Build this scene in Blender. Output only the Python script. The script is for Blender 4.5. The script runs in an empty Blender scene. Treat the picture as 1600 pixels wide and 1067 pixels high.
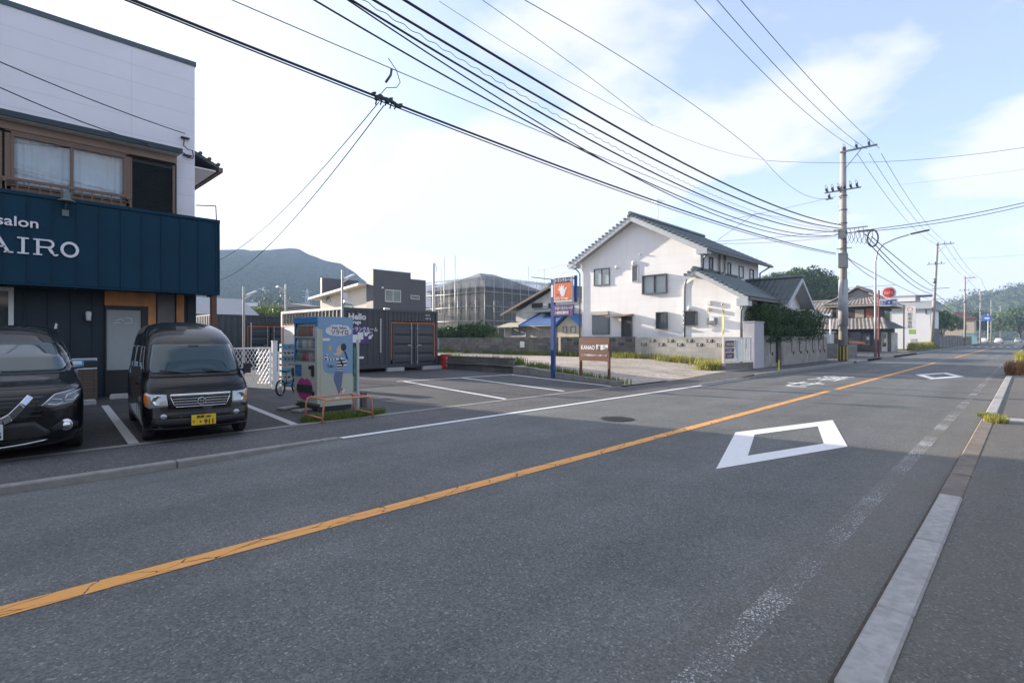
import bpy, math, random
import numpy as np
from mathutils import Vector, Matrix
R=math.radians
S=bpy.context.scene
COL=S.collection
# ---------------- camera, sky, sun, exposure
F=830.0; CH=1.5; TH=math.atan(806/F); CT=math.cos(TH); ST=math.sin(TH); HOR=528.0
cam=bpy.data.objects.new('camera',bpy.data.cameras.new('camera')); COL.objects.link(cam)
cam.location=(0,0,CH); cam.rotation_euler=(R(90),0,-(math.pi/2-TH))
cam.data.sensor_width=36; cam.data.lens=F/1600*36; cam.data.shift_y=-(533.5-HOR)/1600
cam.data.clip_start=.05; cam.data.clip_end=9000
S.camera=cam
SUN_EL=R(12.5); SUN_AZ=R(9.5)      # sun stands beyond the far kerb, a little towards -x
sd=Vector((-math.sin(SUN_AZ)*math.cos(SUN_EL),math.cos(SUN_AZ)*math.cos(SUN_EL),math.sin(SUN_EL)))
W=bpy.data.worlds.new('World'); S.world=W; W.use_nodes=True
nt=W.node_tree; nt.nodes.clear()
def N(t,typ,**k):
    n=t.nodes.new(typ)
    for a,b in k.items(): setattr(n,a,b)
    return n
def L(t,a,b): t.links.new(a,b)
out=N(nt,'ShaderNodeOutputWorld'); bg=N(nt,'ShaderNodeBackground'); sky=N(nt,'ShaderNodeTexSky')
sky.sky_type='NISHITA'; sky.sun_disc=False; sky.sun_elevation=SUN_EL; sky.sun_rotation=-SUN_AZ
sky.air_density=1.0; sky.dust_density=1.2; sky.ozone_density=3.0; sky.altitude=50
bg.inputs[1].default_value=.15
tc=N(nt,'ShaderNodeTexCoord'); sep=N(nt,'ShaderNodeSeparateXYZ'); L(nt,tc.outputs['Generated'],sep.inputs[0])
zz=N(nt,'ShaderNodeMath',operation='ADD'); L(nt,sep.outputs[2],zz.inputs[0]); zz.inputs[1].default_value=.16
dx=N(nt,'ShaderNodeMath',operation='DIVIDE'); L(nt,sep.outputs[0],dx.inputs[0]); L(nt,zz.outputs[0],dx.inputs[1])
dy=N(nt,'ShaderNodeMath',operation='DIVIDE'); L(nt,sep.outputs[1],dy.inputs[0]); L(nt,zz.outputs[0],dy.inputs[1])
cb=N(nt,'ShaderNodeCombineXYZ'); cb.inputs[2].default_value=7.7; L(nt,dx.outputs[0],cb.inputs[0]); L(nt,dy.outputs[0],cb.inputs[1])
cn=N(nt,'ShaderNodeTexNoise'); L(nt,cb.outputs[0],cn.inputs['Vector'])
cn.inputs['Scale'].default_value=.9; cn.inputs['Detail'].default_value=9; cn.inputs['Roughness'].default_value=.5; cn.inputs['Distortion'].default_value=.25
cr=N(nt,'ShaderNodeMapRange',interpolation_type='SMOOTHSTEP'); L(nt,cn.outputs[0],cr.inputs[0])
cr.inputs[1].default_value=.445; cr.inputs[2].default_value=.56; cr.inputs[3].default_value=.0; cr.inputs[4].default_value=1.0
# thin veil that thickens towards the sun
dt=N(nt,'ShaderNodeVectorMath',operation='DOT_PRODUCT'); L(nt,tc.outputs['Generated'],dt.inputs[0]); dt.inputs[1].default_value=Vector((-.42,.88,.2)).normalized()
vr=N(nt,'ShaderNodeMapRange',interpolation_type='SMOOTHSTEP'); L(nt,dt.outputs['Value'],vr.inputs[0])
vr.inputs[1].default_value=.3; vr.inputs[2].default_value=.95; vr.inputs[3].default_value=.30; vr.inputs[4].default_value=.96
mx0=N(nt,'ShaderNodeMath',operation='MAXIMUM'); L(nt,cr.outputs[0],mx0.inputs[0]); L(nt,vr.outputs[0],mx0.inputs[1])
mixc=N(nt,'ShaderNodeMix',data_type='RGBA'); hv=N(nt,'ShaderNodeMapRange',interpolation_type='SMOOTHSTEP'); L(nt,sep.outputs[2],hv.inputs[0]); hv.inputs[1].default_value=.50; hv.inputs[2].default_value=.0; hv.inputs[3].default_value=0; hv.inputs[4].default_value=.78
mx1=N(nt,'ShaderNodeMath',operation='MAXIMUM'); L(nt,mx0.outputs[0],mx1.inputs[0]); L(nt,hv.outputs[0],mx1.inputs[1]); L(nt,mx1.outputs[0],mixc.inputs[0]); tn=N(nt,'ShaderNodeVectorMath',operation='MULTIPLY'); L(nt,sky.outputs[0],tn.inputs[0]); tn.inputs[1].default_value=(1.06,.95,1.0); L(nt,tn.outputs[0],mixc.inputs[6]); ccm=N(nt,'ShaderNodeMix',data_type='RGBA'); L(nt,vr.outputs[0],ccm.inputs[0]); ccm.inputs[6].default_value=(2.16,2.18,2.38,1); ccm.inputs[7].default_value=(2.75,2.85,3.15,1); L(nt,ccm.outputs[2],mixc.inputs[7])
L(nt,mixc.outputs[2],bg.inputs[0]); L(nt,bg.outputs[0],out.inputs[0])
sl=bpy.data.lights.new('sun','SUN'); sl.energy=5.0; sl.angle=R(.5); sl.color=(1,.88,.75)
so=bpy.data.objects.new('sun',sl); COL.objects.link(so); so.rotation_euler=(-sd).to_track_quat('-Z','Y').to_euler()
S.view_settings.view_transform='Standard'; S.view_settings.look='None'; S.view_settings.gamma=1
S.view_settings.exposure=1.55
S.render.engine='CYCLES'
# ---------------- measuring helpers: u (x) runs along the road, v (y) across it
def ray(x,y):
    X=(x-800)/F; return (X*ST+CT,-X*CT+ST,-(y-HOR)/F)
def G(x,y,z=0):
    r=ray(x,y); t=(z-CH)/r[2]; return Vector((r[0]*t,r[1]*t,z))
def Vp(x,y,v):
    r=ray(x,y); t=v/r[1]; return (r[0]*t,CH+r[2]*t)
def Up(x,y,u):
    r=ray(x,y); t=u/r[0]; return (r[1]*t,CH+r[2]*t)
def Dp(x,y,Z):
    r=ray(x,y); return Vector((r[0]*Z,r[1]*Z,CH+r[2]*Z))
# ---------------- object helpers
def thing(name,label,cat,loc=(0,0,0),rz=0,group=None):
    o=bpy.data.objects.new(name,None); COL.objects.link(o); o.location=loc; o.rotation_euler=(0,0,rz)
    o.empty_display_size=.2
    return tag(o,label,cat,group)
def tag(o,label,cat,group=None,kind=None):
    o['label']=label; o['category']=cat
    if group: o['group']=group
    if kind: o['kind']=kind
    return o
def dup(root,loc=None,rz=None,label=None):
    c=root.copy(); COL.objects.link(c)
    if loc is not None: c.location=loc
    if rz is not None: c.rotation_euler=(0,0,rz)
    if label: c['label']=label
    for ch in list(root.children):
        d=ch.copy(); COL.objects.link(d); d.parent=c
        for g in list(ch.children):
            e=g.copy(); COL.objects.link(e); e.parent=d
    return c
class MB:
    def __init__(s): s.v=[]; s.f=[]; s.sm=[]; s.mi=[]; s.cm=0
    def add(s,vs,fs,smooth=False):
        b=len(s.v); s.v.extend([tuple(p) for p in vs])
        for f in fs: s.f.append(tuple(b+i for i in f)); s.sm.append(smooth); s.mi.append(s.cm)
        return s
    def quad(s,*p): return s.add(p,[tuple(range(len(p)))])
    def box(s,x0,x1,y0,y1,z0,z1):
        vs=[(x,y,z) for x in (x0,x1) for y in (y0,y1) for z in (z0,z1)]
        return s.add(vs,[(0,1,3,2),(4,6,7,5),(0,4,5,1),(2,3,7,6),(0,2,6,4),(1,5,7,3)])
    def obox(s,c,ax,ay,az,hx,hy,hz):
        c=Vector(c); ax=Vector(ax).normalized()*hx; ay=Vector(ay).normalized()*hy; az=Vector(az).normalized()*hz
        vs=[c+ax*i+ay*j+az*k for i in (-1,1) for j in (-1,1) for k in (-1,1)]
        return s.add(vs,[(0,1,3,2),(4,6,7,5),(0,4,5,1),(2,3,7,6),(0,2,6,4),(1,5,7,3)])
    def bar(s,p,q,w,h,up=(0,0,1)):
        p=Vector(p);q=Vector(q);d=q-p;up=Vector(up)
        sx=d.cross(up)
        if sx.length<1e-5: sx=Vector((1,0,0))
        sx.normalize(); uu=sx.cross(d).normalized()
        return s.obox((p+q)/2,d,sx,uu,d.length/2,w/2,h/2)
    def cyl(s,p,q,r0,r1=None,n=12,caps=True,smooth=True):
        if r1 is None: r1=r0
        p=Vector(p);q=Vector(q);d=(q-p).normalized()
        a=d.orthogonal().normalized(); b=d.cross(a)
        vs=[]
        for c,r in ((p,r0),(q,r1)):
            for i in range(n):
                t=2*math.pi*i/n; vs.append(c+a*math.cos(t)*r+b*math.sin(t)*r)
        s.add(vs,[(i,(i+1)%n,n+(i+1)%n,n+i) for i in range(n)],smooth)
        if caps: s.add(vs[:n],[tuple(reversed(range(n)))]); s.add(vs[n:],[tuple(range(n))])
        return s
    def tube(s,pts,r,n=6,smooth=True):
        pts=[Vector(p) for p in pts]; m=len(pts); rs=r if isinstance(r,(list,tuple)) else [r]*m
        vs=[]; a=None
        for i,p in enumerate(pts):
            d=(pts[min(i+1,m-1)]-pts[max(i-1,0)]).normalized()
            if a is None: a=d.orthogonal().normalized()
            else:
                a=(a-d*a.dot(d)); a=a.normalized() if a.length>1e-6 else d.orthogonal().normalized()
            b=d.cross(a)
            for k in range(n):
                t=2*math.pi*k/n; vs.append(p+(a*math.cos(t)+b*math.sin(t))*rs[i])
        fs=[(i*n+k,i*n+(k+1)%n,(i+1)*n+(k+1)%n,(i+1)*n+k) for i in range(m-1) for k in range(n)]
        fs.append(tuple(reversed(range(n)))); fs.append(tuple((m-1)*n+k for k in range(n)))
        return s.add(vs,fs,smooth)
    def prism(s,pts,a,b,axis='z'):
        def mk(p,t): return {'z':(p[0],p[1],t),'y':(p[0],t,p[1]),'x':(t,p[0],p[1])}[axis]
        n=len(pts); vs=[mk(p,a) for p in pts]+[mk(p,b) for p in pts]
        return s.add(vs,[tuple(range(n)),tuple(reversed(range(n,2*n)))]+[(i,n+i,n+(i+1)%n,(i+1)%n) for i in range(n)])
    def grid(s,fn,nu,nv,smooth=True,wrap=False):
        vs=[fn(i/nu,j/nv) for i in range(nu+1) for j in range(nv+1)]
        return s.add(vs,[(i*(nv+1)+j,(i+1)*(nv+1)+j,(i+1)*(nv+1)+j+1,i*(nv+1)+j+1) for i in range(nu) for j in range(nv)],smooth)
    def lathe(s,prof,c=(0,0,0),n=20,axis='z',smooth=True):
        c=Vector(c); vs=[]
        for r,h in prof:
            for i in range(n):
                t=2*math.pi*i/n; a,b=r*math.cos(t),r*math.sin(t)
                vs.append(c+Vector({'z':(a,b,h),'x':(h,a,b),'y':(a,h,b)}[axis]))
        m=len(prof)
        return s.add(vs,[(j*n+i,j*n+(i+1)%n,(j+1)*n+(i+1)%n,(j+1)*n+i) for j in range(m-1) for i in range(n)],smooth)
    def build(s,name,mat,parent=None,bevel=0,seg=1,fix=True):
        me=bpy.data.meshes.new(name); me.from_pydata(s.v,[],s.f)
        for m in (mat if isinstance(mat,(list,tuple)) else [mat]): me.materials.append(m)
        me.polygons.foreach_set('use_smooth',s.sm); me.polygons.foreach_set('material_index',s.mi)
        me.update()
        if fix:
            import bmesh
            bm=bmesh.new(); bm.from_mesh(me); bmesh.ops.recalc_face_normals(bm,faces=bm.faces); bm.to_mesh(me); bm.free()
        o=bpy.data.objects.new(name,me); COL.objects.link(o)
        if parent: o.parent=parent
        if bevel:
            b=o.modifiers.new('b','BEVEL'); b.width=bevel; b.segments=seg; b.limit_method='ANGLE'; b.angle_limit=R(40)
        return o
def struct(o,kind='structure'): o['kind']=kind; return o
def text(s,size,mat,parent,loc,xd=(1,0,0),ud=(0,0,1),ext=.003,align='LEFT',sx=1.0,bold=0,name='lettering'):
    cu=bpy.data.curves.new('txt','FONT'); cu.body=s; cu.size=size; cu.extrude=ext; cu.align_x=align; cu.offset=bold; cu.resolution_u=3
    o=bpy.data.objects.new('txt',cu); COL.objects.link(o)
    dg=bpy.context.evaluated_depsgraph_get(); dg.update()
    me=bpy.data.meshes.new_from_object(o.evaluated_get(dg)); bpy.data.objects.remove(o)
    me.name=name; me.materials.clear(); me.materials.append(mat)
    t=bpy.data.objects.new(name,me); COL.objects.link(t)
    x=Vector(xd).normalized(); u=Vector(ud).normalized(); n=x.cross(u)
    m=Matrix(((x[0]*sx,u[0],n[0],loc[0]),(x[1]*sx,u[1],n[1],loc[1]),(x[2]*sx,u[2],n[2],loc[2]),(0,0,0,1)))
    me.transform(m)
    if parent: t.parent=parent
    return t
# ---------------- materials
MATS={}
def M(name,col,rough=.6,metal=0,var=.08,scale=4,bump=0,bscale=60,spec=.5,coat=0,dirt=0,dcol=(.12,.10,.08),streak=False,grad=False):
    if name in MATS: return MATS[name]
    m=bpy.data.materials.new(name); m.use_nodes=True; t=m.node_tree; b=t.nodes['Principled BSDF']
    b.inputs['Roughness'].default_value=rough; b.inputs['Metallic'].default_value=metal
    b.inputs['Specular IOR Level'].default_value=spec; b.inputs['Coat Weight'].default_value=coat; b.inputs['Coat Roughness'].default_value=.04
    c=N(t,'ShaderNodeTexCoord'); n=N(t,'ShaderNodeTexNoise'); L(t,c.outputs['Object'],n.inputs['Vector'])
    n.inputs['Scale'].default_value=scale; n.inputs['Detail'].default_value=6; n.inputs['Roughness'].default_value=.6
    r=N(t,'ShaderNodeMapRange'); L(t,n.outputs[0],r.inputs[0]); r.inputs[1].default_value=.3; r.inputs[2].default_value=.7
    r.inputs[3].default_value=1-var; r.inputs[4].default_value=1+var
    h=N(t,'ShaderNodeVectorMath',operation='SCALE'); h.inputs[0].default_value=col[:3]; L(t,r.outputs[0],h.inputs['Scale'])
    o=h.outputs[0]
    if dirt:
        mp=N(t,'ShaderNodeMapping'); L(t,c.outputs['Object'],mp.inputs[0])
        mp.inputs['Scale'].default_value=(3,3,.35) if streak else (1,1,1)
        n2=N(t,'ShaderNodeTexNoise'); L(t,mp.outputs[0],n2.inputs['Vector']); n2.inputs['Scale'].default_value=1.7 if streak else 1.3; n2.inputs['Detail'].default_value=8; n2.inputs['Roughness'].default_value=.65
        r2=N(t,'ShaderNodeMapRange'); L(t,n2.outputs[0],r2.inputs[0]); r2.inputs[1].default_value=.45; r2.inputs[2].default_value=.75; r2.inputs[3].default_value=0; r2.inputs[4].default_value=dirt
        mx=N(t,'ShaderNodeMix',data_type='RGBA'); L(t,r2.outputs[0],mx.inputs[0]); L(t,o,mx.inputs[6]); mx.inputs[7].default_value=(*dcol,1); o=mx.outputs[2]
    L(t,o,b.inputs['Base Color'])
    if bump:
        n3=N(t,'ShaderNodeTexNoise'); L(t,c.outputs['Object'],n3.inputs['Vector']); n3.inputs['Scale'].default_value=bscale; n3.inputs['Detail'].default_value=4
        bp=N(t,'ShaderNodeBump'); L(t,n3.outputs[0],bp.inputs['Height']); bp.inputs['Strength'].default_value=bump; bp.inputs['Distance'].default_value=.01
        L(t,bp.outputs[0],b.inputs['Normal'])
    MATS[name]=m; return m
def asph_nodes(t,base,tint=(1,1,1.06),speck=1.0):
    """returns colour socket, height socket of an asphalt surface in world metres"""
    c=N(t,'ShaderNodeTexCoord')
    v=N(t,'ShaderNodeTexVoronoi'); L(t,c.outputs['Object'],v.inputs['Vector']); v.inputs['Scale'].default_value=90
    s=N(t,'ShaderNodeSeparateColor'); L(t,v.outputs['Color'],s.inputs[0])
    st=N(t,'ShaderNodeMapRange'); L(t,s.outputs[0],st.inputs[0]); st.inputs[1].default_value=0; st.inputs[2].default_value=1; st.inputs[3].default_value=.62; st.inputs[4].default_value=1.25
    gt=N(t,'ShaderNodeMath',operation='GREATER_THAN'); L(t,s.outputs[1],gt.inputs[0]); gt.inputs[1].default_value=.955
    gm=N(t,'ShaderNodeMath',operation='MULTIPLY'); L(t,gt.outputs[0],gm.inputs[0]); gm.inputs[1].default_value=1.9*speck
    n=N(t,'ShaderNodeTexNoise'); L(t,c.outputs['Object'],n.inputs['Vector']); n.inputs['Scale'].default_value=.9; n.inputs['Detail'].default_value=9; n.inputs['Roughness'].default_value=.68
    nr=N(t,'ShaderNodeMapRange'); L(t,n.outputs[0],nr.inputs[0]); nr.inputs[1].default_value=.3; nr.inputs[2].default_value=.7; nr.inputs[3].default_value=.84; nr.inputs[4].default_value=1.16
    mp=N(t,'ShaderNodeMapping'); L(t,c.outputs['Object'],mp.inputs[0]); mp.inputs['Scale'].default_value=(.06,1.1,1)
    nw=N(t,'ShaderNodeTexNoise'); L(t,mp.outputs[0],nw.inputs['Vector']); nw.inputs['Scale'].default_value=1.0; nw.inputs['Detail'].default_value=3
    wr=N(t,'ShaderNodeMapRange'); L(t,nw.outputs[0],wr.inputs[0]); wr.inputs[1].default_value=.3; wr.inputs[2].default_value=.7; wr.inputs[3].default_value=.82; wr.inputs[4].default_value=1.15
    a=N(t,'ShaderNodeMath',operation='ADD'); L(t,st.outputs[0],a.inputs[0]); L(t,gm.outputs[0],a.inputs[1])
    b=N(t,'ShaderNodeMath',operation='MULTIPLY'); L(t,a.outputs[0],b.inputs[0]); L(t,nr.outputs[0],b.inputs[1])
    d=N(t,'ShaderNodeMath',operation='MULTIPLY'); L(t,b.outputs[0],d.inputs[0]); L(t,wr.outputs[0],d.inputs[1])
    h=N(t,'ShaderNodeVectorMath',operation='SCALE'); h.inputs[0].default_value=[base*k for k in tint]; L(t,d.outputs[0],h.inputs['Scale'])
    return h.outputs[0],v.outputs['Distance'],c
def asphalt(name,base,tint=(1,1,1.06),crack=0,speck=1.0,edge=None):
    m=bpy.data.materials.new(name); m.use_nodes=True; t=m.node_tree; b=t.nodes['Principled BSDF']
    col,hgt,c=asph_nodes(t,base,tint,speck)
    if crack:
        nz=N(t,'ShaderNodeTexNoise'); L(t,c.outputs['Object'],nz.inputs['Vector']); nz.inputs['Scale'].default_value=3; nz.inputs['Detail'].default_value=5
        va=N(t,'ShaderNodeVectorMath',operation='MULTIPLY_ADD'); L(t,nz.outputs['Color'],va.inputs[0]); va.inputs[1].default_value=(.5,.5,0); L(t,c.outputs['Object'],va.inputs[2])
        vo=N(t,'ShaderNodeTexVoronoi',feature='DISTANCE_TO_EDGE'); L(t,va.outputs[0],vo.inputs['Vector']); vo.inputs['Scale'].default_value=.28
        mr=N(t,'ShaderNodeMapRange'); L(t,vo.outputs[0],mr.inputs[0]); mr.inputs[1].default_value=.0; mr.inputs[2].default_value=.006; mr.inputs[3].default_value=1-crack; mr.inputs[4].default_value=1
        sc=N(t,'ShaderNodeVectorMath',operation='SCALE'); L(t,col,sc.inputs[0]); L(t,mr.outputs[0],sc.inputs['Scale']); col=sc.outputs[0]
    if edge:
        sy=N(t,'ShaderNodeSeparateXYZ'); L(t,c.outputs['Object'],sy.inputs[0]); me_=N(t,'ShaderNodeMapRange',interpolation_type='SMOOTHSTEP'); L(t,sy.outputs[1],me_.inputs[0]); me_.inputs[1].default_value=edge[1]; me_.inputs[2].default_value=edge[0]; me_.inputs[3].default_value=0; me_.inputs[4].default_value=1
        ne=N(t,'ShaderNodeTexNoise'); L(t,c.outputs['Object'],ne.inputs['Vector']); ne.inputs['Scale'].default_value=.8; ne.inputs['Detail'].default_value=9; ne.inputs['Roughness'].default_value=.72; re=N(t,'ShaderNodeMapRange'); L(t,ne.outputs[0],re.inputs[0]); re.inputs[1].default_value=.32; re.inputs[2].default_value=.68; re.inputs[4].default_value=.75
        mm=N(t,'ShaderNodeMath',operation='MULTIPLY'); L(t,me_.outputs[0],mm.inputs[0]); L(t,re.outputs[0],mm.inputs[1])
        mxe=N(t,'ShaderNodeMix',data_type='RGBA'); L(t,mm.outputs[0],mxe.inputs[0]); L(t,col,mxe.inputs[6]); mxe.inputs[7].default_value=(.17,.145,.115,1); col=mxe.outputs[2]
    L(t,col,b.inputs['Base Color']); b.inputs['Roughness'].default_value=.82; b.inputs['Specular IOR Level'].default_value=.35
    bp=N(t,'ShaderNodeBump'); L(t,hgt,bp.inputs['Height']); bp.inputs['Strength'].default_value=.55; bp.inputs['Distance'].default_value=.006; L(t,bp.outputs[0],b.inputs['Normal'])
    return m
def roadpaint(name,col,base,wear,wscale=14,crack=0,edge=None):
    """paint worn down to the asphalt beneath"""
    m=bpy.data.materials.new(name); m.use_nodes=True; t=m.node_tree; b=t.nodes['Principled BSDF']
    ac,hgt,c=asph_nodes(t,base,(1.01,1,.99),.4)
    n=N(t,'ShaderNodeTexNoise'); L(t,c.outputs['Object'],n.inputs['Vector']); n.inputs['Scale'].default_value=wscale; n.inputs['Detail'].default_value=8; n.inputs['Roughness'].default_value=.75
    n2=N(t,'ShaderNodeTexNoise'); L(t,c.outputs['Object'],n2.inputs['Vector']); n2.inputs['Scale'].default_value=1.1; n2.inputs['Detail'].default_value=3
    ad=N(t,'ShaderNodeMath',operation='MULTIPLY_ADD'); L(t,n2.outputs[0],ad.inputs[0]); ad.inputs[1].default_value=.35; L(t,n.outputs[0],ad.inputs[2])
    r=N(t,'ShaderNodeMapRange'); L(t,ad.outputs[0],r.inputs[0]); r.inputs[1].default_value=wear; r.inputs[2].default_value=wear+.05; 
    fac=r.outputs[0]
    if crack:
        nz=N(t,'ShaderNodeTexNoise'); L(t,c.outputs['Object'],nz.inputs['Vector']); nz.inputs['Scale'].default_value=9; nz.inputs['Detail'].default_value=4
        mpp=N(t,'ShaderNodeMapping'); L(t,c.outputs['Object'],mpp.inputs[0]); mpp.inputs['Scale'].default_value=(1,2.6,1)
        va=N(t,'ShaderNodeVectorMath',operation='MULTIPLY_ADD'); L(t,nz.outputs['Color'],va.inputs[0]); va.inputs[1].default_value=(.16,.16,0); L(t,mpp.outputs[0],va.inputs[2])
        vo=N(t,'ShaderNodeTexVoronoi',feature='DISTANCE_TO_EDGE'); L(t,va.outputs[0],vo.inputs['Vector']); vo.inputs['Scale'].default_value=2.6
        mr=N(t,'ShaderNodeMapRange'); L(t,vo.outputs[0],mr.inputs[0]); mr.inputs[1].default_value=.008; mr.inputs[2].default_value=.016
        mu=N(t,'ShaderNodeMath',operation='MULTIPLY'); L(t,mr.outputs[0],mu.inputs[0]); L(t,fac,mu.inputs[1]); fac=mu.outputs[0]
    nv=N(t,'ShaderNodeMapRange'); L(t,n.outputs[0],nv.inputs[0]); nv.inputs[3].default_value=.85; nv.inputs[4].default_value=1.12
    pc=N(t,'ShaderNodeVectorMath',operation='SCALE'); pc.inputs[0].default_value=col; L(t,nv.outputs[0],pc.inputs['Scale'])
    L(t,pc.outputs[0],b.inputs['Base Color']); tr=N(t,'ShaderNodeBsdfTransparent'); ms=N(t,'ShaderNodeMixShader'); L(t,fac,ms.inputs[0]); L(t,tr.outputs[0],ms.inputs[1]); L(t,b.outputs[0],ms.inputs[2]); L(t,ms.outputs[0],t.nodes['Material Output'].inputs[0])
    b.inputs['Roughness'].default_value=.7
    bp=N(t,'ShaderNodeBump'); L(t,hgt,bp.inputs['Height']); bp.inputs['Strength'].default_value=.25; bp.inputs['Distance'].default_value=.005; L(t,bp.outputs[0],b.inputs['Normal'])
    return m
def leafmat(name,c1,c2,trans=.25,sc=1.2):
    m=bpy.data.materials.new(name); m.use_nodes=True; t=m.node_tree; b=t.nodes['Principled BSDF']; o=t.nodes['Material Output']
    g=N(t,'ShaderNodeNewGeometry'); c=N(t,'ShaderNodeTexCoord'); n=N(t,'ShaderNodeTexNoise'); L(t,c.outputs['Object'],n.inputs['Vector']); n.inputs['Scale'].default_value=sc; n.inputs['Detail'].default_value=3
    a=N(t,'ShaderNodeMath',operation='MULTIPLY_ADD'); L(t,g.outputs['Random Per Island'],a.inputs[0]); a.inputs[1].default_value=.55
    s=N(t,'ShaderNodeMath',operation='MULTIPLY_ADD'); L(t,n.outputs[0],s.inputs[0]); s.inputs[1].default_value=1.4; s.inputs[2].default_value=-.45; L(t,s.outputs[0],a.inputs[2])
    mx=N(t,'ShaderNodeMix',data_type='RGBA'); mx.clamp_factor=True; L(t,a.outputs[0],mx.inputs[0]); mx.inputs[6].default_value=(*c1,1); mx.inputs[7].default_value=(*c2,1)
    L(t,mx.outputs[2],b.inputs['Base Color']); b.inputs['Roughness'].default_value=.55; b.inputs['Specular IOR Level'].default_value=.3
    tr=N(t,'ShaderNodeBsdfTranslucent'); L(t,mx.outputs[2],tr.inputs[0]); ms=N(t,'ShaderNodeMixShader'); ms.inputs[0].default_value=trans
    L(t,b.outputs[0],ms.inputs[1]); L(t,tr.outputs[0],ms.inputs[2]); L(t,ms.outputs[0],o.inputs[0])
    return m
def glassmat(name,col=(.03,.04,.05),rough=.05,spec=1.0):
    return M(name,col,rough,0,.02,2,spec=spec,coat=.6)
def siding(name,col,px=3.03,pz=.455,line=.65,var=.04,rough=.6,ax=0,thin=.004,dirt=.0):
    """panels with shallow joints; ax 0 = wall runs along x, 1 = along y"""
    m=bpy.data.materials.new(name); m.use_nodes=True; t=m.node_tree; b=t.nodes['Principled BSDF']
    c=N(t,'ShaderNodeTexCoord'); s=N(t,'ShaderNodeSeparateXYZ'); L(t,c.outputs['Object'],s.inputs[0])
    def joint(sock,per,w):
        d=N(t,'ShaderNodeMath',operation='DIVIDE'); L(t,sock,d.inputs[0]); d.inputs[1].default_value=per
        fr=N(t,'ShaderNodeMath',operation='FRACT'); L(t,d.outputs[0],fr.inputs[0])
        g=N(t,'ShaderNodeMath',operation='LESS_THAN'); L(t,fr.outputs[0],g.inputs[0]); g.inputs[1].default_value=w/per
        return g.outputs[0]
    j=joint(s.outputs[2],pz,thin*2.5)
    if px:
        k=joint(s.outputs[ax],px,thin*2.5); mm=N(t,'ShaderNodeMath',operation='MAXIMUM'); L(t,j,mm.inputs[0]); L(t,k,mm.inputs[1]); j=mm.outputs[0]
    n=N(t,'ShaderNodeTexNoise'); L(t,c.outputs['Object'],n.inputs['Vector']); n.inputs['Scale'].default_value=.8; n.inputs['Detail'].default_value=7; n.inputs['Roughness'].default_value=.62
    r=N(t,'ShaderNodeMapRange'); L(t,n.outputs[0],r.inputs[0]); r.inputs[1].default_value=.3; r.inputs[2].default_value=.7; r.inputs[3].default_value=1-var; r.inputs[4].default_value=1+var
    h=N(t,'ShaderNodeVectorMath',operation='SCALE'); h.inputs[0].default_value=col; L(t,r.outputs[0],h.inputs['Scale'])
    o=h.outputs[0]
    if dirt:
        mp=N(t,'ShaderNodeMapping'); L(t,c.outputs['Object'],mp.inputs[0]); mp.inputs['Scale'].default_value=(2.5,2.5,.3)
        n2=N(t,'ShaderNodeTexNoise'); L(t,mp.outputs[0],n2.inputs['Vector']); n2.inputs['Scale'].default_value=1.5; n2.inputs['Detail'].default_value=8
        r2=N(t,'ShaderNodeMapRange'); L(t,n2.outputs[0],r2.inputs[0]); r2.inputs[1].default_value=.5; r2.inputs[2].default_value=.8; r2.inputs[4].default_value=dirt
        mxd=N(t,'ShaderNodeMix',data_type='RGBA'); L(t,r2.outputs[0],mxd.inputs[0]); L(t,o,mxd.inputs[6]); mxd.inputs[7].default_value=(.22,.2,.18,1); o=mxd.outputs[2]
    mx=N(t,'ShaderNodeMix',data_type='RGBA'); L(t,j,mx.inputs[0]); L(t,o,mx.inputs[6]); mx.inputs[7].default_value=(*[k*line for k in col],1)
    L(t,mx.outputs[2],b.inputs['Base Color']); b.inputs['Roughness'].default_value=rough
    inv=N(t,'ShaderNodeMath',operation='SUBTRACT'); inv.inputs[0].default_value=1; L(t,j,inv.inputs[1])
    bp=N(t,'ShaderNodeBump'); L(t,inv.outputs[0],bp.inputs['Height']); bp.inputs['Strength'].default_value=.5; bp.inputs['Distance'].default_value=.006; L(t,bp.outputs[0],b.inputs['Normal'])
    return m
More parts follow.
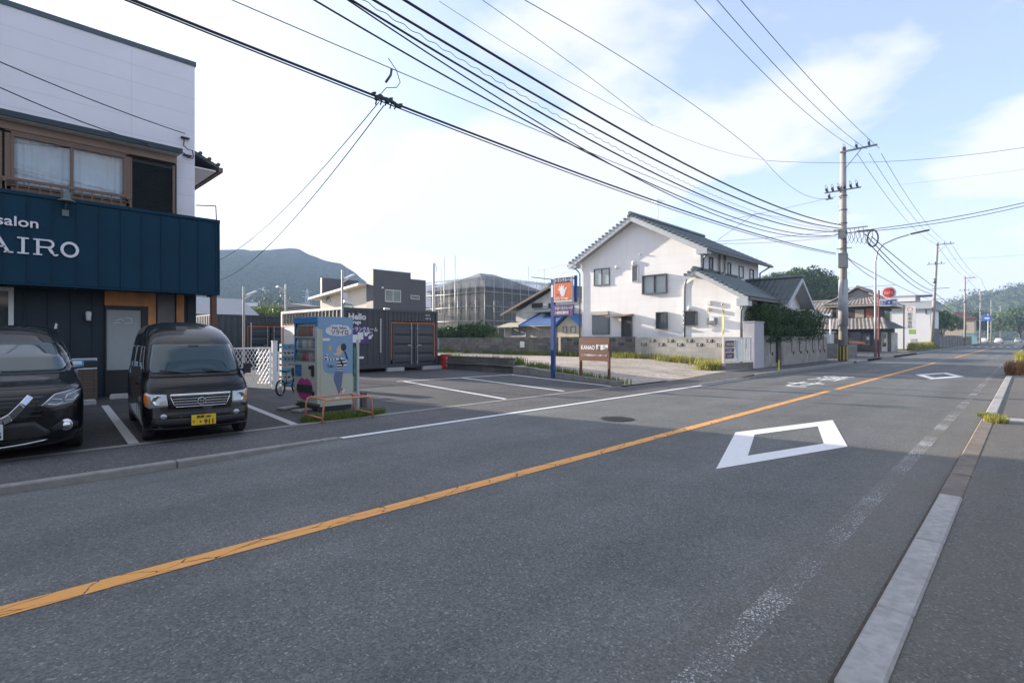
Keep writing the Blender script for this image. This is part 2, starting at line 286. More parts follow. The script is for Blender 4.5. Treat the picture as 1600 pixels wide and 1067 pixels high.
def blocks(name,col,bw=.40,bh=.20,ax=1,mort=.7,var=.12,dirt=.4,dcol=(.07,.07,.06)):
    m=bpy.data.materials.new(name); m.use_nodes=True; t=m.node_tree; b=t.nodes['Principled BSDF']
    c=N(t,'ShaderNodeTexCoord'); s=N(t,'ShaderNodeSeparateXYZ'); L(t,c.outputs['Object'],s.inputs[0])
    k=N(t,'ShaderNodeCombineXYZ'); L(t,s.outputs[ax],k.inputs[0]); L(t,s.outputs[2],k.inputs[1])
    br=N(t,'ShaderNodeTexBrick'); L(t,k.outputs[0],br.inputs['Vector']); br.offset=0
    br.inputs['Scale'].default_value=1; br.inputs['Brick Width'].default_value=bw; br.inputs['Row Height'].default_value=bh; br.inputs['Mortar Size'].default_value=.006; br.inputs['Mortar Smooth'].default_value=.2
    br.inputs['Color1'].default_value=(*[q*(1-var) for q in col],1); br.inputs['Color2'].default_value=(*[q*(1+var) for q in col],1); br.inputs['Mortar'].default_value=(*[q*mort for q in col],1)
    n=N(t,'ShaderNodeTexNoise'); L(t,c.outputs['Object'],n.inputs['Vector']); n.inputs['Scale'].default_value=1.6; n.inputs['Detail'].default_value=9; n.inputs['Roughness'].default_value=.7
    r=N(t,'ShaderNodeMapRange'); L(t,n.outputs[0],r.inputs[0]); r.inputs[1].default_value=.42; r.inputs[2].default_value=.7; r.inputs[4].default_value=dirt
    mx=N(t,'ShaderNodeMix',data_type='RGBA'); L(t,r.outputs[0],mx.inputs[0]); L(t,br.outputs[0],mx.inputs[6]); mx.inputs[7].default_value=(*dcol,1)
    L(t,mx.outputs[2],b.inputs['Base Color']); b.inputs['Roughness'].default_value=.9
    bp=N(t,'ShaderNodeBump',invert=True); L(t,br.outputs['Fac'],bp.inputs['Height']); bp.inputs['Strength'].default_value=.6; bp.inputs['Distance'].default_value=.01; L(t,bp.outputs[0],b.inputs['Normal'])
    return m
# ================= GROUND, ROAD, PAVEMENTS
def sst(a,b,x):
    t=max(0,min(1,(x-a)/(b-a))); return t*t*(3-2*t)
def zs(u):      # far-side pavement height: raised by the salon, dropped at the car park entrance, raised again
    return .005+.004*sst(3.0,5.2,u)+.10*sst(17,21.5,u)
def strip(name,us,v0,v1,zf,mat,nv=1):
    m=MB(); n=len(us)
    vs=[]; 
    for u in us:
        for j in range(nv+1):
            v=v0+(v1-v0)*j/nv; vs.append((u,v,zf(u,v)))
    m.add(vs,[(i*(nv+1)+j,(i+1)*(nv+1)+j,(i+1)*(nv+1)+j+1,i*(nv+1)+j+1) for i in range(n-1) for j in range(nv)],True)
    return struct(m.build(name,mat))
def usteps(a,b,s):
    n=max(1,int((b-a)/s)); return [a+(b-a)*i/n for i in range(n+1)]
A_road=asphalt('asphalt_road',.138,(.99,1.03,.99),crack=.0,speck=.4,edge=(.6,1.9))
A_walk=asphalt('asphalt_walk',.10,(1.0,1,1.0),crack=.0,speck=.8)
A_walk2=asphalt('asphalt_pavement_near',.125,(1.01,1.02,.97),speck=.6,edge=(.45,-1.2))
A_lot=asphalt('asphalt_new',.075,(1.0,1,1.02),crack=0,speck=.35)
A_lot2=asphalt('asphalt_parking',.055,(1,1,1.0),crack=.4,speck=.9)
conc=M('kerb_concrete',(.27,.26,.245),.85,var=.14,scale=9,bump=.5,bscale=90,dirt=.5,dcol=(.10,.09,.075))
concl=M('kerb_pale',(.38,.37,.355),.85,var=.2,scale=14,bump=.5,bscale=110,dirt=.35,dcol=(.16,.15,.13))
concb=M('kerb_brown',(.20,.17,.14),.9,var=.2,scale=10,bump=.6,bscale=80,dirt=.6,dcol=(.07,.055,.04))
earth=M('earth',(.13,.12,.07),.95,var=.3,scale=.4,dirt=.7,dcol=(.05,.08,.025))
g=MB(); g.quad((-200,-200,-.12),(1190,-200,-.12),(1190,1140,-.12),(-200,1140,-.12)); struct(g.build('ground',earth))
def rz(v): return .02*(1-((v-3.9)/3.4)**2)
strip('road',usteps(-12,60,2)+usteps(66,420,12),.60,7.46,lambda u,v:rz(v)-.07*sst(6.2,7.46,v)*(1-sst(2.2,3.9,u)),A_road,12)
strip('pavement_far',usteps(-12,44,.5)+usteps(50,400,10),7.46,8.90,lambda u,v:zs(u),A_walk)
strip('pavement_near',usteps(-8,60,2)+usteps(66,300,12),-6,.42,lambda u,v:.055,A_walk2)
# side street running off between the wall and the old shop
strip('side_street',usteps(38,66,1),8.90,42,lambda u,v:zs(u)-.004,A_walk,2)
# salon parking apron and storage yard
strip('salon_parking',usteps(-12,5.0,.25),9.06,17.2,lambda u,v:zs(u)+.004,A_lot2)
def ub(v): return 14.05+.335*(v-9.06) if v<15.2 else 16.1
m=MB(); us=24; vsn=26
def yard(i,j):
    v=9.06+j*30; u0=5.0; u1=ub(v)-.02; u=u0+i*(u1-u0); return (u,v,zs(u)+.004)
m.grid(yard,24,60); struct(m.build('storage_yard',A_lot))
strip('gutter_strip',usteps(-12,17.0,.5),8.90,9.06,lambda u,v:zs(u)+.006,conc)
# gravel plot
grav=bpy.data.materials.new('gravel'); grav.use_nodes=True; t=grav.node_tree; b=t.nodes['Principled BSDF']
c=N(t,'ShaderNodeTexCoord'); v=N(t,'ShaderNodeTexVoronoi'); L(t,c.outputs['Object'],v.inputs['Vector']); v.inputs['Scale'].default_value=22
n=N(t,'ShaderNodeTexNoise'); L(t,c.outputs['Object'],n.inputs['Vector']); n.inputs['Scale'].default_value=.55; n.inputs['Detail'].default_value=9; n.inputs['Roughness'].default_value=.7
sp=N(t,'ShaderNodeSeparateColor'); L(t,v.outputs['Color'],sp.inputs[0])
cr=N(t,'ShaderNodeValToRGB'); L(t,n.outputs[0],cr.inputs[0]); e=cr.color_ramp.elements
e[0].position=.33; e[0].color=(.22,.20,.12,1); e[1].position=.62; e[1].color=(.46,.40,.35,1); q=e.new(.48); q.color=(.38,.335,.285,1)
r=N(t,'ShaderNodeMapRange'); L(t,sp.outputs[0],r.inputs[0]); r.inputs[3].default_value=.65; r.inputs[4].default_value=1.35
h=N(t,'ShaderNodeVectorMath',operation='SCALE'); L(t,cr.outputs[0],h.inputs[0]); L(t,r.outputs[0],h.inputs['Scale']); L(t,h.outputs[0],b.inputs['Base Color']); b.inputs['Roughness'].default_value=.95
bp=N(t,'ShaderNodeBump'); L(t,v.outputs['Distance'],bp.inputs['Height']); bp.inputs['Strength'].default_value=.8; bp.inputs['Distance'].default_value=.03; L(t,bp.outputs[0],b.inputs['Normal'])
def gz(u,v):
    return zs(u)+.006+.30*sst(9.2,15,v)+.02*math.sin(u*1.3+v)*math.sin(v*.9)*sst(9.2,11,v)
m=MB()
def gr(i,j):
    v=8.90+j*32; u0=ub(max(v,9.06)); u=u0+i*(25.6-u0); return (u,v,gz(u,v))
m.grid(gr,40,110); struct(m.build('gravel_plot',grav))
# ---- kerbs
def kerb(name,segs,v0,v1,z0,z1,mat,gap=.012,bev=.012):
    m=MB()
    for a,b2 in segs: m.box(a+gap/2,b2-gap/2,v0,v1,z0,z1 if not callable(z1) else z1((a+b2)/2))
    return struct(m.build(name,mat,bevel=bev))
def segs(a,b,n): return [(a+i*n,min(b,a+(i+1)*n)) for i in range(int(math.ceil((b-a)/n-1e-6)))]
kerb('kerb',segs(-9.2,3.9,1.83),7.34,7.465,-.12,.02,conc)
kerb('kerb',segs(20.9,36.5,.6),7.34,7.47,-.05,.14,conc)
kerb('kerb',segs(37.2,40.2,.6),7.34,7.47,-.05,.12,conc)
kerb('kerb',segs(45,49.4,.6),7.34,7.47,-.05,.14,conc)
kerb('kerb',segs(62,130,2),7.34,7.47,-.05,.14,conc)
kerb('kerb_low',segs(16.2,20.9,.6),7.36,7.465,-.05,.06,conc)
kerb('kerb_pale',[(-4,-2.7),(-2.7,-1.4),(-1.4,-.1),(-.1,1.2),(1.2,2.53),(2.53,3.4),(3.4,4.73),(4.73,6.25)],.42,.585,-.05,.075,concl)
kerb('kerb_worn',[(6.27,7.3),(7.32,8.8),(8.82,9.9),(9.92,11.2),(11.2,12.75)],.41,.60,-.05,.06,concb,gap=.02,bev=.02)
kerb('kerb_pale',segs(13.35,27.6,1.2),.42,.585,-.05,.075,concl)
kerb('kerb_pale',segs(36,90,1.2),.42,.585,-.05,.075,concl)
m=MB(); m.box(12.78,13.15,-5,.40,0,.0625); struct(m.build('drain_cover_strip',concl,bevel=.01))
dk=M('joint_soil',(.085,.072,.058),.95,var=.3,scale=20)
m=MB(); m.box(-8,60,.600,.622,-.03,.012); struct(m.build('kerb_joint',dk))
# ---- road markings
P_or=roadpaint('paint_orange',(.78,.36,.09),.138,.30,30,crack=1)
P_wh=roadpaint('paint_white',(.76,.76,.75),.138,.40,16)
P_whw=roadpaint('paint_white_worn',(.60,.60,.59),.138,.725,75)
P_whl=roadpaint('paint_white_lot',(.80,.80,.80),.06,.2,14)
P_whp=roadpaint('paint_white_stall',(.46,.46,.45),.055,.46,18)
def mark(name,polys,mat,zf,dz=.004,label=None):
    """thin sheets that follow the road camber"""
    m=MB()
    for p in polys: m.quad(*[(u,v,zf(u,v)+dz) for u,v in p])
    return struct(m.build(name,mat))
def line(us,v0,v1): return [[(us[i],v0),(us[i+1],v0),(us[i+1],v1),(us[i],v1)] for i in range(len(us)-1)]
rzf=lambda u,v:rz(v)
mark('orange_centre_line',line(usteps(-10,16.75,1),3.90,4.06),P_or,rzf)
mark('orange_centre_line',line(usteps(17.5,40.0,1),3.88,4.03),P_or,rzf)
mark('orange_centre_line',line(usteps(52,200,4),3.86,4.0),P_or,rzf)
mark('white_edge_line',line(usteps(3.92,20.0,.25),7.30,7.44),P_wh,lambda u,v:rz(v)-.07*sst(6.2,7.46,v)*(1-sst(2.2,3.9,u))+.004)
mark('worn_edge_line',line(usteps(-6,46,1),.96,1.11),P_whw,rzf)
def diamond(cu,cv,l=2.5,w=.76,t=.30):
    tu=.62; tw=.21
    o=[(cu-l,cv),(cu,cv-w),(cu+l,cv),(cu,cv+w)]; i=[(cu-l+.95,cv),(cu,cv-w+.29),(cu+l-.95,cv),(cu,cv+w-.29)]
    mark('diamond_marking',[[o[k],o[(k+1)%4],i[(k+1)%4],i[k]] for k in range(4)],P_wh,rzf)
diamond(8.42,2.53); diamond(26.7,2.5)
for s,u,w in (('せ',17.45,1.0),('落',20.9,1.0),('度',27.4,1.0),('速',32.3,1.0)):
    o=text(s,1.0,P_whw if s in '度速' else roadpaint('paint_text_'+s,(.74,.74,.72),.138,.5,22),None,(0,0,0),(0,-1,0),(1,0,0),ext=0,sx=1.0,name='road_lettering')
    for vv in o.data.vertices: vv.co.x*=2.9; vv.co.y*=1.15; vv.co.x+=u+.2; vv.co.y+=5.75; vv.co.z=rz(vv.co.y)+.005
    struct(o)
mark('road_lettering',[[(52+k*5,1.6),(54.6+k*5,1.6),(54.6+k*5,2.0),(52+k*5,2.0)] for k in range(3)]+[[(52+k*5,2.4),(55+k*5,2.5),(55+k*5,2.8),(52+k*5,2.7)] for k in range(3)],P_whw,rzf)
mark('stop_line',[[(75,4.2),(75.5,4.2),(75.5,7.1),(75,7.1)]],P_wh,rzf)
mark('zebra_crossing',[[(118,v),(122,v),(122,v+.45),(118,v+.45)] for v in (1.2,2.1,3.0,3.9,4.8,5.7,6.6)],P_wh,rzf)
# parking bay lines
def seg2(p,q,w,name,mat,zf):
    p=Vector(p);q=Vector(q);d=(q-p).normalized();n2=Vector((-d.y,d.x))*w/2
    k=max(1,int((q-p).length)); 
    return mark(name,[[tuple(p+(q-p)*i/k-n2),tuple(p+(q-p)*(i+1)/k-n2),tuple(p+(q-p)*(i+1)/k+n2),tuple(p+(q-p)*i/k+n2)] for i in range(k)],mat,zf,.004)
yz=lambda u,v:zs(u)+.005
for a,b2 in (((10.45,15.3),(9.15,9.10)),((12.9,15.1),(11.65,9.3)),((15.35,14.9),(13.85,9.2))): seg2(a,b2,.115,'parking_bay_line',P_whl,yz)
mark('parking_bay_line',[[(10.2,15.30),(15.5,14.88),(15.5,15.0),(10.2,15.42)]],P_whl,yz,.0085)
seg2((2.15,14.6),(1.66,9.05),.13,'parking_bay_line',P_whp,yz); seg2((4.45,13.4),(3.95,9.05),.13,'parking_bay_line',P_whp,yz)
seg2((-.4,14.6),(-.9,9.05),.13,'parking_bay_line',P_whp,yz)
# manhole cover, tar repair, litter
iron=M('cast_iron',(.07,.065,.06),.6,.6,.2,30,bump=.8,bscale=70)
m=MB(); m.lathe([(0,.006),(.33,.006),(.335,.0)],(8.3,5.4,rz(5.4)),28); 
for k in range(-4,5):
    hw=math.sqrt(max(0,.28**2-(k*.065)**2)); m.box(8.3-hw,8.3+hw,5.4+k*.065-.012,5.4+k*.065+.012,rz(5.4)+.005,rz(5.4)+.011)
tag(m.build('manhole_cover',iron),'round dark iron manhole cover set in the road asphalt beside the orange line','manhole cover')
# ---- grass along edges (uncountable)
grassm=leafmat('grass_blades',(.07,.12,.02),(.20,.24,.05),.3,1.0); grassy=leafmat('grass_dry',(.15,.19,.03),(.42,.38,.10),.3,1.0)
def blades(name,mat,n,place,h0,h1,w=.012,lean=.35,seed=1,kind='stuff',label=None,cat=None):
    rnd=random.Random(seed); vs=[];fs=[]
    for i in range(n):
        x,y,z=place(rnd); h=rnd.uniform(h0,h1); a=rnd.uniform(0,6.283); l=rnd.uniform(0,lean)*h; ca,sa=math.cos(a),math.sin(a)
        b=len(vs); ww=w*rnd.uniform(.6,1.3); wx,wy=-sa*ww,ca*ww
        vs+= [(x-wx,y-wy,z-.01),(x+wx,y+wy,z-.01),(x+wx*.7+ca*l*.4,y+wy*.7+sa*l*.4,z+h*.6),(x-wx*.7+ca*l*.4,y-wy*.7+sa*l*.4,z+h*.6),(x+ca*l,y+sa*l,z+h)]
        fs+= [(b,b+1,b+2,b+3),(b+3,b+2,b+4)]
    me=bpy.data.meshes.new(name); me.from_pydata(vs,[],fs); me.materials.append(mat); o=bpy.data.objects.new(name,me); COL.objects.link(o)
    o['kind']=kind
    if label: o['label']=label
    if cat: o['category']=cat
    return o
def clump(c,rx,ry,zf):
    def f(r):
        while 1:
            a,b2=r.uniform(-1,1),r.uniform(-1,1)
            if a*a+b2*b2<1: return (c[0]+a*rx,c[1]+b2*ry,zf(c[0]+a*rx,c[1]+b2*ry))
    return f
def multi(cs,zf):
    def f(r):
        c=r.choice(cs); a=r.gauss(0,.45);b2=r.gauss(0,.45); u=c[0]+a*c[2];v=c[1]+b2*c[3]; return (u,v,zf(u,v))
    return f
wall_w=[(25.0,9.9+k*.9,.35,.55) for k in range(26)]
rr=random.Random(4); wall_w=[(a+.25-rr.uniform(0,.35),b2+rr.uniform(-.3,.3),c2*rr.uniform(.3,1.7),d) for a,b2,c2,d in wall_w if rr.random()<.9]
def lab(o,l,c): o['label']=l; o['category']=c; return o
blades('weeds',grassm,3800,multi(wall_w,gz),.05,.42,.012,.7,2,label='green weeds growing along the foot of the long block wall',cat='weeds')
blades('weeds',grassy,4200,multi([(24.3,10.6,.8,.7),(23.4,10.0,.9,.5),(24.7,12.5,.5,1.2),(22.4,9.9,.6,.4),(24.8,15.5,.4,1)],gz),.06,.42,.016,.7,3,label='yellowing weeds on the gravel plot beside the notice fence',cat='weeds')
blades('weeds',grassm,1000,multi([(ub(v0)+.45,v0,.25,.5) for v0 in (9.6,10.2,11,12,12.9,13.8,14.6)],gz),.08,.30,.012,.5,5,label='low green weeds behind the small concrete kerb of the gravel plot',cat='weeds')
blades('weeds',grassm,2200,multi([(16.9,16+k*.7,.3,.4) for k in range(8)]+[(18,22,.6,.6)],gz),.1,.45,.012,.5,6,label='green weeds behind the low dark block wall of the yard',cat='weeds')
blades('grass_patch',grassm,3600,clump((5.0,9.25),.85,.30,lambda u,v:zs(u)),.03,.13,.006,.8,7,label='green grass patch under the orange pipe barrier and the banner pole',cat='grass')
blades('grass_tuft',grassy,420,clump((12.35,.40),.20,.16,lambda u,v:.05),.05,.16,.006,.9,8,label='small dry grass tuft growing at the kerb beside the drain strip',cat='grass')
blades('grass_tuft',grassy,240,clump((13.25,.50),.07,.20,lambda u,v:.04),.03,.1,.006,.9,9,label='thin line of dry grass at the end of the pale kerb',cat='grass')
blades('grass_tuft',grassy,2500,clump((40,-.1),1.5,.55,lambda u,v:.04),.3,.85,.016,.5,10,label='tall yellow grass clump on the right hand pavement edge in the distance',cat='grass')
brng=leafmat('dead_weeds',(.10,.07,.03),(.42,.22,.08),.2,2)
blades('grass_tuft',brng,1500,clump((29.2,.35),.9,.30,lambda u,v:.04),.12,.62,.012,.7,11,label='brown dead weeds at the far end of the pale kerb',cat='grass')
# ================= SALON BUILDING
def settle(root):
    T=Matrix.Translation(-Vector(root.location)); done=set()
    def go(o):
        for ch in o.children:
            if ch.data and ch.data.name not in done: done.add(ch.data.name); ch.data.transform(T)
            go(ch)
    go(root)
navy=M('navy_metal',(.002,.034,.064),.6,0,.10,1.2,spec=.2,dirt=.3,dcol=(.012,.035,.06),streak=True)
navyd=M('navy_wall',(.006,.020,.034),.5,.1,.12,1.2)
blk=M('black_trim',(.015,.016,.018),.5,0,.1,6)
brn=M('brown_aluminium',(.16,.105,.075),.45,.3,.08,5)
brnp=M('brown_painted_beam',(.30,.215,.16),.6,0,.1,3,dirt=.3)
shut=M('dark_shutter',(.018,.024,.026),.5,.2,.1,4)
glass=glassmat('window_glass',(.035,.045,.05))
curt=M('curtain',(.55,.58,.62),.8,0,.12,2)
wood=M('cedar_boards',(.54,.24,.085),.6,0,.22,3,dirt=.5,dcol=(.30,.12,.045),streak=True)
whitep=M('white_paint',(.74,.74,.73),.5,0,.05,3,dirt=.15,dcol=(.4,.39,.36))
white2=M('white_plastic',(.70,.70,.70),.4,0,.04,3)
steel=M('galvanised_steel',(.42,.43,.44),.45,.7,.12,6)
sid=siding('white_siding',(.76,.745,.80),3.03,.455,.82,.04)
frost=M('frosted_glass',(.30,.33,.34),.35,0,.08,1.5)
VW=16.8; VC=15.8
sal=thing('salon_building','two storey salon with white panelled upper wall and navy blue metal canopy band','building',(0,VW,0))
m=MB(); m.box(-12,4.5,VW,25.5,2.7,9.12); m.build('upper_wall',sid,sal)
m=MB(); m.box(-12.02,4.53,VW-.03,25.53,9.121,9.24); m.build('parapet_cap',M('parapet_metal',(.07,.10,.12),.5,.4),sal)
m=MB(); m.box(-12,4.54,VW+.02,25.4,.0,2.699); m.build('lower_wall',navyd,sal)
for k in range(38):
    u=4.32-.42*k
    if not(2.40<u<4.25): m=MB(); m.box(u,u+.025,VW-.012,VW+.025,.0,2.69); m.build('wall_seam',navyd,sal)
can=MB(); can.box(-12,4.80,VC,VW-.005,2.70,4.62); cano=can.build('canopy_band',navy,sal,bevel=.01)
m=MB()
for k in range(40): 
    u=4.74-.42*k; m.box(u-.012,u+.012,VC-.022,VC+.01,2.72,4.60)
m.build('standing_seam',navy,cano)
m=MB(); m.box(-12,4.84,VC-.03,VW-.006,4.622,4.70); m.box(-12,4.83,VC-.022,VC+.03,2.66,2.70); m.box(4.801,4.835,VC-.02,VW,2.66,4.62); m.build('flashing',navy,cano)
# soffit window row
def frame_window(parent,u0,u1,z0,z1,v,n=2,fw=.055,mat=brn,curtain=True,depth=.05,sill=False,pane=glass):
    """a window in a wall facing -v"""
    f=MB(); f.box(u0,u1,v-depth,v+.02,z1-fw,z1); f.box(u0,u1,v-depth-.02,v+.02,z0,z0+fw)
    f.box(u0,u0+fw,v-depth,v+.02,z0+fw,z1-fw); f.box(u1-fw,u1,v-depth,v+.02,z0+fw,z1-fw)
    for k in range(1,n):
        u=u0+(u1-u0)*k/n; f.box(u-fw*.5,u+fw*.5,v-depth+.005,v+.02,z0+fw,z1-fw)
    fo=f.build('window',mat,parent,bevel=.004)
    g=MB(); g.quad((u0+fw,v-.012,z0+fw),(u1-fw,v-.012,z0+fw),(u1-fw,v-.012,z1-fw),(u0+fw,v-.012,z1-fw)); g.build('pane',pane,fo)
    return fo
clearg=bpy.data.materials.new('clear_glass'); clearg.use_nodes=True; t=clearg.node_tree; b=t.nodes['Principled BSDF']
b.inputs['Base Color'].default_value=(.9,.95,.95,1); b.inputs['Roughness'].default_value=.03
tr=N(t,'ShaderNodeBsdfTransparent'); tr.inputs[0].default_value=(.82,.86,.87,1); ms=N(t,'ShaderNodeMixShader')
lwt=N(t,'ShaderNodeLayerWeight'); lwt.inputs[0].default_value=.5; pw=N(t,'ShaderNodeMath',operation='POWER'); L(t,lwt.outputs['Facing'],pw.inputs[0]); pw.inputs[1].default_value=4; fr=N(t,'ShaderNodeMath',operation='MULTIPLY_ADD'); L(t,pw.outputs[0],fr.inputs[0]); fr.inputs[1].default_value=.8; fr.inputs[2].default_value=.09
gl=N(t,'ShaderNodeBsdfGlossy'); gl.inputs['Roughness'].default_value=.02
L(t,fr.outputs[0],ms.inputs[0]); L(t,tr.outputs[0],ms.inputs[1]); L(t,gl.outputs[0],ms.inputs[2]); L(t,ms.outputs[0],t.nodes['Material Output'].inputs[0])
# dark recess behind the bay window with curtains hanging in it
bay0,bay1=.72,2.86
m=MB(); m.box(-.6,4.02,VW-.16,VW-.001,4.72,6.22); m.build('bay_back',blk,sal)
wz0,wz1=4.93,6.12
wf=frame_window(sal,bay0,bay1,wz0,wz1,VW-.30,2,.06,brn,depth=.05,pane=clearg)
m=MB()
for a,b2 in ((bay0+.06,1.76),(1.80,bay1-.06)):
    def cf(i,j,a=a,b2=b2): 
        u=a+(b2-a)*i; return (u,VW-.22+.022*math.sin(u*36+math.sin(u*7)*2)*(1-.4*j),wz0+.07+(wz1-wz0-.14)*j)
    m.grid(cf,60,6)
m.build('curtain',curt,wf)
m=MB(); m.box(bay0-.1,bay0,VW-.33,VW-.16,4.85,6.17); m.box(bay1,bay1+.07,VW-.33,VW-.16,4.85,6.17); m.box(bay0-.1,bay1+.07,VW-.33,VW-.16,6.125,6.19); m.box(bay0-.1,bay1+.07,VW-.33,VW-.16,4.82,4.925); m.build('window_surround',brn,sal)
for a,b2 in ((-.58,bay0-.16),(bay1+.1,3.93)):
    f=MB(); f.box(a,b2,VW-.24,VW-.16,4.70,6.10); fo=f.build('storm_shutter',shut,sal)
    f=MB(); k=0
    while 4.74+k*.048<6.06: z=4.74+k*.048; f.obox(((a+b2)/2,VW-.252,z),(1,0,0),(0,1,.9),(0,-.9,1),(b2-a)/2-.03,.018,.004); k+=1
    f.build('louvre',shut,fo)
    f=MB(); f.box(b2-.035,b2+.02,VW-.28,VW-.15,4.66,6.14); f.box(a-.02,a+.035,VW-.28,VW-.15,4.66,6.14); f.build('shutter_frame',brn,fo)
m=MB(); m.box(-12,4.02,VW-.62,VW-.001,6.42,6.50); m.box(-12,4.04,VW-.66,VW-.60,6.40,6.53); ho=m.build('window_hood',M('hood_metal',(.025,.045,.055),.5,.3),sal)
m=MB(); m.box(-12,3.98,VW-.34,VW-.002,6.20,6.418); m.build('beam',brnp,ho)
m=MB(); m.box(-12,4.0,VW-.58,VW-.345,6.385,6.419); m.build('soffit',whitep,ho)
# railing in front of the bay
m=MB(); m.box(.55,2.95,VW-.52,VW-.46,5.03,5.09); m.box(.55,2.95,VW-.51,VW-.47,4.74,4.77)
u=.62
while u<2.94: m.box(u,u+.022,VW-.50,VW-.478,4.70,5.03); u+=.19
for u in (.58,2.84): m.box(u,u+.06,VW-.52,VW-.16,4.99,5.03)
m.build('railing',brn,sal)
# canopy lamp over the sign
cl=MB(); cl.cyl((1.60,VC-.20,4.62),(1.60,VC-.20,4.80),.085,.075,12); cl.lathe([(.0,4.60),(.15,4.57),(.16,4.60),(.09,4.64)],(1.60,VC-.20,0),16); cl.tube([(1.60,VC-.20,4.6),(1.60,VC-.08,4.48),(1.60,VC-.02,4.40)],.014); cl.box(1.54,1.66,VC-.05,VC-.022,4.28,4.42)
clo=cl.build('sign_lamp',M('lamp_grey',(.13,.17,.17),.5,.3),sal)
# raised lettering on the canopy: slab-serif letters cut from bars
letm=M('letter_white',(.72,.72,.76),.5,0,.03,5)
lo=MB()
def slab(mb,ch,u,w,z0,h,t=.055,ser=.045,v=VC-.028,th=.03):
    """one slab-serif capital"""
    def bx(a,b2,c,d): mb.box(a,b2,v-th/2,v+th/2,c,d)
    def dg(p,q,wd): mb.bar((p[0],v,p[1]),(q[0],v,q[1]),wd,th,up=(0,1,0))
    def arc(cx,cz,rx,rz_,a0,a1,wd,n=18):
        for k in range(n):
            A=R(a0+(a1-a0)*k/n);B=R(a0+(a1-a0)*(k+1)/n)
            ro=1; P=lambda a,s: (cx+(rx+s)*math.cos(a),cz+(rz_+s)*math.sin(a))
            p,q,r_,s_=P(A,-wd/2),P(A,wd/2),P(B,wd/2),P(B,-wd/2)
            mb.add([(p[0],v-th/2,p[1]),(q[0],v-th/2,q[1]),(r_[0],v-th/2,r_[1]),(s_[0],v-th/2,s_[1]),(p[0],v+th/2,p[1]),(q[0],v+th/2,q[1]),(r_[0],v+th/2,r_[1]),(s_[0],v+th/2,s_[1])],[(0,1,2,3),(4,7,6,5),(0,4,5,1),(2,6,7,3),(1,5,6,2),(0,3,7,4)])
    c=u+w/2; z1=z0+h
    if ch=='I': bx(c-t/2,c+t/2,z0+.03,z1-.03); bx(u,u+w,z0,z0+.03); bx(u,u+w,z1-.03,z1)
    if ch=='O': arc(c,z0+h/2,w/2-t/2,h/2-t/2,0,360,t,32)
    if ch=='A':
        dg((u+.06,z0+.01),(c,z1-.02),t*.8); dg((u+w-.06,z0+.01),(c,z1-.02),t); bx(u+.11,u+w-.11,z0+h*.3,z0+h*.3+.032); bx(u-.02,u+.13,z0-.001,z0+.03); bx(u+w-.13,u+w+.02,z0-.001,z0+.03); bx(c-.07,c+.02,z1-.03,z1)
    if ch=='R':
        bx(u+.05,u+.05+t,z0+.03,z1-.03); bx(u,u+.15,z0,z0+.03); bx(u,u+w*.6,z1-.031,z1); bx(u+.10,u+w*.6,z0+h*.46,z0+h*.46+.035)
        arc(u+w*.6,z0+h*.73,h*.27-.02,h*.27-.018,-90,90,.045,12); dg((u+w*.62,z0+h*.47),(u+w-.10,z0+.06),t); arc(u+w-.055,z0+.055,.035,.035,180,350,.035,8)
    if ch=='S':
        r_=h*.25-.01; arc(c,z1-r_-.025,w*.36,r_,20,270,.05,12); arc(c,z0+r_+.025,w*.36,r_,-160,90,.05,12)
for ch,u,w in zip('SORAIRO',[-1.22,-.84,-.44,.27,.79,1.05,1.51],[.3,.33,.40,.44,.19,.43,.33]):
    mb=MB(); slab(mb,ch,u,w,3.34,.36); mb.build('sign_letter',letm,cano)
text('hair salon',.30,letm,cano,(-.16,VC-.035,3.93),ext=.012,sx=1.12,bold=.004)
# ground floor: door, cedar surround, panels, window, lamp
V0=VW-.01
m=MB(); m.box(2.46,3.56,V0-.06,V0+.02,2.33,2.69); m.box(3.385,3.56,V0-.06,V0+.02,.05,2.329); cw=m.build('cedar_surround',wood,sal,bevel=.004)
m=MB(); m.box(4.04,4.22,V0-.06,V0+.02,.05,2.69); m.build('cedar_surround',wood,sal,bevel=.004)
m=MB(); m.box(3.60,4.00,V0-.03,V0+.015,.05,2.69); m.build('entrance_panel',M('taupe_panel',(.14,.13,.125),.6,0,.1),sal)
m=MB(); m.box(2.47,3.38,V0-.05,V0+.02,2.22,2.328); m.box(2.47,2.50,V0-.05,V0+.02,.05,2.22); m.box(3.23,3.38,V0-.05,V0+.02,.05,2.22); m.box(2.50,3.23,V0-.02,V0+.02,.05,.68)
do=m.build('door',blk,sal)
m=MB(); m.box(2.502,3.228,V0-.022,V0+.01,.682,2.218); m.build('door_glass',frost,do)
m=MB(); m.tube([(3.19,V0-.02,.9),(3.19,V0-.07,.95),(3.19,V0-.07,1.35),(3.19,V0-.02,1.4)],.014); m.build('handle',steel,do)
m=MB()
for k,(a,b2) in enumerate([((2.50,1.86),(2.62,1.92)),((2.62,1.92),(2.68,1.86)),((2.72,1.95),(2.84,1.93)),((2.84,1.93),(2.86,1.82)),((2.86,1.82),(2.70,1.80)),((2.46,1.80),(2.60,1.82))]): m.bar((a[0]+.18,V0-.026,a[1]+.08),(b2[0]+.18,V0-.026,b2[1]+.08),.012,.004,up=(0,1,0))
m.build('door_emblem',letm,do)
frame_window(sal,-.55,.78,1.62,2.66,V0-.04,2,.09,whitep,depth=.06)
